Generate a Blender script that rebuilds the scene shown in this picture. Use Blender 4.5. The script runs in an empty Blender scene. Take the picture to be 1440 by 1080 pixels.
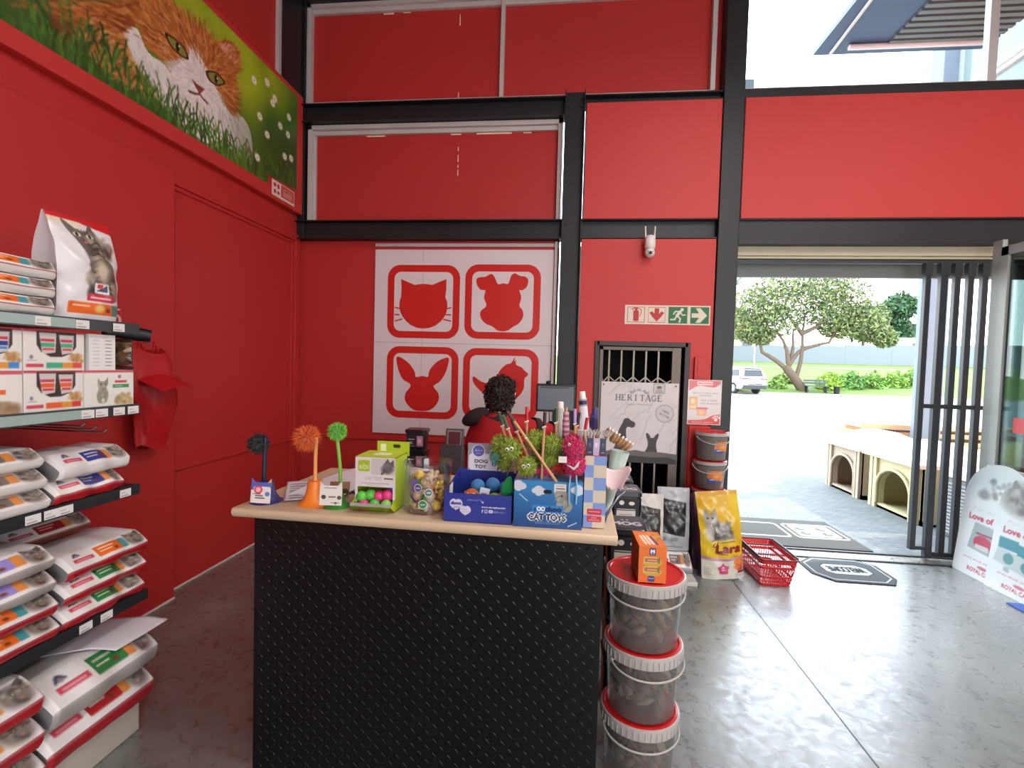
import bpy, bmesh, math, random
import numpy as np
from mathutils import Vector, Matrix

SC = bpy.context.scene
COL = SC.collection
PI = math.pi

# ------------------------------------------------------------------ camera
F_PX, YAW, PITCH, ROLL, CAM_H = 684.26, -0.10853, -0.03794, 0.02795, 1.75
cam_d = bpy.data.cameras.new('camera')
cam_d.sensor_width = 36.0
cam_d.lens = F_PX * 36.0 / 1440.0
cam_d.clip_start, cam_d.clip_end = 0.05, 400
cam = bpy.data.objects.new('camera', cam_d)
COL.objects.link(cam)
_f = Vector((math.sin(YAW) * math.cos(PITCH), math.cos(YAW) * math.cos(PITCH), math.sin(PITCH)))
_r = Vector((math.cos(YAW), -math.sin(YAW), 0))
_u = _r.cross(_f)
_c, _s = math.cos(ROLL), math.sin(ROLL)
_R, _U = _c * _r + _s * _u, -_s * _r + _c * _u
cam.matrix_world = Matrix(((_R.x, _U.x, -_f.x, 0), (_R.y, _U.y, -_f.y, 0), (_R.z, _U.z, -_f.z, CAM_H), (0, 0, 0, 1)))
SC.camera = cam

# ------------------------------------------------------------------ view, sky, sun
vs = SC.view_settings
vs.view_transform = 'Standard'
vs.look = 'None'
vs.gamma = 1.0
vs.use_curve_mapping = False
vs.exposure = 0.0

world = bpy.data.worlds.new('sky')
SC.world = world
world.use_nodes = True
wn, wl = world.node_tree.nodes, world.node_tree.links
wn.clear()
w_out = wn.new('ShaderNodeOutputWorld')
w_bg = wn.new('ShaderNodeBackground')
w_tc = wn.new('ShaderNodeTexCoord')
w_sep = wn.new('ShaderNodeSeparateXYZ')
w_rmp = wn.new('ShaderNodeValToRGB')
w_rmp.color_ramp.elements[0].position = 0.0
w_rmp.color_ramp.elements[0].color = (0.97, 0.99, 1.0, 1)
w_rmp.color_ramp.elements[1].position = 0.9
w_rmp.color_ramp.elements[1].color = (0.62, 0.80, 1.0, 1)
wl.new(w_tc.outputs['Generated'], w_sep.inputs[0])
wl.new(w_sep.outputs['Z'], w_rmp.inputs[0])
wl.new(w_rmp.outputs[0], w_bg.inputs['Color'])
w_bg.inputs['Strength'].default_value = 8.0
wl.new(w_bg.outputs[0], w_out.inputs[0])

sun_d = bpy.data.lights.new('sun', 'SUN')
sun_d.energy = 4.5
sun_d.angle = math.radians(1.5)
sun_d.color = (1.0, 0.93, 0.80)
sun = bpy.data.objects.new('sun', sun_d)
COL.objects.link(sun)
_sd = Vector((1.0, 0.32, math.tan(math.radians(36)) * 1.05))
sun.rotation_euler = (-_sd).to_track_quat('-Z', 'Y').to_euler()

# ceiling tube lamps of the shop (their housings are built further down)
LAMPS = [(1.7, 1.5), (1.4, -2.0), (4.2, 1.2), (4.2, -2.4)]
LAMP_Z = 5.0
for _x, _y in LAMPS:
    ld = bpy.data.lights.new('ceiling_tube_light', 'AREA')
    ld.shape = 'RECTANGLE'
    ld.size, ld.size_y = 0.5, 1.6
    ld.energy = 74
    ld.color = (1.0, 0.95, 0.90)
    lo = bpy.data.objects.new('ceiling_tube_light', ld)
    lo.location = (_x, _y, LAMP_Z - 0.03)
    COL.objects.link(lo)

# ------------------------------------------------------------------ colours, materials
def s1(c):
    c = c / 255.0
    return c / 12.92 if c <= 0.04045 else ((c + 0.055) / 1.055) ** 2.4
def S(r, g, b):
    return (s1(r), s1(g), s1(b))
def lin(a):
    a = np.clip(np.asarray(a, float), 0, 255) / 255.0
    return np.where(a <= 0.04045, a / 12.92, ((a + 0.055) / 1.055) ** 2.4)

MATS = {}
def mat(name, rgb, rough=0.5, metal=0.0, var=0.08, scale=6.0, bump=0.0, bscale=60.0, coat=0.0, spec=0.5):
    if name in MATS:
        return MATS[name]
    m = bpy.data.materials.new(name)
    m.use_nodes = True
    n, l = m.node_tree.nodes, m.node_tree.links
    b = n['Principled BSDF']
    b.inputs['Roughness'].default_value = rough
    b.inputs['Metallic'].default_value = metal
    b.inputs['Coat Weight'].default_value = coat
    b.inputs['Specular IOR Level'].default_value = spec
    c = S(*rgb)
    tc = n.new('ShaderNodeTexCoord')
    nz = n.new('ShaderNodeTexNoise')
    nz.inputs['Scale'].default_value = scale
    nz.inputs['Detail'].default_value = 4
    l.new(tc.outputs['Object'], nz.inputs['Vector'])
    mx = n.new('ShaderNodeMix')
    mx.data_type = 'RGBA'
    mx.inputs['A'].default_value = tuple(v * (1 - var) for v in c) + (1,)
    mx.inputs['B'].default_value = tuple(min(1, v * (1 + var)) for v in c) + (1,)
    l.new(nz.outputs['Fac'], mx.inputs['Factor'])
    l.new(mx.outputs['Result'], b.inputs['Base Color'])
    if bump:
        nb = n.new('ShaderNodeTexNoise')
        nb.inputs['Scale'].default_value = bscale
        l.new(tc.outputs['Object'], nb.inputs['Vector'])
        bp = n.new('ShaderNodeBump')
        bp.inputs['Strength'].default_value = bump
        bp.inputs['Distance'].default_value = 0.01
        l.new(nb.outputs['Fac'], bp.inputs['Height'])
        l.new(bp.outputs[0], b.inputs['Normal'])
    MATS[name] = m
    return m

def printed(name, rough=0.45, coat=0.0, bump=0.0, bscale=30.0, sheen=0.0):
    """surface whose own colours are the printed colours stored on the mesh"""
    if name in MATS:
        return MATS[name]
    m = bpy.data.materials.new(name)
    m.use_nodes = True
    n, l = m.node_tree.nodes, m.node_tree.links
    b = n['Principled BSDF']
    a = n.new('ShaderNodeVertexColor')
    a.layer_name = 'Col'
    l.new(a.outputs['Color'], b.inputs['Base Color'])
    b.inputs['Roughness'].default_value = rough
    b.inputs['Coat Weight'].default_value = coat
    b.inputs['Sheen Weight'].default_value = sheen
    if bump:
        tc = n.new('ShaderNodeTexCoord')
        nb = n.new('ShaderNodeTexNoise')
        nb.inputs['Scale'].default_value = bscale
        l.new(tc.outputs['Object'], nb.inputs['Vector'])
        bp = n.new('ShaderNodeBump')
        bp.inputs['Strength'].default_value = bump
        bp.inputs['Distance'].default_value = 0.01
        l.new(nb.outputs['Fac'], bp.inputs['Height'])
        l.new(bp.outputs[0], b.inputs['Normal'])
    MATS[name] = m
    return m

def clear(name, tint=(1, 1, 1), alpha=0.12, rough=0.08, frost=None, edge=1.0):
    """thin clear or frosted plastic / pane of glass"""
    if name in MATS:
        return MATS[name]
    m = bpy.data.materials.new(name)
    m.use_nodes = True
    n, l = m.node_tree.nodes, m.node_tree.links
    n.clear()
    o = n.new('ShaderNodeOutputMaterial')
    t = n.new('ShaderNodeBsdfTransparent')
    t.inputs[0].default_value = tuple(tint) + (1,)
    g = n.new('ShaderNodeBsdfGlossy')
    g.inputs['Roughness'].default_value = rough
    lw = n.new('ShaderNodeLayerWeight')
    lw.inputs[0].default_value = 0.25
    mt = n.new('ShaderNodeMath')
    mt.operation = 'MULTIPLY_ADD'
    mt.inputs[1].default_value = 0.55 * edge
    mt.inputs[2].default_value = alpha * 0.4
    l.new(lw.outputs['Fresnel'], mt.inputs[0])
    mx = n.new('ShaderNodeMixShader')
    l.new(mt.outputs[0], mx.inputs[0])
    base = t
    if frost:
        d = n.new('ShaderNodeBsdfDiffuse')
        d.inputs[0].default_value = tuple(frost[0]) + (1,)
        m2 = n.new('ShaderNodeMixShader')
        m2.inputs[0].default_value = frost[1]
        l.new(t.outputs[0], m2.inputs[1])
        l.new(d.outputs[0], m2.inputs[2])
        base = m2
    l.new(base.outputs[0], mx.inputs[1])
    l.new(g.outputs[0], mx.inputs[2])
    l.new(mx.outputs[0], o.inputs[0])
    MATS[name] = m
    return m

# ------------------------------------------------------------------ mesh builder
class MB:
    def __init__(self):
        self.v, self.f, self.c = [], [], []
        self.cur = (0.8, 0.8, 0.8)
    def col(self, *rgb):
        self.cur = S(*rgb)
        return self
    def add(self, verts, faces, cols=None):
        o = len(self.v)
        self.v.extend([tuple(map(float, p)) for p in verts])
        self.f.extend([tuple(i + o for i in f) for f in faces])
        self.c.extend([self.cur] * len(verts) if cols is None else [tuple(c) for c in cols])
        return self
    def box(self, x0, x1, y0, y1, z0, z1, M=None):
        p = [(x0, y0, z0), (x1, y0, z0), (x1, y1, z0), (x0, y1, z0), (x0, y0, z1), (x1, y0, z1), (x1, y1, z1), (x0, y1, z1)]
        if M is not None:
            p = [tuple(M @ Vector(q)) for q in p]
        return self.add(p, [(0, 3, 2, 1), (4, 5, 6, 7), (0, 1, 5, 4), (1, 2, 6, 5), (2, 3, 7, 6), (3, 0, 4, 7)])
    def bar(self, p, q, w, h=None, up=(0, 0, 1)):
        p, q = Vector(p), Vector(q)
        h = h or w
        d = (q - p).normalized()
        a = d.cross(Vector(up))
        if a.length < 1e-4:
            a = d.cross(Vector((0, 1, 0)))
        a.normalize()
        b = a.cross(d)
        pts = []
        for c in (p, q):
            for i, j in ((-1, -1), (1, -1), (1, 1), (-1, 1)):
                pts.append(tuple(c + a * (i * w / 2) + b * (j * h / 2)))
        return self.add(pts, [(0, 1, 2, 3), (7, 6, 5, 4), (0, 4, 5, 1), (1, 5, 6, 2), (2, 6, 7, 3), (3, 7, 4, 0)])
    def tube(self, pts, r, n=10, closed=False, caps=True):
        pts = [Vector(p) for p in pts]
        k = len(pts)
        rs = r if isinstance(r, (list, tuple)) else [r] * k
        vs_, fs = [], []
        prev = None
        for i, p in enumerate(pts):
            if closed:
                t = pts[(i + 1) % k] - pts[i - 1]
            else:
                t = pts[min(i + 1, k - 1)] - pts[max(i - 1, 0)]
            t.normalize()
            if prev is None:
                a = t.cross(Vector((0, 0, 1)))
                if a.length < 1e-3:
                    a = t.cross(Vector((0, 1, 0)))
            else:
                a = prev - t * prev.dot(t)
            a.normalize()
            prev = a
            b = t.cross(a)
            for j in range(n):
                th = 2 * PI * j / n
                vs_.append(tuple(p + (a * math.cos(th) + b * math.sin(th)) * rs[i]))
        for i in range(k if closed else k - 1):
            for j in range(n):
                A, B = i * n, ((i + 1) % k) * n
                fs.append((A + j, A + (j + 1) % n, B + (j + 1) % n, B + j))
        if caps and not closed:
            fs.append(tuple(range(n - 1, -1, -1)))
            fs.append(tuple((k - 1) * n + j for j in range(n)))
        return self.add(vs_, fs)
    def lathe(self, prof, n=32, c=(0, 0, 0), cols=None, cap0=True, cap1=True):
        vs_, fs, cc = [], [], []
        for i, (r, z) in enumerate(prof):
            for j in range(n):
                t = 2 * PI * j / n
                vs_.append((c[0] + r * math.cos(t), c[1] + r * math.sin(t), c[2] + z))
                cc.append(cols[i] if cols else self.cur)
        for i in range(len(prof) - 1):
            for j in range(n):
                fs.append((i * n + j, i * n + (j + 1) % n, (i + 1) * n + (j + 1) % n, (i + 1) * n + j))
        if cap0:
            fs.append(tuple(range(n - 1, -1, -1)))
        if cap1:
            fs.append(tuple((len(prof) - 1) * n + j for j in range(n)))
        return self.add(vs_, fs, cc)
    def ball(self, c, r, nu=14, nv=9, jit=0.0, rng=None, M=None):
        rx, ry, rz = r if isinstance(r, (list, tuple)) else (r, r, r)
        vs_, fs = [], []
        for i in range(nv + 1):
            ph = PI * i / nv
            for j in range(nu):
                t = 2 * PI * j / nu
                k = 1 + (rng.uniform(-jit, jit) if rng else 0)
                p = Vector((rx * math.sin(ph) * math.cos(t) * k, ry * math.sin(ph) * math.sin(t) * k, -rz * math.cos(ph) * k))
                if M is not None:
                    p = M @ p
                vs_.append(tuple(Vector(c) + p))
        for i in range(nv):
            for j in range(nu):
                fs.append((i * nu + j, i * nu + (j + 1) % nu, (i + 1) * nu + (j + 1) % nu, (i + 1) * nu + j))
        return self.add(vs_, fs)
    def prism(self, poly, lo, hi, plane='xz', M=None):
        """extrude a 2-D outline: plane 'xz' -> along y, 'yz' -> along x, 'xy' -> along z"""
        n = len(poly)
        def P(a, b, d):
            q = {'xz': (a, d, b), 'yz': (d, a, b), 'xy': (a, b, d)}[plane]
            return tuple(M @ Vector(q)) if M is not None else q
        vs_ = [P(a, b, lo) for a, b in poly] + [P(a, b, hi) for a, b in poly]
        ar = sum(poly[i][0] * poly[(i + 1) % n][1] - poly[(i + 1) % n][0] * poly[i][1] for i in range(n))
        flip = (ar > 0) == (plane in ('xz',))
        fs = [tuple(range(n)), tuple(range(2 * n - 1, n - 1, -1))]
        fs += [(i + n, (i + 1) % n + n, (i + 1) % n, i) for i in range(n)]
        if not flip:
            fs = [tuple(reversed(f)) for f in fs]
        return self.add(vs_, fs)
    def grid(self, fn, nu, nv, cfn=None):
        """surface fn(u,v) sampled on nu x nv points; cfn(u,v) -> linear rgb array"""
        U, V = np.meshgrid(np.linspace(0, 1, nu), np.linspace(0, 1, nv))
        vs_ = [fn(u, v) for u, v in zip(U.ravel(), V.ravel())]
        fs = [(j * nu + i, j * nu + i + 1, (j + 1) * nu + i + 1, (j + 1) * nu + i) for j in range(nv - 1) for i in range(nu - 1)]
        cc = None if cfn is None else cfn(U.ravel(), V.ravel())
        return self.add(vs_, fs, cc)
    def pic(self, cv, o, a, b):
        """flat printed picture: canvas cv on the rectangle o + u*a + v*b"""
        o, a, b = Vector(o), Vector(a), Vector(b)
        return self.grid(lambda u, v: tuple(o + a * u + b * v), cv.w, cv.h, cv.lin)
    def pbox(self, x0, x1, y0, y1, z0, z1, front=None, back=None, left=None, right=None, top=None, bottom=None, base=(200, 200, 200)):
        F = {'front': ((x0, y0, z0), (x1 - x0, 0, 0), (0, 0, z1 - z0)), 'back': ((x1, y1, z0), (x0 - x1, 0, 0), (0, 0, z1 - z0)),
             'left': ((x0, y1, z0), (0, y0 - y1, 0), (0, 0, z1 - z0)), 'right': ((x1, y0, z0), (0, y1 - y0, 0), (0, 0, z1 - z0)),
             'top': ((x0, y0, z1), (x1 - x0, 0, 0), (0, y1 - y0, 0)), 'bottom': ((x0, y1, z0), (x1 - x0, 0, 0), (0, y0 - y1, 0))}
        given = dict(front=front, back=back, left=left, right=right, top=top, bottom=bottom)
        for k, (o, a, b) in F.items():
            g = given[k]
            if isinstance(g, Cv):
                self.pic(g, o, a, b)
            elif g != 'none':
                self.col(*(g or base))
                o_, a_, b_ = Vector(o), Vector(a), Vector(b)
                self.add([o_, o_ + a_, o_ + a_ + b_, o_ + b_], [(0, 1, 2, 3)])
        return self
    def move(self, M):
        self.v = [tuple(M @ Vector(p)) for p in self.v]
        return self
    def build(self, name, m, parent=None, smooth=False, bevel=0.0, seg=2, loc=None, rot=None, weld=False):
        me = bpy.data.meshes.new(name)
        me.from_pydata(self.v, [], self.f)
        at = me.color_attributes.new('Col', 'FLOAT_COLOR', 'POINT')
        ca = np.ones((len(self.v), 4), np.float32)
        if self.c:
            ca[:, :3] = np.asarray(self.c, np.float32)
        at.data.foreach_set('color', ca.ravel())
        me.materials.append(m)
        if weld:
            bm = bmesh.new()
            bm.from_mesh(me)
            bmesh.ops.remove_doubles(bm, verts=bm.verts, dist=1e-5)
            bmesh.ops.recalc_face_normals(bm, faces=bm.faces)
            bm.to_mesh(me)
            bm.free()
        if smooth:
            me.polygons.foreach_set('use_smooth', [True] * len(me.polygons))
            if hasattr(me, 'set_sharp_from_angle'):
                me.set_sharp_from_angle(angle=math.radians(50))
        me.update()
        o = bpy.data.objects.new(name, me)
        COL.objects.link(o)
        if bevel:
            bv = o.modifiers.new('bevel', 'BEVEL')
            bv.width = bevel
            bv.segments = seg
            bv.limit_method = 'ANGLE'
            bv.angle_limit = math.radians(35)
            for p in me.polygons:
                p.use_smooth = True
            if hasattr(me, 'set_sharp_from_angle'):
                me.set_sharp_from_angle(angle=math.radians(50))
        if loc is not None:
            o.location = loc
        if rot is not None:
            o.rotation_euler = rot
        if parent is not None:
            o.parent = parent
        return o

def tag(o, label=None, cat=None, group=None, kind=None):
    if label:
        o['label'] = label
    if cat:
        o['category'] = cat
    if group:
        o['group'] = group
    if kind:
        o['kind'] = kind
    return o
def thing(name, label, cat, loc=(0, 0, 0), rz=0.0, group=None, rot=None):
    o = bpy.data.objects.new(name, None)
    o.empty_display_size = 0.05
    COL.objects.link(o)
    o.location = loc
    o.rotation_euler = rot if rot else (0, 0, rz)
    return tag(o, label, cat, group)
def struct(o, label, cat='structure'):
    return tag(o, label, cat, kind='structure')
def kids(o):
    return list(o.children)
def dup(root, loc=None, rz=None, label=None, group=None, rot=None):
    def cp(o, par):
        c = o.copy()
        COL.objects.link(c)
        if par is not None:
            c.parent = par
        for k in kids(o):
            cp(k, c)
        return c
    r = cp(root, None)
    if loc is not None:
        r.location = loc
    if rz is not None:
        r.rotation_euler = (0, 0, rz)
    if rot is not None:
        r.rotation_euler = rot
    if label:
        r['label'] = label
    if group:
        r['group'] = group
    return r

# ------------------------------------------------------------------ printed pictures
_tc = {}
def glyphs(s):
    if s in _tc:
        return _tc[s]
    cu = bpy.data.curves.new('txt', 'FONT')
    cu.body = s
    cu.resolution_u = 3
    o = bpy.data.objects.new('txt', cu)
    m = o.to_mesh()
    co = np.array([v.co[:2] for v in m.vertices]) if len(m.vertices) else np.zeros((0, 2))
    pol = [tuple(p.vertices) for p in m.polygons]
    o.to_mesh_clear()
    bpy.data.objects.remove(o)
    bpy.data.curves.remove(cu)
    if len(co):
        co = co - np.array([co[:, 0].min(), 0])
    _tc[s] = (co, pol)
    return _tc[s]

class Cv:
    """small picture, drawn in code; u,v in 0..1, v upwards; a = width / height of the real surface"""
    def __init__(self, w, h, bg=(255, 255, 255), a=None):
        self.w, self.h = w, h
        self.k = 2
        self.W, self.H = w * 2, h * 2
        self.px = np.zeros((self.H, self.W, 3)) + np.array(bg, float)
        self.a = a if a else w / h
        self._i = None
    def _uv(self, b):
        x0, x1, y0, y1 = b
        xs = (np.arange(x0, x1) + 0.5) / self.W
        ys = (np.arange(y0, y1) + 0.5) / self.H
        return np.meshgrid(xs, ys)
    def _bb(self, u0, u1, v0, v1):
        x0, x1 = max(0, int(u0 * self.W) - 1), min(self.W, int(math.ceil(u1 * self.W)) + 1)
        y0, y1 = max(0, int(v0 * self.H) - 1), min(self.H, int(math.ceil(v1 * self.H)) + 1)
        return (x0, x1, y0, y1) if x1 > x0 and y1 > y0 else None
    def poly(self, pts, col, al=1.0):
        self._i = None
        p = np.asarray(pts, float)
        b = self._bb(p[:, 0].min(), p[:, 0].max(), p[:, 1].min(), p[:, 1].max())
        if not b:
            return self
        X, Y = self._uv(b)
        ins = np.zeros(X.shape, bool)
        n = len(p)
        for i in range(n):
            (xa, ya), (xb, yb) = p[i], p[(i + 1) % n]
            if ya == yb:
                continue
            c = ((ya > Y) != (yb > Y)) & (X < (xb - xa) * (Y - ya) / (yb - ya) + xa)
            ins ^= c
        r = self.px[b[2]:b[3], b[0]:b[1]]
        r[ins] = r[ins] * (1 - al) + np.array(col, float) * al
        return self
    def rect(self, u0, v0, u1, v1, col, al=1.0):
        return self.poly([(u0, v0), (u1, v0), (u1, v1), (u0, v1)], col, al)
    def rrect(self, u0, v0, u1, v1, r, col, al=1.0):
        ru = r / self.a
        pts = []
        for cx, cy, t0 in ((u1 - ru, v1 - r, 0), (u0 + ru, v1 - r, 90), (u0 + ru, v0 + r, 180), (u1 - ru, v0 + r, 270)):
            for k in range(6):
                t = math.radians(t0 + 18 * k)
                pts.append((cx + ru * math.cos(t), cy + r * math.sin(t)))
        return self.poly(pts, col, al)
    def ell(self, cu, cv, ru, rv, col, rot=0.0, soft=0.0, al=1.0):
        """ru, rv both in units of the height"""
        self._i = None
        R = max(ru, rv) * (1 + soft)
        b = self._bb(cu - R / self.a, cu + R / self.a, cv - R, cv + R)
        if not b:
            return self
        X, Y = self._uv(b)
        dx, dy = (X - cu) * self.a, Y - cv
        c, s = math.cos(rot), math.sin(rot)
        x, y = (dx * c + dy * s) / ru, (-dx * s + dy * c) / rv
        d = np.sqrt(x * x + y * y)
        m = (d < 1).astype(float) if soft <= 0 else np.clip((1 + soft - d) / (2 * soft), 0, 1)
        m = (m * al)[..., None]
        r = self.px[b[2]:b[3], b[0]:b[1]]
        r[:] = r * (1 - m) + np.array(col, float) * m
        return self
    def line(self, pts, w, col, al=1.0):
        """w in units of the height"""
        self._i = None
        for (xa, ya), (xb, yb) in zip(pts[:-1], pts[1:]):
            b = self._bb(min(xa, xb) - w / self.a, max(xa, xb) + w / self.a, min(ya, yb) - w, max(ya, yb) + w)
            if not b:
                continue
            X, Y = self._uv(b)
            px, py = (X - xa) * self.a, Y - ya
            dx, dy = (xb - xa) * self.a, yb - ya
            L = dx * dx + dy * dy + 1e-12
            t = np.clip((px * dx + py * dy) / L, 0, 1)
            d = np.hypot(px - t * dx, py - t * dy)
            r = self.px[b[2]:b[3], b[0]:b[1]]
            m = d < w / 2
            r[m] = r[m] * (1 - al) + np.array(col, float) * al
        return self
    def text(self, s, cu, cv, h, col, rot=0.0, fit=None, sx=1.0, anchor='c', bold=0.0, slant=0.0):
        """h = cap height in units of the picture's height; fit = width in u"""
        co, pol = glyphs(s)
        if not len(co):
            return self
        wdt = co[:, 0].max()
        k = h / 0.70
        kx = (fit * self.a / wdt) if fit else k * sx
        p = co * np.array([kx, k])
        p[:, 0] += p[:, 1] * slant
        p -= np.array([0 if anchor == 'l' else wdt * kx / 2, h / 2])
        c, s_ = math.cos(rot), math.sin(rot)
        q = np.stack([cu + (p[:, 0] * c - p[:, 1] * s_) / self.a, cv + p[:, 0] * s_ + p[:, 1] * c], 1)
        offs = [(0, 0)] if not bold else [(0, 0), (bold / self.a, 0), (-bold / self.a, 0), (0, bold), (0, -bold)]
        for ou, ov in offs:
            for f in pol:
                self.poly([(q[i][0] + ou, q[i][1] + ov) for i in f], col)
        return self
    def squig(self, u0, v, u1, col, w=0.012, n=14, amp=0.01, seed=1):
        rg = random.Random(seed)
        return self.line([(u0 + (u1 - u0) * i / n, v + rg.uniform(-amp, amp)) for i in range(n + 1)], w, col)
    def blot(self, n, cols, rmin, rmax, seed=1, box=(0, 0, 1, 1), soft=0.6, al=0.6):
        rg = random.Random(seed)
        for _ in range(n):
            self.ell(rg.uniform(box[0], box[2]), rg.uniform(box[1], box[3]), rg.uniform(rmin, rmax), rg.uniform(rmin, rmax),
                     rg.choice(cols), rg.uniform(0, PI), soft, al)
        return self
    def img(self):
        if self._i is None:
            self._i = self.px.reshape(self.h, 2, self.w, 2, 3).mean((1, 3))
        return self._i
    def raw(self, u, v):
        I = self.img()
        x = np.clip(np.asarray(u, float) * self.w - 0.5, 0, self.w - 1.001)
        y = np.clip(np.asarray(v, float) * self.h - 0.5, 0, self.h - 1.001)
        i, j = x.astype(int), y.astype(int)
        fx, fy = (x - i)[..., None], (y - j)[..., None]
        return (I[j, i] * (1 - fx) + I[j, i + 1] * fx) * (1 - fy) + (I[j + 1, i] * (1 - fx) + I[j + 1, i + 1] * fx) * fy
    def lin(self, u, v):
        return lin(self.raw(u, v))

def bez(pts, n=6, closed=True):
    """smooth outline through the given points"""
    k = len(pts)
    out = []
    for i in range(k if closed else k - 1):
        p0, p1, p2, p3 = pts[(i - 1) % k], pts[i], pts[(i + 1) % k], pts[(i + 2) % k]
        if not closed:
            p0 = pts[max(i - 1, 0)]
            p3 = pts[min(i + 2, k - 1)]
        for j in range(n):
            t = j / n
            out.append(tuple(0.5 * (2 * b + (c - a) * t + (2 * a - 5 * b + 4 * c - d) * t * t + (-a + 3 * b - 3 * c + d) * t ** 3)
                             for a, b, c, d in zip(p0, p1, p2, p3)))
    if not closed:
        out.append(tuple(pts[-1]))
    return out
def rrect2(x0, x1, z0, z1, r, n=7):
    out = []
    for cx, cz, t0 in ((x1 - r, z1 - r, 0), (x0 + r, z1 - r, 90), (x0 + r, z0 + r, 180), (x1 - r, z0 + r, 270)):
        for k in range(n):
            t = math.radians(t0 + 90 * k / (n - 1))
            out.append((cx + r * math.cos(t), cz + r * math.sin(t)))
    return out

P_MATT = printed('printed_card', 0.55)
P_GLOSS = printed('printed_gloss_film', 0.28, coat=0.25)
P_BAG = printed('printed_bag_film', 0.3, coat=0.2, bump=0.25, bscale=14)
P_FUR = printed('plush_fur', 0.95, sheen=0.3, bump=0.8, bscale=120)
P_RUB = printed('coloured_rubber', 0.4)
M_STEEL = mat('dark_painted_steel', (26, 25, 28), 0.45, var=0.12)
M_RED = mat('red_wall_paint', (188, 44, 42), 0.5, var=0.05, scale=3)
M_REDP = mat('red_panel_paint', (200, 54, 50), 0.55, var=0.04, scale=2)
M_TRIM = mat('pale_aluminium_trim', (205, 198, 196), 0.45, metal=0.15)
M_WHITE = mat('white_plastic', (232, 228, 224), 0.45)
M_BLACK = mat('black_plastic', (20, 19, 20), 0.4)
M_WOOD = mat('raw_wood_dowel', (196, 150, 104), 0.6, var=0.2, scale=30)
M_CHROME = mat('chrome_wire', (190, 190, 192), 0.25, metal=0.9)
CAT = {
    'body': [(0.215, 0.125), (0.436, 0.626), (0.436, 0.496), (0.416, 0.404), (0.421, 0.272), (0.466, 0.131), (0.436, 0.079), (0.371, 0.09), (0.338, 0.17), (0.304, 0.214), (0.259, 0.16)],
    'tan': [(0.319, 0.2), (0.407, 0.359), (0.436, 0.236), (0.477, 0.136), (0.498, 0.104), (0.466, 0.104), (0.416, 0.071), (0.354, 0.083), (0.33, 0.131)],
    'ruff': [(0.402, 0.362), (0.431, 0.447), (0.456, 0.353), (0.498, 0.353), (0.545, 0.267), (0.652, 0.355), (0.73, 0.415), (0.756, 0.23), (0.779, 0.137), (0.748, 0.131), (0.683, 0.142), (0.617, 0.017), (0.57, 0.042), (0.545, 0.049), (0.516, 0.103), (0.466, 0.158), (0.426, 0.256)],
    'head': [(0.441, 0.637), (0.509, 0.793), (0.557, 0.77), (0.609, 0.821), (0.644, 0.8), (0.681, 0.887), (0.724, 0.913), (0.733, 0.795), (0.717, 0.664), (0.726, 0.544), (0.718, 0.379), (0.69, 0.368), (0.667, 0.428), (0.609, 0.516), (0.57, 0.576), (0.557, 0.523), (0.504, 0.392), (0.461, 0.377), (0.441, 0.429), (0.436, 0.548)],
    'ear': [(0.655, 0.807), (0.681, 0.868), (0.712, 0.881), (0.719, 0.769), (0.697, 0.776), (0.67, 0.781)],
    'face': [(0.57, 0.606), (0.595, 0.597), (0.623, 0.541), (0.652, 0.45), (0.667, 0.38), (0.623, 0.292), (0.583, 0.287), (0.545, 0.267), (0.515, 0.315), (0.527, 0.408), (0.557, 0.508)],
    'eyeL': [(0.504, 0.552), (0.521, 0.566), (0.545, 0.564), (0.556, 0.517), (0.536, 0.503), (0.515, 0.512)],
    'eyeR': [(0.62, 0.528), (0.641, 0.566), (0.66, 0.57), (0.672, 0.55), (0.652, 0.502), (0.63, 0.491)],
    'nose': [(0.57, 0.399), (0.586, 0.39), (0.611, 0.395), (0.595, 0.334), (0.584, 0.357)],
    'mouth': [(0.595, 0.334), (0.606, 0.318), (0.62, 0.31)],
    'mouth2': [(0.595, 0.334), (0.58, 0.311), (0.563, 0.299)],
    'paw': [(0.748, 0.201), (0.774, 0.202), (0.788, 0.15), (0.766, 0.111), (0.744, 0.143)],
    's1': [(0.461, 0.643), (0.487, 0.648), (0.521, 0.623)],
    's2': [(0.498, 0.754), (0.527, 0.733), (0.551, 0.67)],
    's3': [(0.533, 0.747), (0.557, 0.712), (0.57, 0.635)],
    's4': [(0.569, 0.753), (0.579, 0.699), (0.582, 0.631)],
    's5': [(0.602, 0.776), (0.609, 0.714), (0.605, 0.647)],
    's6': [(0.456, 0.447), (0.477, 0.462), (0.504, 0.462)],
    's7': [(0.451, 0.502), (0.477, 0.53), (0.498, 0.533)],
    's8': [(0.682, 0.535), (0.697, 0.512), (0.705, 0.46)],
    's9': [(0.637, 0.755), (0.64, 0.699), (0.633, 0.623)],
    'daisy': [(0.79, 0.778), (0.847, 0.861), (0.873, 0.728), (0.815, 0.522), (0.911, 0.586), (0.849, 0.417), (0.951, 0.565), (0.806, 0.165), (0.969, 0.369), (0.955, 0.733), (0.935, 0.343), (0.883, 0.783)],
    'bright': [(0.416, 0.57), (0.582, 0.87), (0.651, 0.91), (0.772, 0.868), (0.755, 0.611), (0.867, 0.952)],
    'logo': [(0.864, 0.07), (0.98, 0.094), (0.981, -0.055), (0.865, -0.064)],
}
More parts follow.
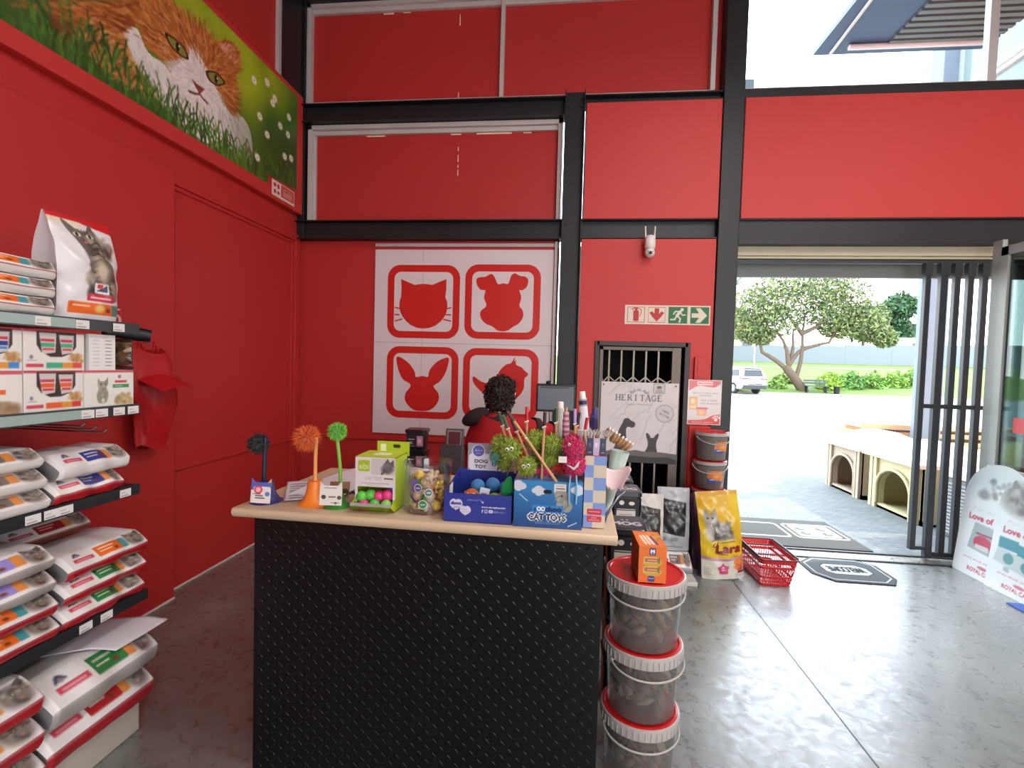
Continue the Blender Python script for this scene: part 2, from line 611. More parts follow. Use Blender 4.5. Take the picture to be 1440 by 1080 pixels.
ICON = {
    'cat': [(-1.735, 2.62), (-1.659, 2.589), (-1.587, 2.56), (-1.546, 2.568), (-1.495, 2.573), (-1.444, 2.569), (-1.399, 2.562), (-1.327, 2.594), (-1.251, 2.624), (-1.251, 2.52), (-1.259, 2.436), (-1.24, 2.393), (-1.235, 2.344), (-1.243, 2.285), (-1.266, 2.231), (-1.306, 2.183), (-1.358, 2.143), (-1.418, 2.118), (-1.485, 2.109), (-1.553, 2.115), (-1.619, 2.142), (-1.671, 2.181), (-1.713, 2.231), (-1.741, 2.287), (-1.75, 2.342), (-1.745, 2.396), (-1.732, 2.436), (-1.729, 2.525)],
    'dog': [(-0.939, 2.621), (-0.904, 2.646), (-0.845, 2.651), (-0.786, 2.68), (-0.75, 2.651), (-0.715, 2.578), (-0.662, 2.586), (-0.607, 2.583), (-0.58, 2.662), (-0.541, 2.688), (-0.492, 2.663), (-0.433, 2.654), (-0.403, 2.616), (-0.42, 2.548), (-0.468, 2.515), (-0.492, 2.519), (-0.47, 2.442), (-0.487, 2.36), (-0.453, 2.316), (-0.445, 2.249), (-0.488, 2.18), (-0.546, 2.146), (-0.594, 2.11), (-0.652, 2.096), (-0.712, 2.108), (-0.762, 2.146), (-0.832, 2.174), (-0.883, 2.232), (-0.885, 2.3), (-0.827, 2.356), (-0.855, 2.437), (-0.841, 2.511), (-0.891, 2.518), (-0.928, 2.563)],
    'rab': [(-1.767, 1.807), (-1.704, 1.793), (-1.621, 1.731), (-1.568, 1.653), (-1.556, 1.603), (-1.485, 1.615), (-1.427, 1.607), (-1.414, 1.667), (-1.365, 1.738), (-1.295, 1.79), (-1.21, 1.812), (-1.218, 1.722), (-1.25, 1.632), (-1.3, 1.561), (-1.356, 1.523), (-1.359, 1.499), (-1.313, 1.441), (-1.306, 1.371), (-1.345, 1.3), (-1.405, 1.258), (-1.481, 1.245), (-1.559, 1.252), (-1.626, 1.294), (-1.669, 1.358), (-1.662, 1.433), (-1.616, 1.491), (-1.621, 1.531), (-1.69, 1.569), (-1.737, 1.648), (-1.761, 1.727)],
    'bird': [(-0.953, 1.611), (-0.928, 1.622), (-0.877, 1.584), (-0.796, 1.561), (-0.733, 1.583), (-0.699, 1.639), (-0.661, 1.708), (-0.604, 1.759), (-0.555, 1.776), (-0.517, 1.839), (-0.522, 1.791), (-0.503, 1.811), (-0.505, 1.762), (-0.446, 1.734), (-0.415, 1.702), (-0.375, 1.664), (-0.413, 1.618), (-0.416, 1.53), (-0.448, 1.461), (-0.505, 1.41), (-0.573, 1.387), (-0.692, 1.383), (-0.793, 1.419), (-0.874, 1.485), (-0.936, 1.553)],
    'whisk': [(-1.798, 2.326), (-1.742, 2.313), (-1.8, 2.25), (-1.745, 2.249), (-1.795, 2.182), (-1.713, 2.206), (-1.196, 2.333), (-1.24, 2.318), (-1.194, 2.256), (-1.255, 2.257), (-1.193, 2.191), (-1.278, 2.209)],
    'frames': [(-1.878, 2.767), (-1.108, 2.008), (-1.053, 2.776), (-0.275, 2.016), (-1.873, 1.921), (-1.104, 1.169), (-1.055, 1.92), (-0.273, 1.183)],
}
# ================================================================== THE ROOM
def boxes(name, m, label, lst, bevel=0.0, parent=None, cat='structure'):
    b = MB()
    for q in lst:
        b.box(*q)
    o = b.build(name, m, parent, bevel=bevel)
    if parent is None:
        struct(o, label, cat)
    return o

def floor_mat():
    m = bpy.data.materials.new('polished_concrete')
    m.use_nodes = True
    n, l = m.node_tree.nodes, m.node_tree.links
    b = n['Principled BSDF']
    tc = n.new('ShaderNodeTexCoord')
    n1 = n.new('ShaderNodeTexNoise'); n1.inputs['Scale'].default_value = 1.3; n1.inputs['Detail'].default_value = 6; n1.inputs['Roughness'].default_value = 0.65
    n2 = n.new('ShaderNodeTexNoise'); n2.inputs['Scale'].default_value = 15; n2.inputs['Detail'].default_value = 8; n2.inputs['Distortion'].default_value = 0.7
    for q in (n1, n2):
        l.new(tc.outputs['Object'], q.inputs['Vector'])
    ad = n.new('ShaderNodeMath'); ad.operation = 'MULTIPLY_ADD'; ad.inputs[1].default_value = 0.5
    l.new(n2.outputs['Fac'], ad.inputs[0]); l.new(n1.outputs['Fac'], ad.inputs[2])
    r = n.new('ShaderNodeValToRGB')
    r.color_ramp.elements[0].position = 0.3; r.color_ramp.elements[0].color = S(62, 58, 55) + (1,)
    r.color_ramp.elements[1].position = 1.0; r.color_ramp.elements[1].color = S(138, 142, 138) + (1,)
    l.new(ad.outputs[0], r.inputs[0]); l.new(r.outputs[0], b.inputs['Base Color'])
    rr = n.new('ShaderNodeMapRange'); rr.inputs['From Min'].default_value = 0.3; rr.inputs['From Max'].default_value = 0.75
    rr.inputs['To Min'].default_value = 0.20; rr.inputs['To Max'].default_value = 0.50
    l.new(n2.outputs['Fac'], rr.inputs['Value']); l.new(rr.outputs[0], b.inputs['Roughness'])
    bp = n.new('ShaderNodeBump'); bp.inputs['Strength'].default_value = 0.30; bp.inputs['Distance'].default_value = 0.010
    l.new(n2.outputs['Fac'], bp.inputs['Height']); l.new(bp.outputs[0], b.inputs['Normal']); l.new(rr.outputs[0], b.inputs['Coat Roughness'])
    b.inputs['Coat Weight'].default_value = 0.9
    b.inputs['Coat IOR'].default_value = 1.6
    return m

boxes('floor', floor_mat(), 'polished grey concrete shop floor', [(-3.0, 6.6, -5.0, 5.12, -0.15, 0.0)])
boxes('trim_1', M_BLACK, 'dark saw-cut joint line across the concrete floor', [(1.443, 1.451, -4.9, 4.25, -0.02, 0.0008)])
boxes('ceiling', mat('ceiling_sheet', (188, 184, 180), 0.7), 'high pale sheet ceiling of the shop', [(-3.0, 6.6, -5.0, 5.12, 6.2, 6.3)])
boxes('wall_left', M_RED, 'red left wall behind the shelving', [(-3.05, -2.865, -5.0, 5.12, 0, 6.2), (-2.865, -2.76, -5.0, 3.175, 0, 3.04)], 0.004)
boxes('wall_rear', mat('pale_wall_paint', (214, 206, 200), 0.6), 'red wall behind the camera', [(-3.0, 1.0, -5.15, -5.0, 0, 6.2), (1.0, 5.0, -5.15, -5.0, 3.6, 6.2), (5.0, 6.6, -5.15, -5.0, 0, 6.2), (1.0, 5.0, -5.15, -5.0, 0, 0.4)])
boxes('wall_right', mat('pale_wall_paint', (214, 206, 200), 0.6), 'pale right wall of the shop', [(6.5, 6.65, -5.0, 5.12, 0, 6.2)])
boxes('baseboard_left', M_WHITE, 'thin white line along the foot of the left wall', [(-2.865, -2.858, 3.18, 4.98, 0, 0.012), (-2.76, -2.753, -5, 3.175, 0, 0.012)])
# mouldings of the recessed panel in the left wall, and the ledge that runs round the corner
boxes('trim_2', M_RED, 'red moulding framing the recessed panel of the left wall',
      [(-2.865, -2.835, 3.175, 4.93, 2.985, 3.055), (-2.865, -2.85, 3.175, 4.85, 2.955, 2.985), (-2.865, -2.835, 4.85, 4.93, 0.03, 2.985), (-2.865, -2.85, 4.80, 4.85, 0.03, 2.955)], 0.003)
boxes('trim_3', M_RED, 'red ledge running round the foot of the corner walls',
      [(-2.865, -2.845, 3.175, 4.98, 0.90, 0.935), (-2.865, -0.1, 4.955, 4.98, 0.925, 0.96)], 0.003)

# back wall infill
DX0, DX1, DZ = 0.30, 1.165, 2.0
boxes('wall_back', M_RED, 'lower red back wall behind the icon poster', [(-2.865, -0.10, 4.98, 5.12, 0, 3.02)])
boxes('trim_22', M_RED, 'recessed red panels between the steel beams of the back wall', [(-2.80, -0.10, 5.0, 5.12, 3.18, 4.22), (-2.86, 1.42, 5.0, 5.12, 4.40, 6.2)])
boxes('trim_4', M_REDP, 'bright red flat panels between the two steel posts',
      [(0.125, 1.39, 4.85, 5.0, 3.20, 4.31)], 0.004)
struct(MB().prism([(0.118, 0), (0.118, 3.005), (1.385, 3.005), (1.385, 0), (DX1 + 0.02, 0), (DX1 + 0.02, DZ + 0.015), (DX0 - 0.02, DZ + 0.015), (DX0 - 0.02, 0)], 4.85, 5.0).build('trim_25', M_REDP, weld=True), 'bright red panel round the security door')
boxes('trim_5', M_REDP, 'red fascia panel above the shop entrance', [(1.60, 6.5, 4.86, 5.0, 3.20, 4.32)], 0.004)
boxes('wall_front', M_REDP, 'red wall right of the entrance', [(4.35, 6.5, 4.9, 5.12, 0, 3.2), (4.35, 6.5, 5.0, 5.12, 4.4, 6.2)])

# black steel frame
boxes('trim_6', M_STEEL, 'black steel corner post', [(-2.865, -2.79, 4.905, 5.0, 3.02, 6.2), (-2.865, -2.815, 4.55, 4.905, 3.3, 6.2)], 0.003)
ib = [(-0.085, -0.075, 4.84, 5.0, 0, 4.44), (0.10, 0.11, 4.84, 5.0, 0, 4.44), (-0.085, 0.11, 4.90, 4.915, 0, 4.44)]
boxes('trim_7', M_STEEL, 'black steel channel post beside the icon poster', ib, 0.002)
boxes('trim_8', M_STEEL, 'tall black steel post left of the entrance', [(1.395, 1.585, 4.84, 5.1, 0, 6.2)], 0.006)
def ibeam(x0, x1, z0, z1, y0=4.86):
    return [(x0, x1, y0, 5.02, z0, z0 + 0.012), (x0, x1, y0, 5.02, z1 - 0.012, z1), (x0, x1, 4.93, 4.945, z0, z1)]
boxes('trim_9', M_STEEL, 'lower black steel beam across the back wall', ibeam(-2.865, -0.085, 3.015, 3.205) + ibeam(0.11, 1.395, 3.015, 3.205) + [(1.585, 6.5, 4.90, 5.0, 2.97, 3.20), (1.585, 6.5, 4.87, 5.0, 3.19, 3.202)], 0.002)
boxes('trim_10', M_STEEL, 'upper black steel beam below the high panels', ibeam(-2.80, -0.085, 4.21, 4.395) + ibeam(0.11, 1.395, 4.315, 4.395) + [(1.585, 6.5, 4.88, 5.0, 4.32, 4.41)], 0.002)
boxes('trim_11', M_STEEL, 'black steel beam at the top of the high panels', [(-2.80, 1.395, 4.88, 5.0, 5.44, 5.62)], 0.002)
bolts = MB()
for bx in (-0.045, 0.07):
    for bz in (4.37, 4.30, 4.10, 3.17, 3.06):
        bolts.lathe([(0.011, 0), (0.011, 0.008), (0.006, 0.011)], 6).move(Matrix.Identity(4)) if False else bolts.tube([(bx, 4.90, bz), (bx, 4.888, bz)], 0.011, 6)
struct(bolts.build('trim_12', M_STEEL), 'dark bolt heads on the steel channel post')

# pale frames round the high panels
def frame(x0, x1, z0, z1, w=0.035, y0=4.93, y1=5.0, bot=True):
    r = [(x0, x0 + w, y0, y1, z0, z1), (x1 - w, x1, y0, y1, z0, z1), (x0, x1, y0, y1, z1 - w, z1)]
    if bot:
        r.append((x0, x1, y0, y1, z0, z0 + w))
    return r
boxes('trim_13', M_TRIM, 'pale aluminium frame of the middle red panel', frame(-2.765, -0.10, 3.205, 4.205, 0.045, bot=False) + [(-2.72, -0.14, 4.965, 5.0, 4.115, 4.16), (-2.72, -2.695, 4.965, 5.0, 3.205, 4.13)], 0.003)
boxes('trim_14', M_TRIM, 'pale aluminium frame of the two high red panels', frame(-2.79, 1.335, 4.395, 5.45, 0.045) + [(-0.75, -0.71, 4.93, 5.0, 4.40, 5.44), (-2.745, 1.29, 4.965, 5.0, 5.36, 5.41)], 0.003)
boxes('trim_15', M_TRIM, 'pale aluminium strip on the left wall beside the corner post', [(-2.865, -2.83, 4.50, 4.55, 4.45, 6.2)], 0.003)
boxes('trim_16', M_TRIM, 'grey aluminium strip right of the icon poster', [(-0.145, -0.115, 4.93, 4.98, 0.96, 3.0), (-2.02, -0.10, 4.955, 4.98, 2.955, 2.99)], 0.003)
# daylight between panels painted as pale strips on closed infill, built by chinks
def painted_slits():
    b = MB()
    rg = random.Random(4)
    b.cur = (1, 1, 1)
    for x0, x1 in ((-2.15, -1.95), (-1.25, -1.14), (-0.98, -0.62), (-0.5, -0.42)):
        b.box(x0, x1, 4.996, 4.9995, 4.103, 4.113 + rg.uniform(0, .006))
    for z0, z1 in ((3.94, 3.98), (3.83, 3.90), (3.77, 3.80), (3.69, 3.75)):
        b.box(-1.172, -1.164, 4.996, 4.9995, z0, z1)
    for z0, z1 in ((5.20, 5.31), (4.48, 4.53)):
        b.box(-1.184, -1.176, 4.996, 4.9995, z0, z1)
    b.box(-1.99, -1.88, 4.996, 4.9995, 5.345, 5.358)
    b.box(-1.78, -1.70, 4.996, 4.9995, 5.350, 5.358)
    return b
m = mat('painted_daylight', (250, 236, 205), 0.6)
struct(painted_slits().build('trim_17', m), 'pale strips painted as daylight along the edges of the red panels')

# high window right of the post
wf = boxes('window_1', M_TRIM, 'high window above the entrance with one upright bar', [(1.60, 6.5, 4.93, 4.99, 4.40, 4.445), (3.70, 3.775, 4.93, 5.0, 4.445, 6.2)], 0.003, cat='window')
struct(wf, 'high window above the entrance with one upright bar', 'window')
G = clear('window_glass', (0.97, 0.985, 0.99), 0.05, 0.02, edge=0.6)
MB().box(1.60, 3.70, 4.96, 4.968, 4.445, 6.2).build('pane', G, wf)
MB().box(3.775, 6.5, 4.96, 4.968, 4.445, 6.2).build('pane', G, wf)

# small security door
dr = thing('door_1', 'narrow doorway closed by a folding steel security grille', 'door')
tag(dr, kind='structure')
FR = mat('brown_grey_steel', (112, 100, 90), 0.45, metal=0.2)
b = MB()
for q in ((DX0 - 0.02, DX0 + 0.025, 4.83, 5.0, 0, DZ + 0.015), (DX1 - 0.03, DX1 + 0.02, 4.83, 5.0, 0, DZ + 0.015), (DX0, DX1, 4.83, 5.0, DZ - 0.03, DZ + 0.015)):
    b.box(*q)
b.build('frame', mat('dark_door_frame', (58, 52, 50), 0.5), dr, bevel=0.004)
b = MB()
for q in ((DX0 + 0.03, DX0 + 0.065, 4.85, 4.90, 0.02, DZ - 0.035), (DX1 - 0.145, DX1 - 0.06, 4.845, 4.90, 0.02, DZ - 0.035), (DX0 + 0.03, DX1 - 0.06, 4.85, 4.90, DZ - 0.07, DZ - 0.035)):
    b.box(*q)
b.build('grille_frame', FR, dr, bevel=0.003)
GB = mat('grey_grille_bar', (150, 142, 130), 0.45, metal=0.3)
bx = [DX0 + 0.125 + 0.118 * i for i in range(5)]
for x in bx:
    MB().box(x - 0.008, x + 0.008, 4.865, 4.885, 0.02, DZ - 0.07).build('bar', GB, dr)
for z0 in (1.62, 0.95, 0.32):
    b = MB()
    xs = [DX0 + 0.03] + bx + [DX1 - 0.1]
    for a0, a1 in zip(xs[:-1], xs[1:]):
        b.bar((a0, 4.86, z0 - 0.05), (a1, 4.86, z0 + 0.055), 0.012, 0.006, up=(0, 1, 0))
        b.bar((a0, 4.89, z0 + 0.055), (a1, 4.89, z0 - 0.05), 0.012, 0.006, up=(0, 1, 0))
    b.build('lattice', GB, dr)
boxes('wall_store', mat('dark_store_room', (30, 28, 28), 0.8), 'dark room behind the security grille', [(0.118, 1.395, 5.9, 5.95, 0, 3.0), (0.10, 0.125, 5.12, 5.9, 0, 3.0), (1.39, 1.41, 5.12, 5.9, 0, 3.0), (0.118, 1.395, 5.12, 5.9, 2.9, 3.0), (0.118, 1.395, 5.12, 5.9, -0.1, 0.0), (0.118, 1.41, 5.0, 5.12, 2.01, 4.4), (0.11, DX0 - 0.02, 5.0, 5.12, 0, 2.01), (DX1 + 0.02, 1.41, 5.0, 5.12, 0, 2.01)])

# entrance: header, track and threshold
boxes('trim_18', mat('beige_header', (196, 186, 160), 0.5), 'beige steel header over the open entrance', [(1.585, 4.35, 5.0, 5.12, 2.885, 2.97), (1.585, 4.35, 5.02, 5.10, 2.86, 2.885)], 0.003)
boxes('trim_19', mat('dark_blue_track', (44, 52, 62), 0.4), 'dark track of the sliding gate', [(1.585, 4.35, 5.04, 5.10, 2.825, 2.858)], 0.003)
boxes('trim_20', M_TRIM, 'pale jamb strip at the left of the entrance', [(1.585, 1.602, 4.98, 5.10, 0, 2.97)])
boxes('trim_21', mat('threshold_rail', (62, 62, 62), 0.35, metal=0.5), 'dark metal threshold rails of the entrance', [(1.585, 4.3, 5.06, 5.085, 0, 0.012), (1.585, 4.3, 4.86, 4.885, 0, 0.010)])

# ceiling tube lamps
lampm = bpy.data.materials.new('lit_tube')
lampm.use_nodes = True
lb = lampm.node_tree.nodes['Principled BSDF']
lb.inputs['Base Color'].default_value = (0.9, 0.9, 0.88, 1)
lb.inputs['Emission Color'].default_value = (1, 0.97, 0.92, 1)
lb.inputs['Emission Strength'].default_value = 4.0
for i, (x, y) in enumerate(LAMPS):
    t = thing('ceiling_light', 'long twin tube ceiling light hanging over the shop floor', 'light', (x, y, LAMP_Z), group='ceiling lights')
    MB().box(-0.27, 0.27, -0.85, 0.85, 0.0, 0.05).build('housing', M_WHITE, t, bevel=0.006)
    for s in (-0.15, 0.15):
        MB().tube([(s, -0.8, -0.012), (s, 0.8, -0.012)], 0.011, 8).build('tube', lampm, t)
    for s in (-0.6, 0.6):
        MB().tube([(0, s, 0.05), (0, s, 1.2)], 0.004, 6).build('hanger', M_BLACK, t)

# ================================================================== WALL PICTURES
# --- cat banner on the left wall
bn = thing('wall_banner', 'huge photo board of a ginger and white cat lying in grass', 'wall picture', (-2.865, 0, 0))
MB().box(0, 0.067, 0.9, 4.895, 3.262, 4.47).build('board', M_REDP, bn, bevel=0.006)
cv = Cv(420, 136, (70, 104, 34), a=3.28 / 1.05)
rg = random.Random(11)
cv.blot(60, [(66, 110, 30), (84, 128, 36), (46, 84, 26), (104, 146, 44)], 0.08, 0.3, 5, soft=0.8, al=0.7)
for q in CAT['bright'] + [(0.50, 0.97), (0.38, 0.9), (0.72, 0.98), (0.76, 0.75), (0.45, 0.95)]:
    cv.ell(q[0], q[1], 0.16, 0.24, (178, 196, 40), 0.3, 0.9, 0.85)
cv.ell(0.2, 0.2, 0.9, 0.3, (52, 84, 30), 0, 0.7, 0.8)
cv.poly(bez(CAT['body'] + [(0.10, 0.25), (0.12, 0.75), (0.30, 0.9)], 3), (176, 92, 34))
cv.blot(60, [(150, 72, 26), (196, 112, 50), (122, 56, 30)], 0.02, 0.10, 7, (0.14, 0.12, 0.43, 0.75), al=0.5)
cv.poly(bez(CAT['tan'], 3), (205, 150, 84))
cv.blot(40, [(222, 176, 110), (180, 116, 56)], 0.01, 0.05, 8, (0.33, 0.10, 0.47, 0.34), al=0.6)
cv.ell(0.545, 0.40, 0.17, 0.20, (206, 178, 160), 0, 0.3)
cv.poly(bez(CAT['ruff'], 3), (236, 226, 222))
cv.blot(30, [(214, 200, 198), (246, 240, 240), (190, 180, 176)], 0.01, 0.06, 9, (0.5, 0.1, 0.74, 0.33), al=0.5)
cv.poly(bez(CAT['head'], 3), (190, 106, 44))
cv.blot(50, [(214, 134, 66), (160, 80, 30), (204, 120, 54)], 0.01, 0.06, 10, (0.46, 0.42, 0.70, 0.82), al=0.45)
cv.poly(bez(CAT['ear'], 3), (226, 164, 140))
for i in range(1, 10):
    cv.line(CAT['s%d' % i], 0.022, (128, 58, 22), 0.75)
    cv.line([(a + 0.008, b - 0.01) for a, b in CAT['s%d' % i]], 0.014, (226, 156, 92), 0.6)
cv.poly(bez(CAT['face'], 3), (240, 226, 226))
cv.ell(0.60, 0.33, 0.13, 0.10, (240, 228, 226), 0.2, 0.5)
cv.ell(0.645, 0.36, 0.10, 0.08, (238, 226, 222), 0.2, 0.5)
for e, cc in (('eyeL', (0.531, 0.535)), ('eyeR', (0.647, 0.532))):
    cv.poly(bez([(cc[0] + (a - cc[0]) * 1.25, cc[1] + (b_ - cc[1]) * 1.3) for a, b_ in CAT[e]], 3), (72, 42, 24))
    cv.poly(bez(CAT[e], 3), (150, 146, 74))
    cv.ell(cc[0], cc[1], 0.014, 0.026, (24, 20, 16))
    cv.ell(cc[0] + 0.004, cc[1] + 0.012, 0.006, 0.006, (240, 240, 230))
cv.poly(CAT['nose'], (150, 66, 66))
cv.line(CAT['mouth'], 0.014, (110, 56, 52))
cv.line(CAT['mouth2'], 0.014, (110, 56, 52))
for k in range(7):
    cv.line([(0.585 - 0.004 * k, 0.33 + 0.008 * k), (0.515 - 0.006 * k, 0.30 + 0.034 * k)], 0.004, (250, 244, 240), 0.7)
cv.poly(bez([(0.735, 0.40), (0.77, 0.36), (0.785, 0.22), (0.775, 0.14), (0.75, 0.16), (0.735, 0.24)], 3), (240, 232, 228))
cv.poly(CAT['paw'], (206, 150, 116))
def fur(poly_, n, cols, L, ang, w, seed, al=0.6):
    r2 = random.Random(seed)
    us, vs2 = [p[0] for p in poly_], [p[1] for p in poly_]
    k = 0
    while k < n:
        x, y = r2.uniform(min(us), max(us)), r2.uniform(min(vs2), max(vs2))
        c_ = False
        for i in range(len(poly_)):
            (xa, ya), (xb, yb) = poly_[i], poly_[(i + 1) % len(poly_)]
            if (ya > y) != (yb > y) and x < (xb - xa) * (y - ya) / (yb - ya) + xa:
                c_ = not c_
        k += 1
        if c_:
            a = ang(x, y) + r2.uniform(-.35, .35)
            l_ = L * r2.uniform(.5, 1.2)
            cv.line([(x, y), (x + l_ * math.cos(a) / cv.a, y + l_ * math.sin(a))], w, r2.choice(cols), al)
fur(CAT['head'], 1500, [(226, 150, 84), (150, 76, 30), (206, 124, 58), (232, 170, 110), (170, 88, 36)], 0.07, lambda x, y: math.atan2(y - 0.45, (x - 0.60) * 3.1), 0.010, 1, 0.45)
fur(CAT['ruff'], 900, [(250, 246, 246), (206, 192, 190), (232, 220, 216), (188, 176, 172)], 0.09, lambda x, y: -1.1, 0.009, 2, 0.5)
fur(CAT['face'], 500, [(250, 244, 244), (220, 204, 204)], 0.05, lambda x, y: math.atan2(y - 0.42, (x - 0.60) * 3.1), 0.008, 3, 0.5)
fur(CAT['body'], 900, [(150, 76, 30), (206, 128, 66), (120, 56, 26), (222, 160, 96)], 0.10, lambda x, y: 3.6, 0.011, 4, 0.45)
for e, cc in (('eyeL', (0.531, 0.535)), ('eyeR', (0.647, 0.532))):
    cv.poly(bez([(cc[0] + (a - cc[0]) * 1.25, cc[1] + (b_ - cc[1]) * 1.3) for a, b_ in CAT[e]], 3), (62, 36, 22))
    cv.poly(bez(CAT[e], 3), (140, 136, 66))
    cv.ell(cc[0], cc[1], 0.016, 0.030, (20, 16, 12))
    cv.ell(cc[0] + 0.004, cc[1] + 0.012, 0.006, 0.006, (240, 240, 230))
cv.poly(CAT['nose'], (150, 66, 66))
cv.line(CAT['mouth'], 0.014, (110, 56, 52))
cv.line(CAT['mouth2'], 0.014, (110, 56, 52))
cv.ell(0.93, 0.22, 0.45, 0.30, (44, 74, 26), 0, 0.9, 0.75)
for _ in range(620):
    x = rg.uniform(0, 1)
    top = 0.32 - 0.16 * min(1, x / 0.5) if x < 0.5 else 0.13 + (0.5 * max(0, x - 0.77))
    y = rg.uniform(-0.05, max(0.08, top))
    h, dx = rg.uniform(0.05, 0.16), rg.uniform(-0.02, 0.02)
    cv.line([(x, y), (x + dx * 0.4, y + h * 0.6), (x + dx, y + h)], rg.uniform(0.006, 0.014), rg.choice([(52, 96, 32), (70, 118, 40), (34, 66, 24), (92, 140, 52), (48, 80, 30)]), 0.9)
for x, y in CAT['daisy']:
    for k in range(9):
        t = 2 * PI * k / 9
        cv.ell(x + 0.007 * math.cos(t), y + 0.02 * math.sin(t), 0.016, 0.009, (236, 236, 226), t, 0.3)
    cv.ell(x, y, 0.010, 0.010, (214, 184, 60))
cv.poly([(0.855, -0.01), (1.01, -0.01), (1.01, 0.10), (0.99, 0.10), (0.855, 0.075)], (196, 36, 34))
MB().pic(cv, (0.0676, 1.5, 3.372), (0, 3.28, 0), (0, 0, 1.05)).build('cat_print', printed('banner_print', 0.4), bn)
lg = Cv(90, 42, (232, 214, 206), a=0.40 / 0.17)
lg.rect(0.40, 0.18, 0.97, 0.94, (196, 40, 42))
lg.text('CAT BOX', 0.685, 0.74, 0.22, (240, 224, 216), fit=0.48)
for k in range(3):
    lg.rect(0.46, 0.28 + 0.12 * k, 0.91, 0.33 + 0.12 * k, (236, 200, 192))
lg.ell(0.13, 0.72, 0.13, 0.13, (196, 40, 42)); lg.ell(0.28, 0.72, 0.12, 0.15, (196, 40, 42))
lg.ell(0.13, 0.30, 0.11, 0.14, (196, 40, 42)); lg.ell(0.28, 0.30, 0.14, 0.09, (196, 40, 42))
MB().pic(lg, (0.0680, 4.36, 3.30), (0, 0.38, 0), (0, 0, 0.145)).build('logo_patch', printed('banner_print'), bn)

# --- white poster with four red animal icons (thin sheet with its printed shapes)
ps = thing('icon_poster', 'white wall poster with red cat, dog, rabbit and bird icons', 'poster', (0, 4.972, 0))
b = MB().col(226, 212, 214)
b.box(-2.018, -0.15, -0.012, 0.0, 1.0, 2.925)
b.col(206, 34, 28)
FRM = ICON['frames']
for k in range(4):
    (xa, za), (xb, zb) = FRM[2 * k], FRM[2 * k + 1]
    o_ = rrect2(xa, xb, zb, za, 0.135, 9)
    i_ = rrect2(xa + 0.072, xb - 0.072, zb + 0.072, za - 0.072, 0.07, 9)
    n_ = len(o_)
    b.add([(x, -0.0132, z) for x, z in o_] + [(x, -0.0132, z) for x, z in i_], [(i, (i + 1) % n_, (i + 1) % n_ + n_, i + n_) for i in range(n_)])
def flatpoly(b, pts, y):
    b.add([(x, y, z) for x, z in pts], [tuple(range(len(pts)))] )
flatpoly(b, ICON['cat'][::-1], -0.0133)
for k in ('dog', 'rab', 'bird'):
    flatpoly(b, bez(ICON[k], 3), -0.0133)
w_ = ICON['whisk']
for k in range(6):
    (x0, z0), (x1, z1) = w_[2 * k], w_[2 * k + 1]
    b.add([(x0, -0.0134, z0 - 0.007), (x1, -0.0134, z1 - 0.007), (x1, -0.0134, z1 + 0.007), (x0, -0.0134, z0 + 0.007)], [(0, 1, 2, 3)])
b.col(196, 182, 186)
b.box(-2.018, -0.15, -0.0129, -0.011, 1.955, 1.963)
b.box(-1.505, -1.499, -0.0129, -0.011, 1.0, 2.925)
b.build('sheet', printed('poster_print', 0.35), ps)

# --- safety sign strip
sg = thing('safety_sign', 'strip of four safety signs with fire extinguisher, arrows and running man', 'sign', (0.557, 4.85, 2.185))
cv = Cv(240, 62, (226, 214, 196), a=0.80 / 0.185)
R_, GR, CR = (190, 40, 40), (40, 112, 62), (226, 214, 196)
cv.rect(0.03, 0.10, 0.235, 0.90, R_).rect(0.035, 0.12, 0.23, 0.88, CR)
cv.rect(0.275, 0.10, 0.48, 0.90, R_).rect(0.28, 0.12, 0.475, 0.88, CR)
cv.rect(0.515, 0.07, 0.735, 0.93, GR).rect(0.77, 0.07, 0.985, 0.93, GR)
cv.rrect(0.10, 0.16, 0.165, 0.72, 0.06, R_).rect(0.118, 0.70, 0.147, 0.82, R_)
cv.line([(0.085, 0.78), (0.11, 0.84), (0.15, 0.84)], 0.05, R_).line([(0.15, 0.84), (0.195, 0.76), (0.19, 0.55), (0.175, 0.42)], 0.03, R_)
cv.poly([(0.35, 0.84), (0.405, 0.84), (0.405, 0.55), (0.43, 0.68), (0.465, 0.62), (0.43, 0.40), (0.378, 0.16), (0.325, 0.40), (0.29, 0.62), (0.325, 0.68), (0.35, 0.55)], R_)
cv.ell(0.672, 0.79, 0.085, 0.085, CR)
for pth, w in (([(0.65, 0.68), (0.615, 0.48)], 0.16), ([(0.64, 0.68), (0.595, 0.70), (0.575, 0.56)], 0.07), ([(0.655, 0.64), (0.68, 0.50), (0.71, 0.52)], 0.06),
               ([(0.62, 0.46), (0.655, 0.32), (0.645, 0.14)], 0.08), ([(0.612, 0.46), (0.59, 0.28), (0.545, 0.27)], 0.08)):
    cv.line(pth, w, CR)
cv.poly([(0.785, 0.61), (0.87, 0.61), (0.83, 0.88), (0.885, 0.88), (0.965, 0.50), (0.885, 0.12), (0.83, 0.12), (0.87, 0.39), (0.785, 0.39)], CR)
MB().pbox(0, 0.80, -0.006, 0, 0, 0.185, front=cv, base=(226, 214, 196)).build('sign_plate', P_MATT, sg)

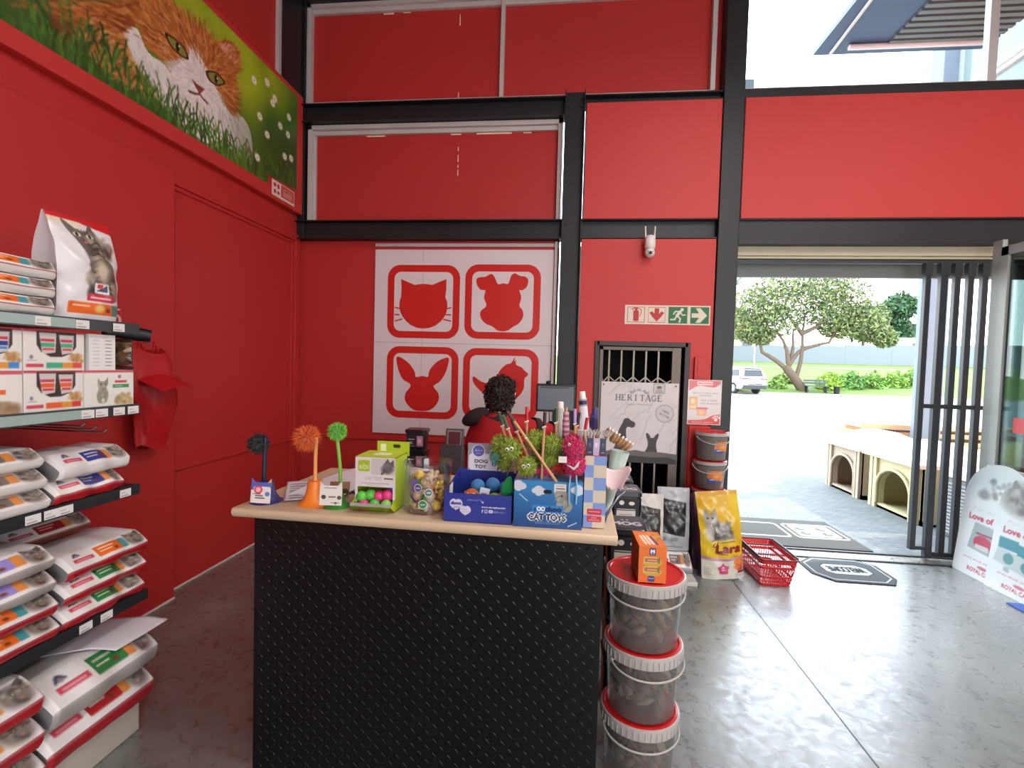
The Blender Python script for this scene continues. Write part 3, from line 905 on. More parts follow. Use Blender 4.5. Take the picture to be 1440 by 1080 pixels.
# --- board on the grille
hb = thing('advertising_board', 'white marble pattern board with dark dog silhouettes hung on the grille', 'poster', (0.355, 4.842, 0.835))
W_, H_ = 0.738, 0.785
cv = Cv(200, 212, (222, 214, 214), a=W_ / H_)
rg = random.Random(3)
for _ in range(26):
    x, y = rg.uniform(0, 1), rg.uniform(0, 1)
    pts = [(x, y)]
    for k in range(5):
        pts.append((pts[-1][0] + rg.uniform(0.01, 0.07), pts[-1][1] + rg.uniform(0.0, 0.09)))
    cv.line(pts, rg.uniform(0.006, 0.02), (196, 188, 190), 0.6)
cv.blot(20, [(206, 198, 200)], 0.03, 0.08, 2, al=0.4)
D = (70, 64, 66)
def uvb(l):
    return [((x - 70) / 805, 1 - (y - 122) / 910) for x, y in l]
cv.poly(bez(uvb([(322, 540), (345, 531), (372, 534), (392, 555), (432, 574), (439, 600), (425, 630), (395, 634), (370, 628), (350, 640), (345, 690), (352, 760), (340, 830), (318, 870), (312, 900), (225, 900), (232, 850), (258, 790), (262, 720), (272, 660), (300, 600)]), 3), D)
cv.poly(bez(uvb([(556, 698), (572, 692), (596, 720), (606, 742), (636, 742), (650, 716), (676, 694), (688, 702), (680, 745), (668, 775), (664, 830), (670, 870), (668, 905), (556, 905), (566, 870), (578, 830), (574, 775), (560, 740)]), 3), D)
cv.poly(uvb([(70, 920), (220, 900), (330, 912), (450, 888), (560, 905), (700, 902), (875, 920), (875, 1035), (70, 1035)]), (108, 102, 100))
cv.poly(uvb([(70, 960), (220, 950), (450, 956), (620, 965), (790, 955), (875, 985), (875, 1035), (70, 1035)]), (60, 56, 54))
cv.poly(uvb([(360, 230), (385, 215), (400, 228), (415, 195), (432, 222), (468, 185), (500, 222), (530, 195), (540, 225), (575, 222), (560, 250), (380, 250)]), (168, 162, 166))
cv.ell(*uvb([(468, 262)])[0], 0.075, 0.05, (222, 214, 214))
# serif capitals HERITAGE, drawn stroke by stroke
def serif(cv, s, u0, v0, h, wid, col):
    a = cv.a
    t, th = 0.16 * h / a, 0.07 * h
    n = len(s)
    adv = wid / n
    for i, ch in enumerate(s):
        x = u0 + adv * i
        w = adv * 0.74
        def stem(xx, top=1.0, bot=0.0):
            cv.rect(xx, v0 + bot * h, xx + t, v0 + top * h, col)
            if bot == 0:
                cv.rect(xx - t * 0.5, v0, xx + t * 1.5, v0 + th, col)
            if top == 1:
                cv.rect(xx - t * 0.5, v0 + h - th, xx + t * 1.5, v0 + h, col)
        if ch == 'H':
            stem(x); stem(x + w - t); cv.rect(x, v0 + 0.47 * h, x + w, v0 + 0.53 * h, col)
        elif ch == 'E':
            stem(x)
            for q, l_ in ((0.0, 0.85), (0.47, 0.65), (0.93, 0.8)):
                cv.rect(x, v0 + q * h, x + w * l_, v0 + q * h + th, col)
            cv.rect(x + w * 0.8, v0, x + w * 0.87, v0 + 0.22 * h, col); cv.rect(x + w * 0.75, v0 + 0.8 * h, x + w * 0.82, v0 + h, col)
        elif ch == 'R':
            stem(x)
            cv.ell(x + w * 0.38, v0 + 0.74 * h, w * 0.45 * a, 0.27 * h, col); cv.ell(x + w * 0.32, v0 + 0.74 * h, w * 0.36 * a, 0.19 * h, (222, 214, 214))
            stem(x); cv.line([(x + w * 0.4, v0 + 0.5 * h), (x + w * 0.9, v0 + 0.03 * h)], 0.15 * h, col)
        elif ch == 'I':
            stem(x + w * 0.35)
        elif ch == 'T':
            stem(x + w * 0.42, 0.98); cv.rect(x, v0 + h - th, x + w, v0 + h, col)
            cv.rect(x, v0 + 0.8 * h, x + w * 0.06, v0 + h, col); cv.rect(x + w * 0.94, v0 + 0.8 * h, x + w, v0 + h, col)
        elif ch == 'A':
            cv.line([(x, v0), (x + w * 0.5, v0 + h)], 0.07 * h, col); cv.line([(x + w * 0.5, v0 + h), (x + w, v0)], 0.17 * h, col)
            cv.line([(x + w * 0.2, v0 + 0.33 * h), (x + w * 0.75, v0 + 0.33 * h)], 0.06 * h, col)
            cv.rect(x - w * 0.1, v0, x + w * 0.18, v0 + th, col); cv.rect(x + w * 0.8, v0, x + w * 1.12, v0 + th, col)
        elif ch == 'G':
            pts = [(x + w * (0.5 + 0.48 * math.cos(math.radians(d))), v0 + h * (0.5 + 0.46 * math.sin(math.radians(d)))) for d in range(40, 325, 15)]
            cv.line(pts, 0.11 * h, col); cv.rect(x + w * 0.78, v0 + 0.05 * h, x + w * 0.92, v0 + 0.45 * h, col); cv.rect(x + w * 0.65, v0 + 0.42 * h, x + w * 1.0, v0 + 0.47 * h, col)
serif(cv, 'HERITAGE', 0.195, 0.772, 0.075, 0.62, (92, 84, 88))
cv.text('Super Premium', 0.50, 0.728, 0.022, (150, 142, 146), slant=0.25, fit=0.34)
cv.ell(0.83, 0.625, 0.112, 0.112, (150, 144, 146)); cv.ell(0.83, 0.625, 0.106, 0.106, (200, 193, 194)); cv.ell(0.83, 0.625, 0.090, 0.090, (210, 203, 203))
cv.text('100%', 0.845, 0.645, 0.032, (92, 86, 88), rot=-0.45); cv.text('ACTIVE', 0.825, 0.60, 0.028, (92, 86, 88), rot=-0.45)
cv.rrect(0.675, 0.865, 0.825, 0.995, 0.02, (150, 144, 142)); cv.rrect(0.683, 0.873, 0.817, 0.988, 0.016, (206, 202, 198))
cv.ell(0.75, 0.945, 0.03, 0.018, (110, 104, 100)); cv.rect(0.70, 0.885, 0.80, 0.895, (140, 134, 130)); cv.rect(0.71, 0.905, 0.79, 0.915, (140, 134, 130))
for x in (0.03, 0.96):
    cv.ell(x, 0.965, 0.009, 0.009, (40, 38, 38))
MB().pbox(0, W_, -0.006, 0, 0, H_, front=cv, base=(216, 210, 208)).build('board', P_MATT, hb)

# --- promotion poster on the red strip, with the small red box above it
cv = Cv(120, 168, (214, 204, 200), a=0.31 / 0.43)
RR = (206, 46, 48)
cv.poly([(0.03, 0.985), (0.97, 0.985), (0.97, 0.93)] + bez([(0.97, 0.93), (0.80, 0.84), (0.55, 0.85), (0.35, 0.87), (0.18, 0.82), (0.03, 0.75)], 5, False), RR)
cv.poly([(0.03, 0.015), (0.97, 0.015), (0.97, 0.24)] + bez([(0.97, 0.24), (0.75, 0.21), (0.55, 0.13), (0.30, 0.10), (0.03, 0.09)], 5, False), RR)
cv.rrect(0.27, 0.88, 0.73, 0.96, 0.012, (240, 214, 210)); cv.text('PROMOTION', 0.5, 0.92, 0.04, RR, fit=0.40, bold=0.003)
T = (120, 108, 104)
cv.text('BUY ANY 20KG LARA', 0.52, 0.705, 0.032, T, fit=0.74); cv.text('CAT FOOD', 0.53, 0.648, 0.032, T, fit=0.36)
cv.text('GET A FREE', 0.64, 0.54, 0.034, T, fit=0.48); cv.text('5KG BUCKET!', 0.66, 0.475, 0.034, T, fit=0.56)
cv.rect(0.05, 0.33, 0.29, 0.62, (226, 160, 60)); cv.ell(0.16, 0.52, 0.05, 0.06, (240, 210, 160), 0, 0.4); cv.rect(0.08, 0.36, 0.26, 0.42, (244, 196, 170))
cv.poly([(0.26, 0.36), (0.60, 0.37), (0.56, 0.20), (0.30, 0.20)], (222, 150, 120)); cv.rect(0.27, 0.345, 0.61, 0.385, (200, 60, 90)); cv.ell(0.42, 0.27, 0.06, 0.05, (238, 186, 90), 0, 0.4)
for x, y, r in ((0.86, 0.12, 0.035), (0.78, 0.16, 0.018), (0.83, 0.19, 0.018), (0.90, 0.19, 0.018), (0.95, 0.16, 0.018)):
    cv.ell(x, y, r, r * 1.2, (240, 220, 214))
cv.text('TERMS APPLY', 0.45, 0.05, 0.034, (244, 224, 220), fit=0.66, slant=0.2)
pp = thing('promotion_poster', 'small red and white promotion poster with yellow bag picture, taped above red bucket stack', 'poster', (1.175, 4.822, 1.235))
MB().pbox(0, 0.31, -0.003, 0, 0, 0.43, front=cv, base=(220, 210, 206)).build('sheet', P_GLOSS, pp)
b = MB()
b.box(1.225, 1.375, 4.81, 4.85, 1.668, 1.88).box(1.25, 1.35, 4.806, 4.81, 1.69, 1.855)
tag(b.build('junction_box', M_REDP, bevel=0.006), 'red painted box on the red panel above the promotion poster', 'wall box')
tag(MB().box(1.20, 1.40, 4.826, 4.85, 0.2, 1.22).build('cable_cover', M_REDP, bevel=0.005), 'red painted cable cover board behind the red bucket stack', 'panel')

# --- security camera
cm = thing('security_camera', 'small white dome security camera with two antennas under the beam', 'camera', (0.757, 4.85, 2.92))
MB().lathe([(0.03, 0), (0.034, 0.012), (0.02, 0.035), (0.016, 0.06)], 20).move(Matrix.Rotation(PI / 2, 4, 'X')).build('wall_mount', M_WHITE, cm, smooth=True)
b = MB()
b.lathe([(0.034, -0.055), (0.048, -0.045), (0.052, 0.0), (0.048, 0.055), (0.030, 0.075), (0.0, 0.08)], 24, cap0=True, cap1=False)
b.build('body', M_WHITE, cm, smooth=True, loc=(0, -0.085, 0.02))
MB().ball((0, -0.09, -0.065), 0.047, 20, 14).build('camera_head', M_WHITE, cm, smooth=True)
MB().tube([(0.0, -0.131, -0.075), (0.0, -0.141, -0.078)], 0.016, 16).build('lens', M_BLACK, cm)
for s in (-0.022, 0.022):
    MB().ball((s, -0.131, -0.062), 0.005, 8, 6).build('led', M_BLACK, cm)
for s in (-1, 1):
    MB().tube([(0.04 * s, -0.08, 0.06), (0.042 * s, -0.075, 0.12), (0.046 * s, -0.07, 0.185)], [0.009, 0.007, 0.007], 8).build('antenna', M_WHITE, cm, smooth=True)
# ================================================================== SHELVING UNIT AND BAGS ON THE LEFT
M_SHELF = mat('charcoal_shelf_metal', (52, 52, 56), 0.4, metal=0.3)
M_PLINTH = mat('beige_plinth_metal', (182, 172, 162), 0.5)
SX = -1.95           # front edge of the shelves
SH = {'top': 1.89, 'second': 1.525, 'third': 1.155, 'fourth': 0.665}
un = thing('shelving_unit', 'dark metal shelving unit full of pet food against the left wall', 'shelf', (0, 0, 0))
MB().box(-2.74, -2.70, 0.9, 2.0, 0.0, 2.0).build('back_panel', M_RED, un, bevel=0.003)
for y in (0.9, 1.98):
    MB().box(-2.70, -2.65, y, y + 0.03, 0.0, 2.05).build('upright', M_SHELF, un, bevel=0.003)
MB().box(-2.70, -1.93, 0.9, 2.02, 0.0, 0.165).build('plinth', M_PLINTH, un, bevel=0.006)
tagx = Cv(26, 14, (226, 222, 218))
tagx.rect(0.1, 0.15, 0.75, 0.25, (120, 120, 120)); tagx.rect(0.1, 0.55, 0.5, 0.62, (150, 150, 150))
TAGS = {'top': (1.62, 1.77, 1.93), 'second': (1.79, 1.85, 1.93, 2.0), 'third': (1.58, 1.645, 1.70, 1.96), 'fourth': (1.74, 1.83)}
for k, z in SH.items():
    xf = SX if k != 'fourth' else -1.91
    b = MB()
    b.box(-2.70, xf, 0.9, 2.035, z - 0.03, z)
    s_ = b.build('shelf', M_SHELF, un, bevel=0.003)
    b = MB().col(44, 44, 48)
    b.box(xf, xf + 0.008, 0.9, 2.035, z - 0.045, z + 0.002)
    if k in ('top', 'second'):
        b.col(150, 170, 164)
        b.box(xf + 0.008, xf + 0.010, 0.9, 1.74 if k == 'top' else 1.80, z - 0.040, z - 0.004)
    b.build('price_rail', printed('rail_plastic', 0.3), s_)
    for y in TAGS[k]:
        MB().pic(tagx, (xf + 0.0112, y - 0.03, z - 0.040), (0, 0.055, 0), (0, 0, 0.034)).build('price_tag', P_MATT, s_)
for k in range(3):
    y = 1.86 + 0.05 * k
    MB().tube([(-2.64, y, 1.44 - 0.02 * k), (-2.05, y, 1.44 - 0.02 * k), (-2.03, y, 1.455 - 0.02 * k)], 0.004, 6).build('hook', M_CHROME, un)

def label_cv(kind, w=110, h=30):
    c = Cv(w, h, (232, 226, 224), a=0.36 / 0.10)
    col = {'orange': (232, 110, 40), 'green': (40, 124, 64), 'purple': (150, 136, 206), 'navy': (52, 62, 140), 'grey': (120, 112, 110), 'red': (178, 36, 44), 'yellow': (226, 150, 50)}[kind]
    c.ell(0.17, 0.72, 0.13, 0.13, (150, 140, 150)); c.line([(0.13, 0.62), (0.17, 0.82), (0.21, 0.66)], 0.06, (70, 64, 90))
    c.rect(0.10, 0.30, 0.34, 0.50, (206, 70, 90)); c.rect(0.13, 0.37, 0.31, 0.42, (236, 190, 196))
    c.rrect(0.38, 0.18, 0.68, 0.80, 0.05, col); c.rect(0.42, 0.58, 0.60, 0.65, (244, 226, 210)); c.rect(0.42, 0.42, 0.56, 0.47, (244, 226, 210))
    c.rect(0.68, 0.18, 0.76, 0.80, (70, 150, 156) if kind == 'orange' else (222, 140, 70))
    c.ell(0.60, 0.36, 0.09, 0.08, (120, 60, 30), 0, 0.4)
    g = [(86, 76, 72), (140, 128, 122), (60, 54, 52), (190, 180, 174)]
    c.ell(0.86, 0.46, 0.34, 0.40, (120, 108, 102), 0.2, 0.3)
    c.poly([(0.79, 0.6), (0.78, 1.0), (0.84, 0.8)], (96, 84, 80)); c.poly([(0.88, 0.8), (0.95, 1.0), (0.94, 0.6)], (96, 84, 80))
    c.blot(22, g, 0.03, 0.10, hash(kind) % 97 if False else len(kind) * 7, (0.79, 0.15, 0.94, 0.85), al=0.8)
    c.ell(0.84, 0.52, 0.05, 0.05, (220, 214, 160)); c.ell(0.905, 0.52, 0.05, 0.05, (220, 214, 160)); c.ell(0.84, 0.52, 0.025, 0.04, (20, 18, 18)); c.ell(0.905, 0.52, 0.025, 0.04, (20, 18, 18))
    c.poly([(0.86, 0.34), (0.89, 0.34), (0.875, 0.25)], (190, 120, 116))
    return c
LC = {}
def flat_bag(kind, band, L, W, T, seed=0, steep=0):
    """pet food bag lying on its back, its long front edge towards +x; origin at the front lower far corner; runs towards -y"""
    cv = LC.setdefault(kind, label_cv(kind))
    rg = random.Random(seed)
    nu = cv.w
    prof = [(0.0, 0.04, 'b'), (0.012, 0.18, 'b'), (0.016, 0.34, 'b'), (0.018, 0.46, 'B')]
    if steep:
        prof = [(0.0, 0.04, 'b'), (0.010, 0.22, 'b'), (0.012, 0.40, 'b'), (0.013, 0.44, 'R'), (0.013, 0.50, 'R')]
    prof += [(0.016 - (0.30 if steep else 0.72) * T * (i / 27) ** 1.1, 0.47 + 0.51 * (1 - (1 - i / 27) ** 1.25), i / 27) for i in range(28)]
    prof += [(-0.16, 1.0, 't'), (-W * 0.6, 1.0, 't'), (-W, 0.7, 't'), (-W - 0.02, 0.3, 't'), (-W, 0.03, 't')]
    b = MB()
    vs_, cc = [], []
    wob = [rg.uniform(-1, 1) for _ in range(12)]
    for i in range(nu):
        u = i / (nu - 1)
        e = min(1, min(u, 1 - u) / 0.035)
        th = 0.84 + 0.16 * math.sin(e * PI / 2)
        y = -L * (1 - u)
        sag = sum(wob[k] * math.sin((k + 2) * u * 3 + k) for k in range(5)) * 0.0022
        for (x, z, k) in prof:
            xx = x + sag * 1.5 - (1 - e) * 0.012
            vs_.append((xx, y, max(0.001, T * z * (th if z > 0.2 else 1)) + (sag if z > 0.2 else 0)))
            if k in ('b', 'B'):
                c_ = band if k == 'b' else tuple(int(q * 0.5 + 110) for q in band)
            elif k == 'R':
                c_ = (196, 40, 70)
            elif k == 't':
                c_ = (214, 210, 210)
            else:
                c_ = None
            cc.append(tuple(cv.lin(u, k)) if c_ is None else S(*c_))
    m_ = len(prof)
    fs = [(i * m_ + j, (i + 1) * m_ + j, (i + 1) * m_ + (j + 1) % m_, i * m_ + (j + 1) % m_) for i in range(nu - 1) for j in range(m_)]
    b.add(vs_, fs, cc)
    # side gussets: grey folded film at both ends
    for i, s in ((0, -1), (nu - 1, 1)):
        ring = [vs_[i * m_ + j] for j in range(m_)]
        cx, cz = -W * 0.5, T * 0.42
        mid = [((x - cx) * 0.55 + cx, y - s * 0.004, (z - cz) * 0.5 + cz) for x, y, z in ring]
        b.add(ring + mid, [(j, (j + 1) % m_, (j + 1) % m_ + m_, j + m_) if s < 0 else (j + m_, (j + 1) % m_ + m_, (j + 1) % m_, j) for j in range(m_)] + [tuple(range(m_, 2 * m_)) if s < 0 else tuple(range(2 * m_ - 1, m_ - 1, -1))],
              [S(150, 146, 148)] * m_ + [S(120, 116, 118)] * m_)
    return b
PROTO = {}
def put_flat(name, kind, band, L, W, T, loc, label, group, rz=0.0, seed=0, steep=0):
    key = (kind, band, L, W, T, steep)
    if key not in PROTO:
        o = flat_bag(kind, band, L, W, T, seed, steep).build(name, P_BAG, smooth=True)
        PROTO[key] = o
    else:
        o = PROTO[key].copy()
        COL.objects.link(o)
    o.location = loc
    o.rotation_euler = (0, 0, rz)
    tag(o, label, 'pet food bag', group)
    return o

WB, RB, GB_ = (226, 220, 216), (172, 26, 36), (168, 160, 156)
# top shelf: three lying, two standing
ordn = ['bottom', 'middle', 'top']
for i in range(3):
    put_flat('pet_food_bag', 'orange', WB, 0.42, 0.24, 0.069, (-1.985 - 0.004 * i, 1.70 + 0.006 * i, 1.8905 + 0.0705 * i),
             'white lying bag with orange label, %s of the stack of three on the top shelf' % ordn[i], 'lying bags on the top shelf', seed=i, steep=1)

def standing_bag(name, parent, w, d, h, cv, side, mtl, taper=0.04, seed=1, nx=None, nz=None, lean=0.0, topcol=None, bulge=1.0, crease=0.006):
    """upright gusset bag: front at y=-d/2 faces -y, centred on x; printed front from the canvas"""
    rg = random.Random(seed)
    ph = [rg.uniform(0, 6) for _ in range(8)]
    nx, nz = nx or min(cv.w, 110), nz or min(cv.h, 150)
    ns = 6
    b = MB()
    rows, cols = [], []
    for j in range(nz):
        v = j / (nz - 1)
        dep = d * (0.80 + 0.20 * math.sin(min(1, v / 0.25) * PI / 2)) if v < 0.55 else d * (1 - ((v - 0.55) / 0.45) ** 1.5 * 0.94)
        ww = w * (1 - taper * math.sin(v * PI) * 0.5 + (0.0 if v < 0.8 else 0.015 * (v - 0.8) / 0.2))
        row, rc = [], []
        def wr(x, s):
            return crease * (math.sin(9 * v + ph[0] + 5 * x / w) * math.sin(7 * x / w + ph[1]) + 0.6 * math.sin(23 * v + ph[2] - 11 * x / w + s) + 0.4 * math.sin(17 * x / w + ph[3] + 31 * v)) * (0.25 + 0.75 * math.sin(min(1, v * 1.05) * PI) ** 0.5)
        for i in range(nx):
            x = -0.5 + i / (nx - 1)
            bow = (1 - abs(2 * x) ** 3) * 0.22 * bulge * dep
            row.append((x * ww, -dep / 2 - bow + wr(x * w, 0), v * h)); rc.append(None)
        for i in range(1, ns):
            t = i / ns
            tuck = -0.30 * dep * math.sin(t * PI) * min(1, v * 1.5)
            row.append((ww / 2 + tuck * 0.5, -dep / 2 + dep * t, v * h)); rc.append(side)
        for i in range(10):
            x = 0.5 - i / 9
            row.append((x * ww, dep / 2 + (1 - abs(2 * x) ** 3) * 0.15 * dep + wr(x * w, 2), v * h)); rc.append(side)
        for i in range(1, ns):
            t = i / ns
            tuck = -0.30 * dep * math.sin(t * PI) * min(1, v * 1.5)
            row.append((-ww / 2 - tuck * 0.5, dep / 2 - dep * t, v * h)); rc.append(side)
        fr = cv.lin(np.linspace(0, 1, nx), np.full(nx, v))
        rows.append([(x, y + lean * z, z) for x, y, z in row])
        cols.append([tuple(fr[i]) if c is None else S(*c) for i, c in enumerate(rc)])
    m_ = len(rows[0])
    vs_ = [p for r in rows for p in r]
    fs = [(j * m_ + i, j * m_ + (i + 1) % m_, (j + 1) * m_ + (i + 1) % m_, (j + 1) * m_ + i) for j in range(nz - 1) for i in range(m_)]
    fs += [tuple(range(m_ - 1, -1, -1)), tuple((nz - 1) * m_ + i for i in range(m_))]
    b.add(vs_, fs, [c for r in cols for c in r])
    return b.build(name, mtl, parent, smooth=True)

cv = Cv(90, 150, (226, 220, 222), a=0.245 / 0.42)
cv.rect(0, 0.955, 1, 1, (206, 44, 44)).poly([(0.25, 1), (1, 1), (1, 0.90), (0.55, 0.94)], (204, 36, 34)).rect(0, 0.90, 0.5, 0.95, (232, 214, 190))
FU = (110, 98, 90)
cv.poly(bez([(0.20, 0.95), (0.27, 0.93), (0.38, 0.87), (0.52, 0.87), (0.60, 0.93), (0.66, 0.96), (0.66, 0.88), (0.70, 0.78), (0.66, 0.66), (0.82, 0.58), (0.93, 0.44), (0.97, 0.28), (0.90, 0.20), (0.52, 0.22), (0.44, 0.34), (0.46, 0.52), (0.40, 0.66), (0.34, 0.74), (0.24, 0.84)], 4), FU)
cv.blot(60, [(70, 62, 58), (150, 138, 126), (60, 52, 48), (176, 160, 142)], 0.012, 0.05, 4, (0.42, 0.24, 0.90, 0.86), al=0.8)
for k in range(9):
    cv.line(bez([(0.50 + 0.02 * (k % 3), 0.30 + 0.055 * k), (0.64, 0.33 + 0.055 * k), (0.86 - 0.02 * k, 0.27 + 0.052 * k)], 4, False), 0.014, (52, 44, 40), 0.75)
for k in range(4):
    cv.line([(0.40 + 0.05 * k, 0.875), (0.43 + 0.03 * k, 0.83)], 0.010, (60, 52, 48), 0.8)
cv.ell(0.36, 0.82, 0.035, 0.022, (220, 216, 200)); cv.ell(0.56, 0.82, 0.035, 0.022, (214, 216, 196)); cv.ell(0.36, 0.82, 0.014, 0.02, (20, 20, 20)); cv.ell(0.56, 0.82, 0.014, 0.02, (20, 20, 20))
cv.ell(0.47, 0.755, 0.02, 0.014, (176, 110, 104)); cv.ell(0.66, 0.48, 0.06, 0.12, (196, 178, 156), 0.2, 0.5)
cv.rect(0.52, 0.27, 0.78, 0.37, (238, 234, 234)); cv.poly([(0.55, 0.29), (0.75, 0.29), (0.75, 0.36)], (60, 60, 90)); cv.rect(0.57, 0.32, 0.67, 0.36, (206, 50, 60))
cv.rect(0.40, 0.19, 0.88, 0.26, (204, 44, 60)); cv.rect(0.45, 0.215, 0.82, 0.235, (236, 190, 196))
cv.rect(0.14, 0.06, 0.86, 0.17, (232, 104, 36)); cv.rect(0.86, 0.06, 1.0, 0.17, (70, 120, 110)); cv.ell(0.62, 0.12, 0.05, 0.04, (244, 200, 120), 0, 0.4); cv.rect(0.2, 0.13, 0.45, 0.145, (250, 220, 190)); cv.ell(0.78, 0.11, 0.03, 0.02, (110, 60, 30))
o = standing_bag('pet_food_bag', None, 0.245, 0.13, 0.43, cv, (206, 200, 204), P_BAG, seed=3, crease=0.004)
o.location, o.rotation_euler = (-2.075, 1.865, 1.8905), (0, 0, PI / 2 - 0.10)
tag(o, 'large white upright bag with tabby cat picture, nearest the end of the top shelf', 'pet food bag', 'upright bags on the top shelf')
o2 = o.copy(); COL.objects.link(o2)
o2.location, o2.rotation_euler, o2.scale = (-2.35, 1.640, 1.8905), (0, 0, PI / 2), (0.9, 0.8, 0.92)
tag(o2, 'white upright bag partly hidden behind the lying bags on the top shelf', 'pet food bag', 'upright bags on the top shelf')

# second shelf: cartons
def win_carton(col1, col2, logo=True):
    c = Cv(84, 60, (230, 224, 220), a=0.222 / 0.155)
    c.rect(0, 0.94, 1, 1, (196, 70, 90))
    c.poly([(0.20, 0.97), (0.86, 0.97), (0.86, 0.62), (0.78, 0.44), (0.60, 0.34), (0.42, 0.34), (0.27, 0.46), (0.20, 0.64)], (58, 44, 40))
    for x0, x1, t in ((0.24, 0.52, 0.93), (0.56, 0.82, 0.90)):
        c.poly([(x0, t), (x1, t), (x1 - 0.02, 0.45), (x0 + 0.05, 0.40)], (206, 196, 196))
        c.rect(x0 + 0.03, 0.72, x1 - 0.03, 0.78, (206, 60, 80)); c.rect(x0 + 0.03, 0.58, x1 - 0.03, 0.68, col1); c.rect(x0 + 0.06, 0.50, x1 - 0.04, 0.56, col2)
    c.poly([(0.42, 0.34), (0.60, 0.34), (0.78, 0.44), (0.86, 0.62), (0.86, 0.30), (0.2, 0.30), (0.2, 0.62), (0.27, 0.46)], (230, 224, 220))
    c.blot(24, [(196, 150, 96), (176, 126, 76), (214, 176, 124)], 0.03, 0.06, 3, (0.74, 0.24, 0.96, 0.40), al=0.9)
    c.rect(0.04, 0.08, 0.31, 0.17, (212, 70, 90)); c.rect(0.35, 0.06, 0.62, 0.20, col1); c.rect(0.62, 0.06, 0.80, 0.20, (226, 150, 60)); c.rect(0.80, 0.06, 0.96, 0.20, col2)
    c.ell(0.12, 0.33, 0.04, 0.05, (140, 130, 150)); c.rect(0.06, 0.24, 0.2, 0.26, (150, 140, 140))
    return c
kit = Cv(84, 60, (230, 226, 222), a=0.24 / 0.155)
kit.rect(0, 0.93, 1, 1, (206, 90, 104))
kit.poly(bez([(0.27, 0.78), (0.31, 0.70), (0.40, 0.70), (0.46, 0.80), (0.46, 0.60), (0.43, 0.52), (0.47, 0.36), (0.46, 0.22), (0.42, 0.10), (0.28, 0.10), (0.24, 0.30), (0.28, 0.50), (0.26, 0.62)], 3), (150, 146, 130))
kit.blot(16, [(186, 182, 166), (120, 116, 104)], 0.02, 0.06, 5, (0.27, 0.12, 0.45, 0.72), al=0.6)
kit.ell(0.32, 0.61, 0.02, 0.025, (60, 60, 50)); kit.ell(0.41, 0.61, 0.02, 0.025, (60, 60, 50)); kit.ell(0.365, 0.16, 0.05, 0.07, (214, 212, 200), 0, 0.4)
kit.ell(0.70, 0.82, 0.05, 0.05, (150, 110, 130)); kit.rect(0.60, 0.64, 0.85, 0.71, (206, 60, 80)); kit.rect(0.56, 0.50, 0.90, 0.60, (60, 140, 84)); kit.rect(0.60, 0.54, 0.76, 0.56, (220, 236, 220))
kit.blot(40, [(186, 164, 116), (160, 136, 92), (206, 188, 146)], 0.04, 0.08, 6, (0.62, 0.08, 0.97, 0.22), al=0.95); kit.blot(16, [(186, 164, 116), (206, 188, 146)], 0.04, 0.06, 8, (0.72, 0.2, 0.92, 0.32), al=0.95)
orng = Cv(60, 60, (230, 224, 220)); orng.rect(0, 0.92, 1, 1, (206, 90, 104)); orng.ell(0.45, 0.78, 0.08, 0.08, (150, 110, 130)); orng.rect(0.0, 0.60, 0.6, 0.68, (206, 60, 80)); orng.rect(0, 0.46, 0.75, 0.57, (232, 100, 50))
orng.blot(40, [(150, 116, 90), (120, 88, 66), (176, 144, 112)], 0.06, 0.10, 6, (0.05, 0.05, 0.95, 0.25), al=0.95)
wht = Cv(60, 70, (232, 228, 226))
for k in range(8):
    wht.rect(0.14, 0.12 + 0.10 * k, 0.40, 0.135 + 0.10 * k, (170, 170, 176)); wht.rect(0.60, 0.12 + 0.10 * k, 0.86, 0.14 + 0.10 * k, (120, 122, 136))
WP = (224, 218, 214)
def carton(cv, y0, y1, z0, h, dep, label, group='food cartons on the second shelf', x=-1.975, m=P_MATT):
    b = MB().pbox(x - dep, x, y0, y1, z0, z0 + h, right=cv, base=WP)
    return tag(b.build('food_carton', m, loc=(0, 0, 0)), label, 'carton', group)
Z2 = 1.5255
carton(orng, 1.36, 1.574, Z2, 0.155, 0.22, 'white carton with orange bar, first on the lower row of the second shelf')
carton(win_carton((232, 96, 44), (214, 60, 54)), 1.578, 1.80, Z2, 0.155, 0.22, 'white window carton showing orange pouches, lower row of the second shelf')
carton(kit, 1.803, 2.035, Z2, 0.155, 0.22, 'white carton with grey kitten and green bar at the end of the second shelf')
carton(win_carton((40, 60, 140), (70, 140, 206)), 1.36, 1.574, Z2 + 0.1555, 0.155, 0.22, 'white window carton showing navy pouches, upper row of the second shelf')
carton(win_carton((70, 170, 130), (222, 80, 70)), 1.578, 1.805, Z2 + 0.1555, 0.155, 0.22, 'white window carton showing green pouches, upper row of the second shelf')
carton(wht, 1.826, 1.945, Z2 + 0.1555, 0.152, 0.20, 'plain white carton with printed lines, end of the upper row, second shelf')

# third shelf
Z3 = 1.1555
for i in range(3):
    put_flat('pet_food_bag', 'grey', WB, 0.40, 0.34, 0.078, (-1.945 - 0.006 * i, 1.645 - 0.008 * i, Z3 + 0.079 * i), 'white lying bag with grey label, %s of the left stack on the third shelf' % ordn[i], 'lying bags on the third shelf', seed=5 + i)
put_flat('pet_food_bag', 'navy', RB, 0.30, 0.34, 0.095, (-1.945, 1.955, Z3), 'white lying bag with navy label and red edge, lower right on the third shelf', 'lying bags on the third shelf', seed=9)
put_flat('pet_food_bag', 'navy', WB, 0.30, 0.34, 0.100, (-1.935, 1.965, Z3 + 0.096), 'white lying bag with navy label and white edge, upper right on the third shelf', 'lying bags on the third shelf', seed=10)
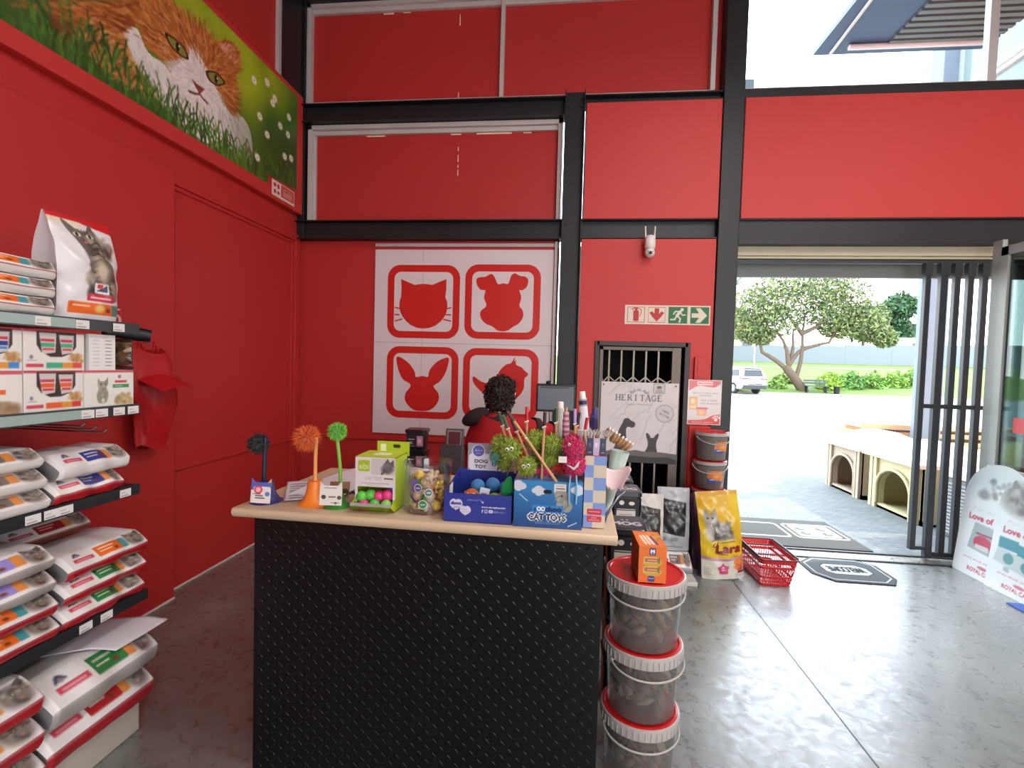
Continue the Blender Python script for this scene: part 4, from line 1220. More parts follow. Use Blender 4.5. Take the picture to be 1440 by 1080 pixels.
# fourth shelf
Z4 = 0.6655
for i, (k, bd) in enumerate((('orange', RB), ('orange', RB), ('purple', GB_), ('purple', GB_))):
    put_flat('pet_food_bag', k, bd, 0.42, 0.36, 0.090, (-1.905 + 0.002 * i, 1.635 - 0.006 * i, Z4 + 0.091 * i),
             ['white lying bag with orange label, bottom of the left stack on the fourth shelf', 'white lying bag with orange label, second up in the left stack on the fourth shelf',
              'white lying bag with purple label, third up in the left stack on the fourth shelf', 'white lying bag with purple label, top of the left stack on the fourth shelf'][i], 'lying bags on the fourth shelf', seed=11 + i)
for i, k in enumerate(('green', 'green', 'orange')):
    put_flat('pet_food_bag', k, RB, 0.36, 0.36, 0.094, (-1.905 + 0.003 * i, 2.015 - 0.006 * (1 - i), Z4 + 0.095 * i),
             ['red edged lying bag with green label, bottom right on the fourth shelf', 'red edged lying bag with green label, middle right on the fourth shelf', 'red edged lying bag with orange label, top right on the fourth shelf'][i], 'lying bags on the fourth shelf', seed=15 + i)
put_flat('pet_food_bag', 'red', (120, 50, 40), 0.36, 0.22, 0.08, (-2.14, 1.98, Z4 + 0.286), 'brown and red lying bag behind the right stack on the fourth shelf', 'lying bags on the fourth shelf', seed=19)
# plinth
Z5 = 0.1655
put_flat('pet_food_bag', 'red', RB, 0.48, 0.40, 0.165, (-1.885, 2.045, Z5), 'white lying bag with red label, lower right on the bottom deck', 'lying bags on the bottom deck', seed=21)
put_flat('pet_food_bag', 'green', GB_, 0.48, 0.40, 0.165, (-1.865, 2.055, Z5 + 0.166), 'white lying bag with grey edge under the paper sheet', 'lying bags on the bottom deck', seed=22)
for i in range(3):
    put_flat('pet_food_bag', 'yellow', RB, 0.50, 0.40, 0.135, (-1.875 + 0.004 * i, 1.555 - 0.004 * i, Z5 + 0.136 * i), 'red edged lying bag with yellow label, %s of the left stack on the bottom deck' % ordn[i], 'lying bags on the bottom deck', seed=23 + i)
b = MB().col(222, 214, 222)
def sheetf(u, v):
    x = -2.24 + 0.36 * u
    y = 1.63 + 0.22 * u + (0.31) * v - 0.03 * u * v
    z = Z5 + 0.166 + 0.170 + 0.006 * math.sin(3 * u + 2 * v) - 0.085 * max(0, u - 0.78) ** 1.3 * 4 * 0.5 + 0.02 * (1 - u) * v
    return (x, y, z)
b.grid(sheetf, 18, 18)
sh = b.build('paper_sheet', mat('white_paper', (224, 216, 222), 0.7), smooth=True)
sm_ = sh.modifiers.new('thickness', 'SOLIDIFY'); sm_.thickness = 0.0012; sm_.offset = 1
tag(sh, 'large loose white paper sheet lying over a bag on the bottom deck', 'paper')

# hanging things at the far end of the unit
st = thing('clip_strip', 'black clip arm with hanging strip sticking out past the top shelf end', 'hanger', (-2.13, 2.04, 1.84))
MB().tube([(0.0, 0.0, 0.0), (0.02, 0.05, 0.012), (0.06, 0.11, 0.012), (0.10, 0.15, 0.004)], [0.02, 0.024, 0.034, 0.030], 12).build('clip_arm', M_BLACK, st, smooth=True)
MB().box(-0.012, -0.008, 0.045, 0.065, -0.26, 0.13).build('strip', M_CHROME, st)
pc_ = Cv(40, 50, (92, 66, 48)); pc_.blot(20, [(150, 112, 74), (60, 42, 32), (190, 150, 104)], 0.05, 0.16, 3, al=0.8); pc_.ell(0.4, 0.55, 0.1, 0.16, (40, 30, 24)); pc_.rect(0, 0.86, 1, 1, (70, 40, 34))
for i in range(2):
    o = standing_bag('treat_pouch', None, 0.11, 0.02, 0.125, pc_, (80, 58, 44), P_GLOSS, seed=30 + i, nz=26, nx=24, crease=0.002)
    o.location, o.rotation_euler = (-2.115 + 0.006 * i, 2.098, 1.70 - 0.13 * i), (0, 0, 0.5)
    tag(o, ['brown treat pouch with animal face, upper one hanging at the shelf end', 'brown treat pouch with animal face, lower one hanging at the shelf end'][i], 'treat pouch', 'pouches on the clip strip')
rc = Cv(40, 40, (196, 44, 48)); rc.line([(0.1, 0.9), (0.9, 0.9)], 0.08, (236, 214, 210)); rc.ell(0.75, 0.4, 0.22, 0.3, (236, 214, 210)); rc.ell(0.75, 0.4, 0.13, 0.2, (196, 44, 48)); rc.line([(0.5, 0.1), (0.5, 0.9)], 0.06, (236, 214, 210))
o = MB().pbox(-0.055, 0.055, -0.02, 0.02, 0, 0.10, front=rc, base=(190, 40, 44)).build('treat_box', P_MATT, loc=(-2.155, 2.09, 1.872), rot=(0, 0, 0.55))
tag(o, 'small red and white treat box on the clip arm above the shelf end', 'carton')

def redbag():
    b = MB().col(190, 26, 32)
    rg = random.Random(8)
    ph = [rg.uniform(0, 6) for _ in range(6)]
    n, m_ = 26, 28
    vs_ = []
    for j in range(m_):
        v = j / (m_ - 1)
        wd = 0.17 * (0.55 + 0.45 * math.sin(min(1, v * 1.3 + 0.12) * PI / 2)) * (1.0 if v < 0.9 else 1 - (v - 0.9) * 2)
        for i in range(n):
            t = 2 * PI * i / n
            k = 1 + 0.10 * math.sin(3 * t + 5 * v + ph[0]) + 0.06 * math.sin(5 * t - 9 * v + ph[1])
            vs_.append((0.035 + 0.075 * math.cos(t) * k * (0.45 + 0.55 * math.sin(min(1, 1.05 - v * 0.95) * PI)), wd * math.sin(t) * k + 0.03 * math.sin(4 * v + ph[2]), 0.62 * v + 0.02 * math.sin(2 * t + ph[3])))
    fs = [(j * n + i, j * n + (i + 1) % n, (j + 1) * n + (i + 1) % n, (j + 1) * n + i) for j in range(m_ - 1) for i in range(n)]
    fs += [tuple(range(n - 1, -1, -1)), tuple((m_ - 1) * n + i for i in range(n))]
    return b.add(vs_, fs)
t = thing('red_carrier_bag', 'crumpled red plastic carrier bag hanging on the red wall past the shelves', 'bag', (-2.69, 2.86, 1.16))
redbag().build('bag_body', mat('red_plastic_film', (188, 26, 32), 0.35, var=0.1, bump=0.3, bscale=18), t, smooth=True)
MB().col(196, 34, 38).grid(lambda u, v: (0.10 + 0.18 * v * (1 - 0.3 * u) , -0.16 + 0.30 * u, 0.44 - 0.07 * v + 0.03 * math.sin(3 * u)), 10, 8).build('flap', mat('red_plastic_film', (188, 26, 32)), t, smooth=True)
for s in (-0.06, 0.05):
    MB().tube([(0.03, s - 0.03, 0.60), (0.015, s, 0.68), (0.03, s + 0.03, 0.60)], 0.008, 8).build('handle', mat('red_plastic_film', (188, 26, 32)), t, smooth=True)
MB().tube([(-0.07, 0, 0.67), (0.03, 0, 0.67), (0.035, 0, 0.69)], 0.004, 6).build('wall_hook', M_CHROME, t)
# ================================================================== COUNTER AND WHAT STANDS ON IT
CT = 1.05
_before = set(bpy.data.objects)
ct = thing('sales_counter', 'black checker plate sales counter with a pale wooden top', 'counter', (0, 0, 0))
RZ = Matrix.Translation((-0.645, 2.066, 0)) @ Matrix.Rotation(-0.030, 4, 'Z')
b = MB()
prof = [(-0.028, 0.0), (0.90, 0.0), (0.90, -0.045), (0.012, -0.045), (-0.004, -0.036), (-0.008, -0.018), (-0.003, -0.006), (0.006, 0.0)]
prof = [(0.006, 0.0), (0.92, 0.0), (0.92, -0.045), (0.014, -0.045), (0.002, -0.036), (-0.004, -0.020), (-0.001, -0.007)]
b.prism([(y, z + CT) for y, z in prof][::-1], -0.885, 0.885, 'yz', RZ)
b.build('worktop', mat('pale_maple_laminate', (204, 180, 150), 0.4, var=0.06, scale=2.5), ct, bevel=0.004)
PL = mat('black_checker_plate', (8, 10, 12), 0.33, metal=0.0, var=0.15, spec=0.35)
MB().box(-0.805, 0.83, 0.055, 0.90, -0.2385, CT - 0.045, RZ).build('carcass', PL, ct)
b = MB()
nx, nz = 46, 36
for j in range(nz):
    for i in range(nx):
        x, z = -0.785 + 1.60 * (i + 0.5) / nx, -0.23 + 1.215 * (j + 0.5) / nz
        a = PI / 4 if (i + j) % 2 else -PI / 4
        ca, sa = math.cos(a), math.sin(a)
        pts = []
        for du, dv, h in ((-0.016, 0, 0), (0, -0.0042, 0), (0.016, 0, 0), (0, 0.0042, 0), (-0.008, 0, 0.0016), (0.008, 0, 0.0016)):
            pts.append(tuple(RZ @ Vector((x + du * ca - dv * sa, 0.0545 - h, z + du * sa + dv * ca))))
        b.add(pts, [(0, 1, 4), (1, 5, 4), (1, 2, 5), (2, 3, 5), (3, 4, 5), (3, 0, 4)])
b.build('checker_tread', PL, ct)

# --- three spring wobbler toys
def wobbler(name, label, x, y, body, stick_r, stick, ball, ball_c, ball_r, tagkind, seed, wild=0.3, bell=(0.075, 0.10), stickcol=None):
    t = thing(name, label, 'cat toy', (x, y, CT), group='wobbler cat toys')
    r, h = bell
    b = MB().col(*body)
    b.lathe([(r, 0.0), (r, 0.004), (r * 0.82, 0.012), (r * 0.60, h * 0.35), (r * 0.48, h * 0.7), (r * 0.42, h), (r * 0.25, h + 0.003)], 28)
    b.build('base', P_RUB, t, smooth=True)
    b = MB().col(*(stickcol or body))
    b.tube(stick, stick_r, 10)
    b.build('stick', P_RUB, t, smooth=True)
    rg = random.Random(seed)
    b = MB().col(*ball)
    c = Vector(ball_c)
    b.ball(c, ball_r * 0.55, 12, 8)
    n = 1100
    for _ in range(n):
        d = Vector((rg.gauss(0, 1), rg.gauss(0, 1), rg.gauss(0, 1))).normalized()
        L = ball_r * rg.uniform(0.85, 1.0 + wild)
        drop = Vector((0, 0, -0.25 * wild * L))
        k = rg.uniform(0.75, 1.15)
        cc = S(*[min(255, q * k) for q in ball])
        p0, p1, p2 = c + d * ball_r * 0.4, c + d * L * 0.75 + drop * 0.4, c + d * L + drop
        s = d.cross(Vector((rg.uniform(-1, 1), rg.uniform(-1, 1), rg.uniform(-1, 1)))).normalized() * ball_r * 0.035
        b.add([p0 - s, p0 + s, p1 + s * 0.8, p1 - s * 0.8, p2], [(0, 1, 2, 3), (3, 2, 4)], [cc] * 5)
    b.build('pompom', P_FUR, t)
    return t
w1 = wobbler('wobbler_toy', 'navy blue cat toy with fluffy dark ball on a stick, leftmost on the counter', -1.44, 2.225, (46, 44, 104), 0.011,
             [(-0.015, 0, 0.09), (-0.012, 0, 0.20), (-0.008, 0, 0.318)], (13, 12, 20), (-0.045, 0, 0.285), 0.050, 'w', 1, 0.25, stickcol=(24, 24, 50))
cv = Cv(64, 70, (232, 224, 220), a=0.10 / 0.11)
cv.rect(0, 0.62, 1, 1, (84, 104, 186)); cv.rrect(0.12, 0.03, 0.99, 0.80, 0.10, (236, 230, 228)); cv.ell(0.36, 0.64, 0.20, 0.20, (222, 74, 92)); cv.ell(0.36, 0.64, 0.12, 0.12, (240, 190, 196))
cv.rect(0.22, 0.33, 0.62, 0.38, (60, 52, 60)); cv.rect(0.22, 0.22, 0.70, 0.27, (60, 52, 60)); cv.ell(0.83, 0.45, 0.11, 0.11, (96, 130, 196)); cv.rect(0.1, 0.42, 0.5, 0.46, (90, 80, 90))
b = MB()
cath = [(0, 0.0), (0.10, 0.0), (0.10, 0.115), (0.082, 0.098), (0.018, 0.098), (0.0, 0.115)]
def card(b, cv, poly, w, h, M):
    n = len(poly)
    cc = [tuple(c) for c in cv.lin([x / w for x, z in poly], [z / h for x, z in poly])]
    fr = MB()
    fr.pic(cv, (0, 0, 0), (w, 0, 0), (0, 0, min(z for x, z in poly if z > h * 0.6) if len(poly) > 4 else h))
    return fr
b.pic(cv, (0, 0, 0), (0.10, 0, 0), (0, 0, 0.098))
b.col(84, 104, 186).prism([(0, 0.097), (0.02, 0.097), (0.0, 0.118)], 0.0, 0.001).col(240, 160, 110).prism([(0.08, 0.097), (0.10, 0.097), (0.10, 0.118)], 0.0, 0.001)
b.col(210, 206, 206).box(0, 0.10, 0.0006, 0.0012, 0, 0.098)
b.build('card_tag', P_MATT, w1, loc=(-0.035, -0.075, 0.012), rot=(-0.12, 0, 0))
w2 = wobbler('wobbler_toy', 'orange cat toy with wild fluffy orange ball on a stick', -1.195, 2.235, (240, 130, 40), 0.009,
             [(0.0, 0, 0.09), (0.0, 0, 0.22), (0.003, 0, 0.325)], (244, 108, 26), (-0.045, 0, 0.325), 0.052, 'o', 2, 0.55, (0.078, 0.112), (236, 160, 96))
w3 = wobbler('wobbler_toy', 'green cat toy with fluffy lime ball on a stick', -1.068, 2.215, (58, 140, 50), 0.0085,
             [(0.015, 0, 0.06), (0.008, 0, 0.2), (-0.008, 0, 0.325)], (132, 214, 70), (-0.008, 0, 0.362), 0.047, 'g', 3, 0.15, (0.066, 0.06), (126, 176, 70))
cv = Cv(60, 64, (224, 220, 214), a=0.105 / 0.10)
cv.rect(0.2, 0.86, 0.75, 0.90, (120, 116, 112)); cv.ell(0.18, 0.42, 0.11, 0.11, (70, 66, 64)); cv.rect(0.40, 0.40, 0.72, 0.46, (90, 86, 84)); cv.ell(0.88, 0.40, 0.10, 0.10, (80, 76, 74)); cv.rect(0.5, 0.12, 0.9, 0.16, (130, 126, 120)); cv.ell(0.72, 0.12, 0.06, 0.06, (90, 90, 90))
b = MB().pic(cv, (0, 0, 0), (0.105, 0, 0), (0, 0, 0.092))
b.col(216, 212, 206).prism([(0, 0.091), (0.022, 0.091), (0.002, 0.112)], 0.0, 0.001).prism([(0.083, 0.091), (0.105, 0.091), (0.103, 0.112)], 0.0, 0.001).box(0, 0.105, 0.0006, 0.0012, 0, 0.092)
b.build('card_tag', P_MATT, w3, loc=(-0.058, -0.07, 0.022), rot=(-0.08, 0, 0.1))
b = MB().col(150, 112, 80).box(-0.05, 0.05, 0, 0.001, 0, 0.085)
b.col(60, 44, 36)
b.add([(x, -0.0004, z) for x, z in [(0.028 + 0.02 * math.cos(2 * PI * k / 20), 0.03 + 0.02 * math.sin(2 * PI * k / 20)) for k in range(20)]], [tuple(range(20))])
tag(b.build('kraft_card', P_MATT, loc=(-1.125, 2.34, CT + 0.001), rot=(-0.4, 0, 0.2)), 'brown kraft card with dark ring behind the orange toy', 'card')

# papers lying on the counter
for i, (x, y, rz, w, h, lab, kind) in enumerate(((-1.33, 2.46, 0.50, 0.26, 0.40, 'printed sheet with dark stripes behind the orange toy, lowest of the papers', 1), (-1.19, 2.62, -0.20, 0.30, 0.62, 'white paper sheet behind the orange toy, middle of the papers', 0), (-1.02, 2.68, -0.42, 0.30, 0.50, 'white paper sheet behind the green toy, uppermost of the papers', 0))):
    cvp = Cv(60, 84, (226, 220, 228), a=w / h)
    if kind:
        for k in range(7):
            cvp.rect(0.08, 0.08 + 0.12 * k, 0.7 - 0.05 * (k % 3), 0.12 + 0.12 * k, (60, 58, 62))
    b = MB().grid(lambda u, v: (w * (u - .5), h * (v - .5), 0.004 + 0.006 * i + (0.028 * math.sin(v * PI) * (0.5 + 0.5 * u) if i else 0.004) + 0.02 * i * v), 24, 30, cvp.lin)
    o = b.build('paper_sheet', P_MATT, loc=(x, y, CT + 0.001), rot=(0, 0, rz), smooth=True)
    q = o.modifiers.new('thickness', 'SOLIDIFY'); q.thickness = 0.0008
    tag(o, lab, 'paper', 'papers on the counter')

# --- lime green display box of cat toy balls
LIME = (168, 190, 34)
eb = thing('display_box', 'lime green display box of small cat toy balls with hanging tab', 'display box', (-0.965, 2.175, CT))
W_, D_, H_ = 0.195, 0.165, 0.255
cv = Cv(110, 150, (214, 208, 206), a=W_ / 0.20)
fcv = Cv(110, 84, (216, 210, 208), a=W_ / 0.135)
fcv.rrect(0.07, 0.52, 0.36, 0.90, 0.05, (160, 184, 40)); fcv.text('ebi', 0.215, 0.69, 0.20, (230, 234, 200), fit=0.24)
fcv.rect(0.40, 0.42, 0.99, 0.97, (196, 190, 188)); fcv.ell(0.80, 0.62, 0.22, 0.16, (96, 92, 94), 0.2, 0.3); fcv.poly([(0.72, 0.80), (0.80, 0.98), (0.86, 0.84), (0.95, 0.94), (0.96, 0.70)], (88, 84, 86)); fcv.ell(0.78, 0.74, 0.12, 0.10, (110, 106, 108), 0, 0.3); fcv.line([(0.66, 0.45), (0.74, 0.58)], 0.07, (90, 86, 88))
fcv.text('CAT TOYS', 0.46, 0.29, 0.11, (150, 144, 144), fit=0.40); fcv.rect(0.72, 0.27, 0.94, 0.32, (100, 96, 98)); fcv.rect(0.14, 0.10, 0.84, 0.13, (170, 166, 166)); fcv.rect(0.30, 0.04, 0.70, 0.06, (180, 176, 176))
b = MB().col(*LIME)
for q in ((0, 0.003, 0, D_, 0, H_), (W_ - 0.003, W_, 0, D_, 0, H_), (0, W_, D_ - 0.003, D_, 0, H_), (0, W_, 0, D_, 0, 0.003), (0, W_, 0, D_, H_ - 0.003, H_)):
    b.box(*q)
b.col(176, 198, 44).prism([(-0.055, 0.035), (0.0, 0.0), (0.0, 0.06)], 0.0, 0.003, 'yz').prism([(-0.055, 0.035), (0.0, 0.0), (0.0, 0.06)], W_ - 0.003, W_, 'yz')
b.col(158, 180, 34).add([(0, -0.055, 0.035), (W_, -0.055, 0.035), (W_, 0, 0.0), (0, 0, 0)], [(0, 1, 2, 3), (3, 2, 1, 0)])
b.col(206, 202, 198).add([(0, -0.055, 0.036), (W_, -0.055, 0.036), (W_, -0.05, 0.05), (0, -0.05, 0.05)], [(0, 1, 2, 3), (3, 2, 1, 0)])
b.build('carton', P_MATT, eb)
b = MB().pic(fcv, (0, -0.0008, 0.115), (W_, 0, 0), (0, 0, 0.138))
b.col(214, 208, 206).box(0, W_, -0.0004, 0.0026, 0.115, 0.253).box(0, 0.012, -0.0006, 0.0026, 0.04, 0.116).box(W_ - 0.012, W_, -0.0006, 0.0026, 0.04, 0.116)
b.build('front_panel', P_MATT, eb)
tb = Cv(70, 30, LIME, a=0.175 / 0.07); tb.rrect(0.10, 0.25, 0.28, 0.80, 0.05, (226, 230, 190)); tb.rrect(0.50, 0.55, 0.72, 0.78, 0.08, (30, 34, 14))
MB().pbox(0.04, 0.205, D_ + 0.0, D_ + 0.003, H_ - 0.02, H_ + 0.05, front=tb, base=LIME).build('hang_tab', P_MATT, eb)
tl = Cv(50, 30, (190, 204, 60)); tl.rrect(0.3, 0.3, 0.75, 0.7, 0.15, (232, 236, 200))
MB().pic(tl, (0.0, 0.0, H_ + 0.0006), (W_, 0, 0), (0, D_, 0)).build('lid_print', P_MATT, eb)
rg = random.Random(5)
cols = [('green', (90, 190, 70)), ('green', (90, 190, 70)), ('pink', (226, 60, 130)), ('pink', (226, 60, 130)), ('blue', (80, 140, 210)), ('lime', (130, 210, 90)), ('pink', (226, 60, 130)), ('green', (90, 190, 70))]
posn = [(-0.068, -0.02, 0.088), (-0.03, -0.006, 0.094), (0.012, -0.005, 0.09), (0.055, -0.01, 0.098), (0.066, 0.03, 0.115), (0.055, -0.03, 0.055), (-0.055, -0.028, 0.052), (-0.002, -0.03, 0.055)]
lab = ['green toy ball at the left of the lime display box opening', 'green toy ball at the upper middle of the lime display box opening', 'pink toy ball in the middle of the lime display box opening', 'pink toy ball at the right of the lime display box opening',
       'blue toy ball at the back right of the lime display box', 'pale green toy ball at the lower right of the lime display box', 'pink toy ball at the lower left of the lime display box', 'green toy ball at the lower middle of the lime display box']
pb = None
for (n_, c_), p, l_ in zip(cols, posn, lab):
    o = MB().col(*c_).ball((0, 0, 0), 0.0275, 16, 10).build('toy_ball', P_RUB, smooth=True, loc=(eb.location.x + W_ / 2 + p[0], eb.location.y + 0.03 + p[1], CT + p[2] - 0.025))
    tag(o, l_, 'toy ball', 'balls in the lime display box')

# --- clear jar with mixed dog toys
JX, JY, JR = -0.638, 2.255, 0.112
jr = thing('plastic_jar', 'round clear plastic jar filled with small mixed dog toys', 'jar', (JX, JY, CT))
CL = clear('clear_plastic', (0.97, 0.98, 0.98), 0.10, 0.06)
b = MB()
b.lathe([(JR - 0.012, 0.0015), (JR - 0.003, 0.006), (JR - 0.002, 0.19), (JR + 0.001, 0.196), (JR + 0.001, 0.224), (JR + 0.004, 0.226), (JR + 0.004, 0.234), (JR - 0.003, 0.235), (JR - 0.006, 0.23), (JR - 0.006, 0.20), (JR - 0.007, 0.19), (JR - 0.007, 0.010), (0.0, 0.008)], 40, cap0=True, cap1=False)
b.build('jar_wall', CL, jr, smooth=True)
rg = random.Random(21)
JT = [('beige rubber toy', (206, 176, 140)), ('purple rubber toy', (112, 84, 168)), ('green rubber toy', (86, 184, 84)), ('orange rubber toy', (228, 136, 70)), ('tan rope toy', (186, 150, 112)), ('yellow rubber toy', (238, 196, 90))]
spots = []
def jspot(z, n, off, r):
    for k in range(n):
        t = -PI / 2 + off + 2 * PI * k / n
        spots.append((r * math.cos(t), r * math.sin(t), z))
jspot(0.034, 7, 0.0, 0.072); jspot(0.082, 7, 0.45, 0.070); jspot(0.130, 6, 0.1, 0.068); jspot(0.165, 3, 0.6, 0.04)
where = ['near the bottom', 'halfway up', 'near the top', 'on the heap']
seen = {}
for i, (x, y, z) in enumerate(spots):
    nm, c_ = JT[(i * 5 + i // 7) % 6]
    kind = i % 3
    b = MB().col(*c_)
    if kind == 0:     # bone shaped
        b.tube([(-0.014, 0, 0), (0.014, 0, 0)], 0.010, 10)
        for sx in (-1, 1):
            for sz in (-1, 1):
                b.ball((0.017 * sx, 0, 0.009 * sz), 0.0115, 10, 8)
    elif kind == 1:   # knobbly ball
        b.ball((0, 0, 0), 0.022, 14, 10)
        for k in range(14):
            d = Vector((math.cos(k * 2.4) * math.sin(k * 0.45 + .2), math.sin(k * 2.4) * math.sin(k * 0.45 + .2), math.cos(k * 0.45 + .2)))
            b.ball(d * 0.021, 0.005, 6, 5)
    else:             # small star / animal shape
        b.ball((0, 0, 0), (0.015, 0.012, 0.016), 12, 8)
        for k in range(5):
            t = 2 * PI * k / 5 + PI / 2
            b.tube([(0, 0, 0), (0.024 * math.cos(t), 0, 0.022 * math.sin(t))], [0.010, 0.006], 8)
    t = math.atan2(y, x)
    o = b.build('dog_toy', P_RUB, smooth=True, loc=(JX + x, JY + y, CT + z), rot=(rg.uniform(-.6, .6), rg.uniform(-.8, .8), t + PI / 2 + rg.uniform(-.3, .3)))
    lv = 0 if z < .05 else 1 if z < .1 else 2 if z < .15 else 3
    side = 'front' if y < -0.045 else 'back' if y > 0.045 else ('left' if x < 0 else 'right')
    shape = ['bone shaped', 'knobbly', 'star shaped'][kind]
    L = '%s %s, %s side of clear jar, %s' % (nm.replace(' rubber toy', '').replace(' rope toy', ''), shape + ' dog toy', side, where[lv])
    if L in seen:
        L = L.replace('dog toy,', 'dog toy, farther round the')
    seen[L] = 1
    tag(o, L, 'dog toy', 'toys in the clear jar')
for i, (ang, z, rr, c_) in enumerate(((-1.75, 0.125, 0.020, (90, 100, 170)), (-1.25, 0.105, 0.020, (60, 110, 100)), (-1.5, 0.05, 0.022, (60, 160, 90)), (-2.3, 0.06, 0.022, (226, 214, 200)))):
    cv = Cv(26, 26, (232, 226, 220)); cv.ell(0.5, 0.5, 0.36, 0.36, c_); cv.rect(0.28, 0.44, 0.72, 0.54, (232, 228, 228))
    b = MB()
    q = 20
    pts = [(0.0, 0, 0)] + [(rr * math.cos(2 * PI * k / q), 0, rr * math.sin(2 * PI * k / q)) for k in range(q)] + [(0.8 * rr * math.cos(2 * PI * k / q), 0, 0.8 * rr * math.sin(2 * PI * k / q)) for k in range(q)]
    W3, CC = S(232, 226, 220), S(*c_)
    b.add([pts[0]] + pts[q + 1:], [(0, k + 1, (k + 1) % q + 1) for k in range(q)], [CC] * (q + 1))
    b.add(pts[1:q + 1] + pts[q + 1:], [(k, (k + 1) % q, (k + 1) % q + q, k + q) for k in range(q)], [W3] * (2 * q))
    b.col(232, 228, 228).add([(-rr * .5, -0.0005, -rr * .12), (rr * .5, -0.0005, -rr * .12), (rr * .5, -0.0005, rr * .12), (-rr * .5, -0.0005, rr * .12)], [(0, 1, 2, 3)])
    o = b.build('swing_tag', P_MATT, loc=(JX + 0.101 * math.cos(ang), JY + 0.101 * math.sin(ang), CT + z), rot=(0, 0, ang + PI / 2))
    o.modifiers.new('thickness', 'SOLIDIFY').thickness = 0.0008
    tag(o, ['round white and violet swing tag inside the clear jar', 'round white and teal swing tag inside the clear jar', 'round white and green swing tag low inside the clear jar', 'round cream swing tag at the left inside the clear jar'][i], 'tag', 'swing tags in the clear jar')

# --- dark blue tray box of dog toys
bx_ = thing('display_box', 'dark blue open display box of dog toys with a white header card', 'display box', (-0.518, 2.10, CT))
W_, D_ = 0.302, 0.32
BLU = (34, 48, 140)
cv = Cv(170, 78, BLU, a=W_ / 0.128)
WH = (206, 204, 222)
def heart(cv, u, v, r, col):
    cv.ell(u - 0.45 * r / cv.a, v + 0.15 * r, 0.62 * r, 0.72 * r, col, -0.3); cv.ell(u + 0.45 * r / cv.a, v + 0.15 * r, 0.62 * r, 0.72 * r, col, 0.3); cv.poly([(u - 0.95 * r / cv.a, v - 0.1 * r), (u + 0.95 * r / cv.a, v - 0.1 * r), (u, v - 1.05 * r)], col); cv.ell(u, v - 0.1 * r, 0.9 * r, 0.75 * r, col)
heart(cv, 0.18, 0.62, 0.21, WH); heart(cv, 0.32, 0.42, 0.18, WH)
cv.text('duvo', 0.18, 0.66, 0.11, BLU, fit=0.15, bold=0.012); cv.text('plus', 0.19, 0.52, 0.07, (60, 70, 150), fit=0.09, slant=0.2); cv.text('love', 0.31, 0.45, 0.05, (120, 124, 180), fit=0.08); cv.text('your pet', 0.32, 0.37, 0.04, (120, 124, 180), fit=0.10)
cv.text('check us out!', 0.43, 0.80, 0.07, WH, fit=0.17, slant=0.3); cv.line([(0.54, 0.80), (0.585, 0.70)], 0.02, WH); cv.line([(0.56, 0.72), (0.585, 0.70), (0.585, 0.76)], 0.02, WH)
cv.text('www.duvoplus.com', 0.735, 0.57, 0.06, WH, fit=0.35, bold=0.006); cv.text('f', 0.575, 0.42, 0.11, WH, bold=0.01); cv.rrect(0.605, 0.36, 0.65, 0.48, 0.03, WH); cv.rrect(0.615, 0.385, 0.64, 0.455, 0.02, BLU); cv.rrect(0.665, 0.365, 0.73, 0.475, 0.04, WH); cv.poly([(0.69, 0.395), (0.69, 0.445), (0.71, 0.42)], BLU); cv.text('@duvoplus', 0.825, 0.42, 0.055, WH, fit=0.17)
b = MB().pbox(0, W_, 0, 0.003, 0, 0.128, front=cv, base=BLU)
b.col(*BLU)
b.prism([(0.003, 0.0), (D_, 0.0), (D_, 0.172), (0.30, 0.172), (0.003, 0.128)], 0, 0.003, 'yz').prism([(0.003, 0.0), (D_, 0.0), (D_, 0.172), (0.30, 0.172), (0.003, 0.128)], W_ - 0.003, W_, 'yz')
b.box(0.003, W_ - 0.003, D_ - 0.003, D_, 0, 0.172).box(0, W_, 0, D_, 0, 0.003)
b.build('tray', P_MATT, bx_)
hc = Cv(120, 88, (150, 150, 158), a=0.24 / 0.135)
hc.rrect(0.02, 0.0, 0.84, 0.62, 0.14, (228, 226, 238)); hc.ell(0.60, 0.60, 0.27, 0.27, (228, 226, 238)); hc.ell(0.22, 0.70, 0.25, 0.25, (228, 226, 238)); hc.ell(0.22, 0.72, 0.21, 0.21, (92, 96, 178)); hc.text('duvo', 0.22, 0.75, 0.09, (222, 222, 240), fit=0.16); hc.text('plus', 0.22, 0.64, 0.06, (222, 222, 240), fit=0.10)
hc.text('DOG', 0.28, 0.34, 0.12, (60, 60, 66), fit=0.27, bold=0.008); hc.text('TOY', 0.27, 0.14, 0.12, (60, 60, 66), fit=0.24, bold=0.008)
for x in (0.55, 0.72):
    hc.ell(x, 0.26 - (x - .5) * 0.2, 0.085, 0.085, (104, 100, 184)); hc.poly([(x - 0.02, 0.25 - (x - .5) * 0.2), (x + 0.02, 0.25 - (x - .5) * 0.2), (x, 0.31 - (x - .5) * 0.2)], (230, 228, 240)); hc.rect(x - 0.008, 0.19 - (x - .5) * 0.2, x + 0.008, 0.26 - (x - .5) * 0.2, (230, 228, 240))
hc.rect(0.52, 0.66, 0.74, 0.68, (150, 150, 170)); hc.rect(0.55, 0.56, 0.72, 0.58, (150, 150, 170))
b = MB().pbox(0.04, 0.285, D_, D_ + 0.003, 0.02, 0.302, base=(150, 150, 158))
b.pic(hc, (0.04, D_ - 0.0042, 0.166), (0.245, 0, 0), (0, 0, 0.136))
b.build('header_card', P_MATT, bx_)
BX, BY = -0.518, 2.10
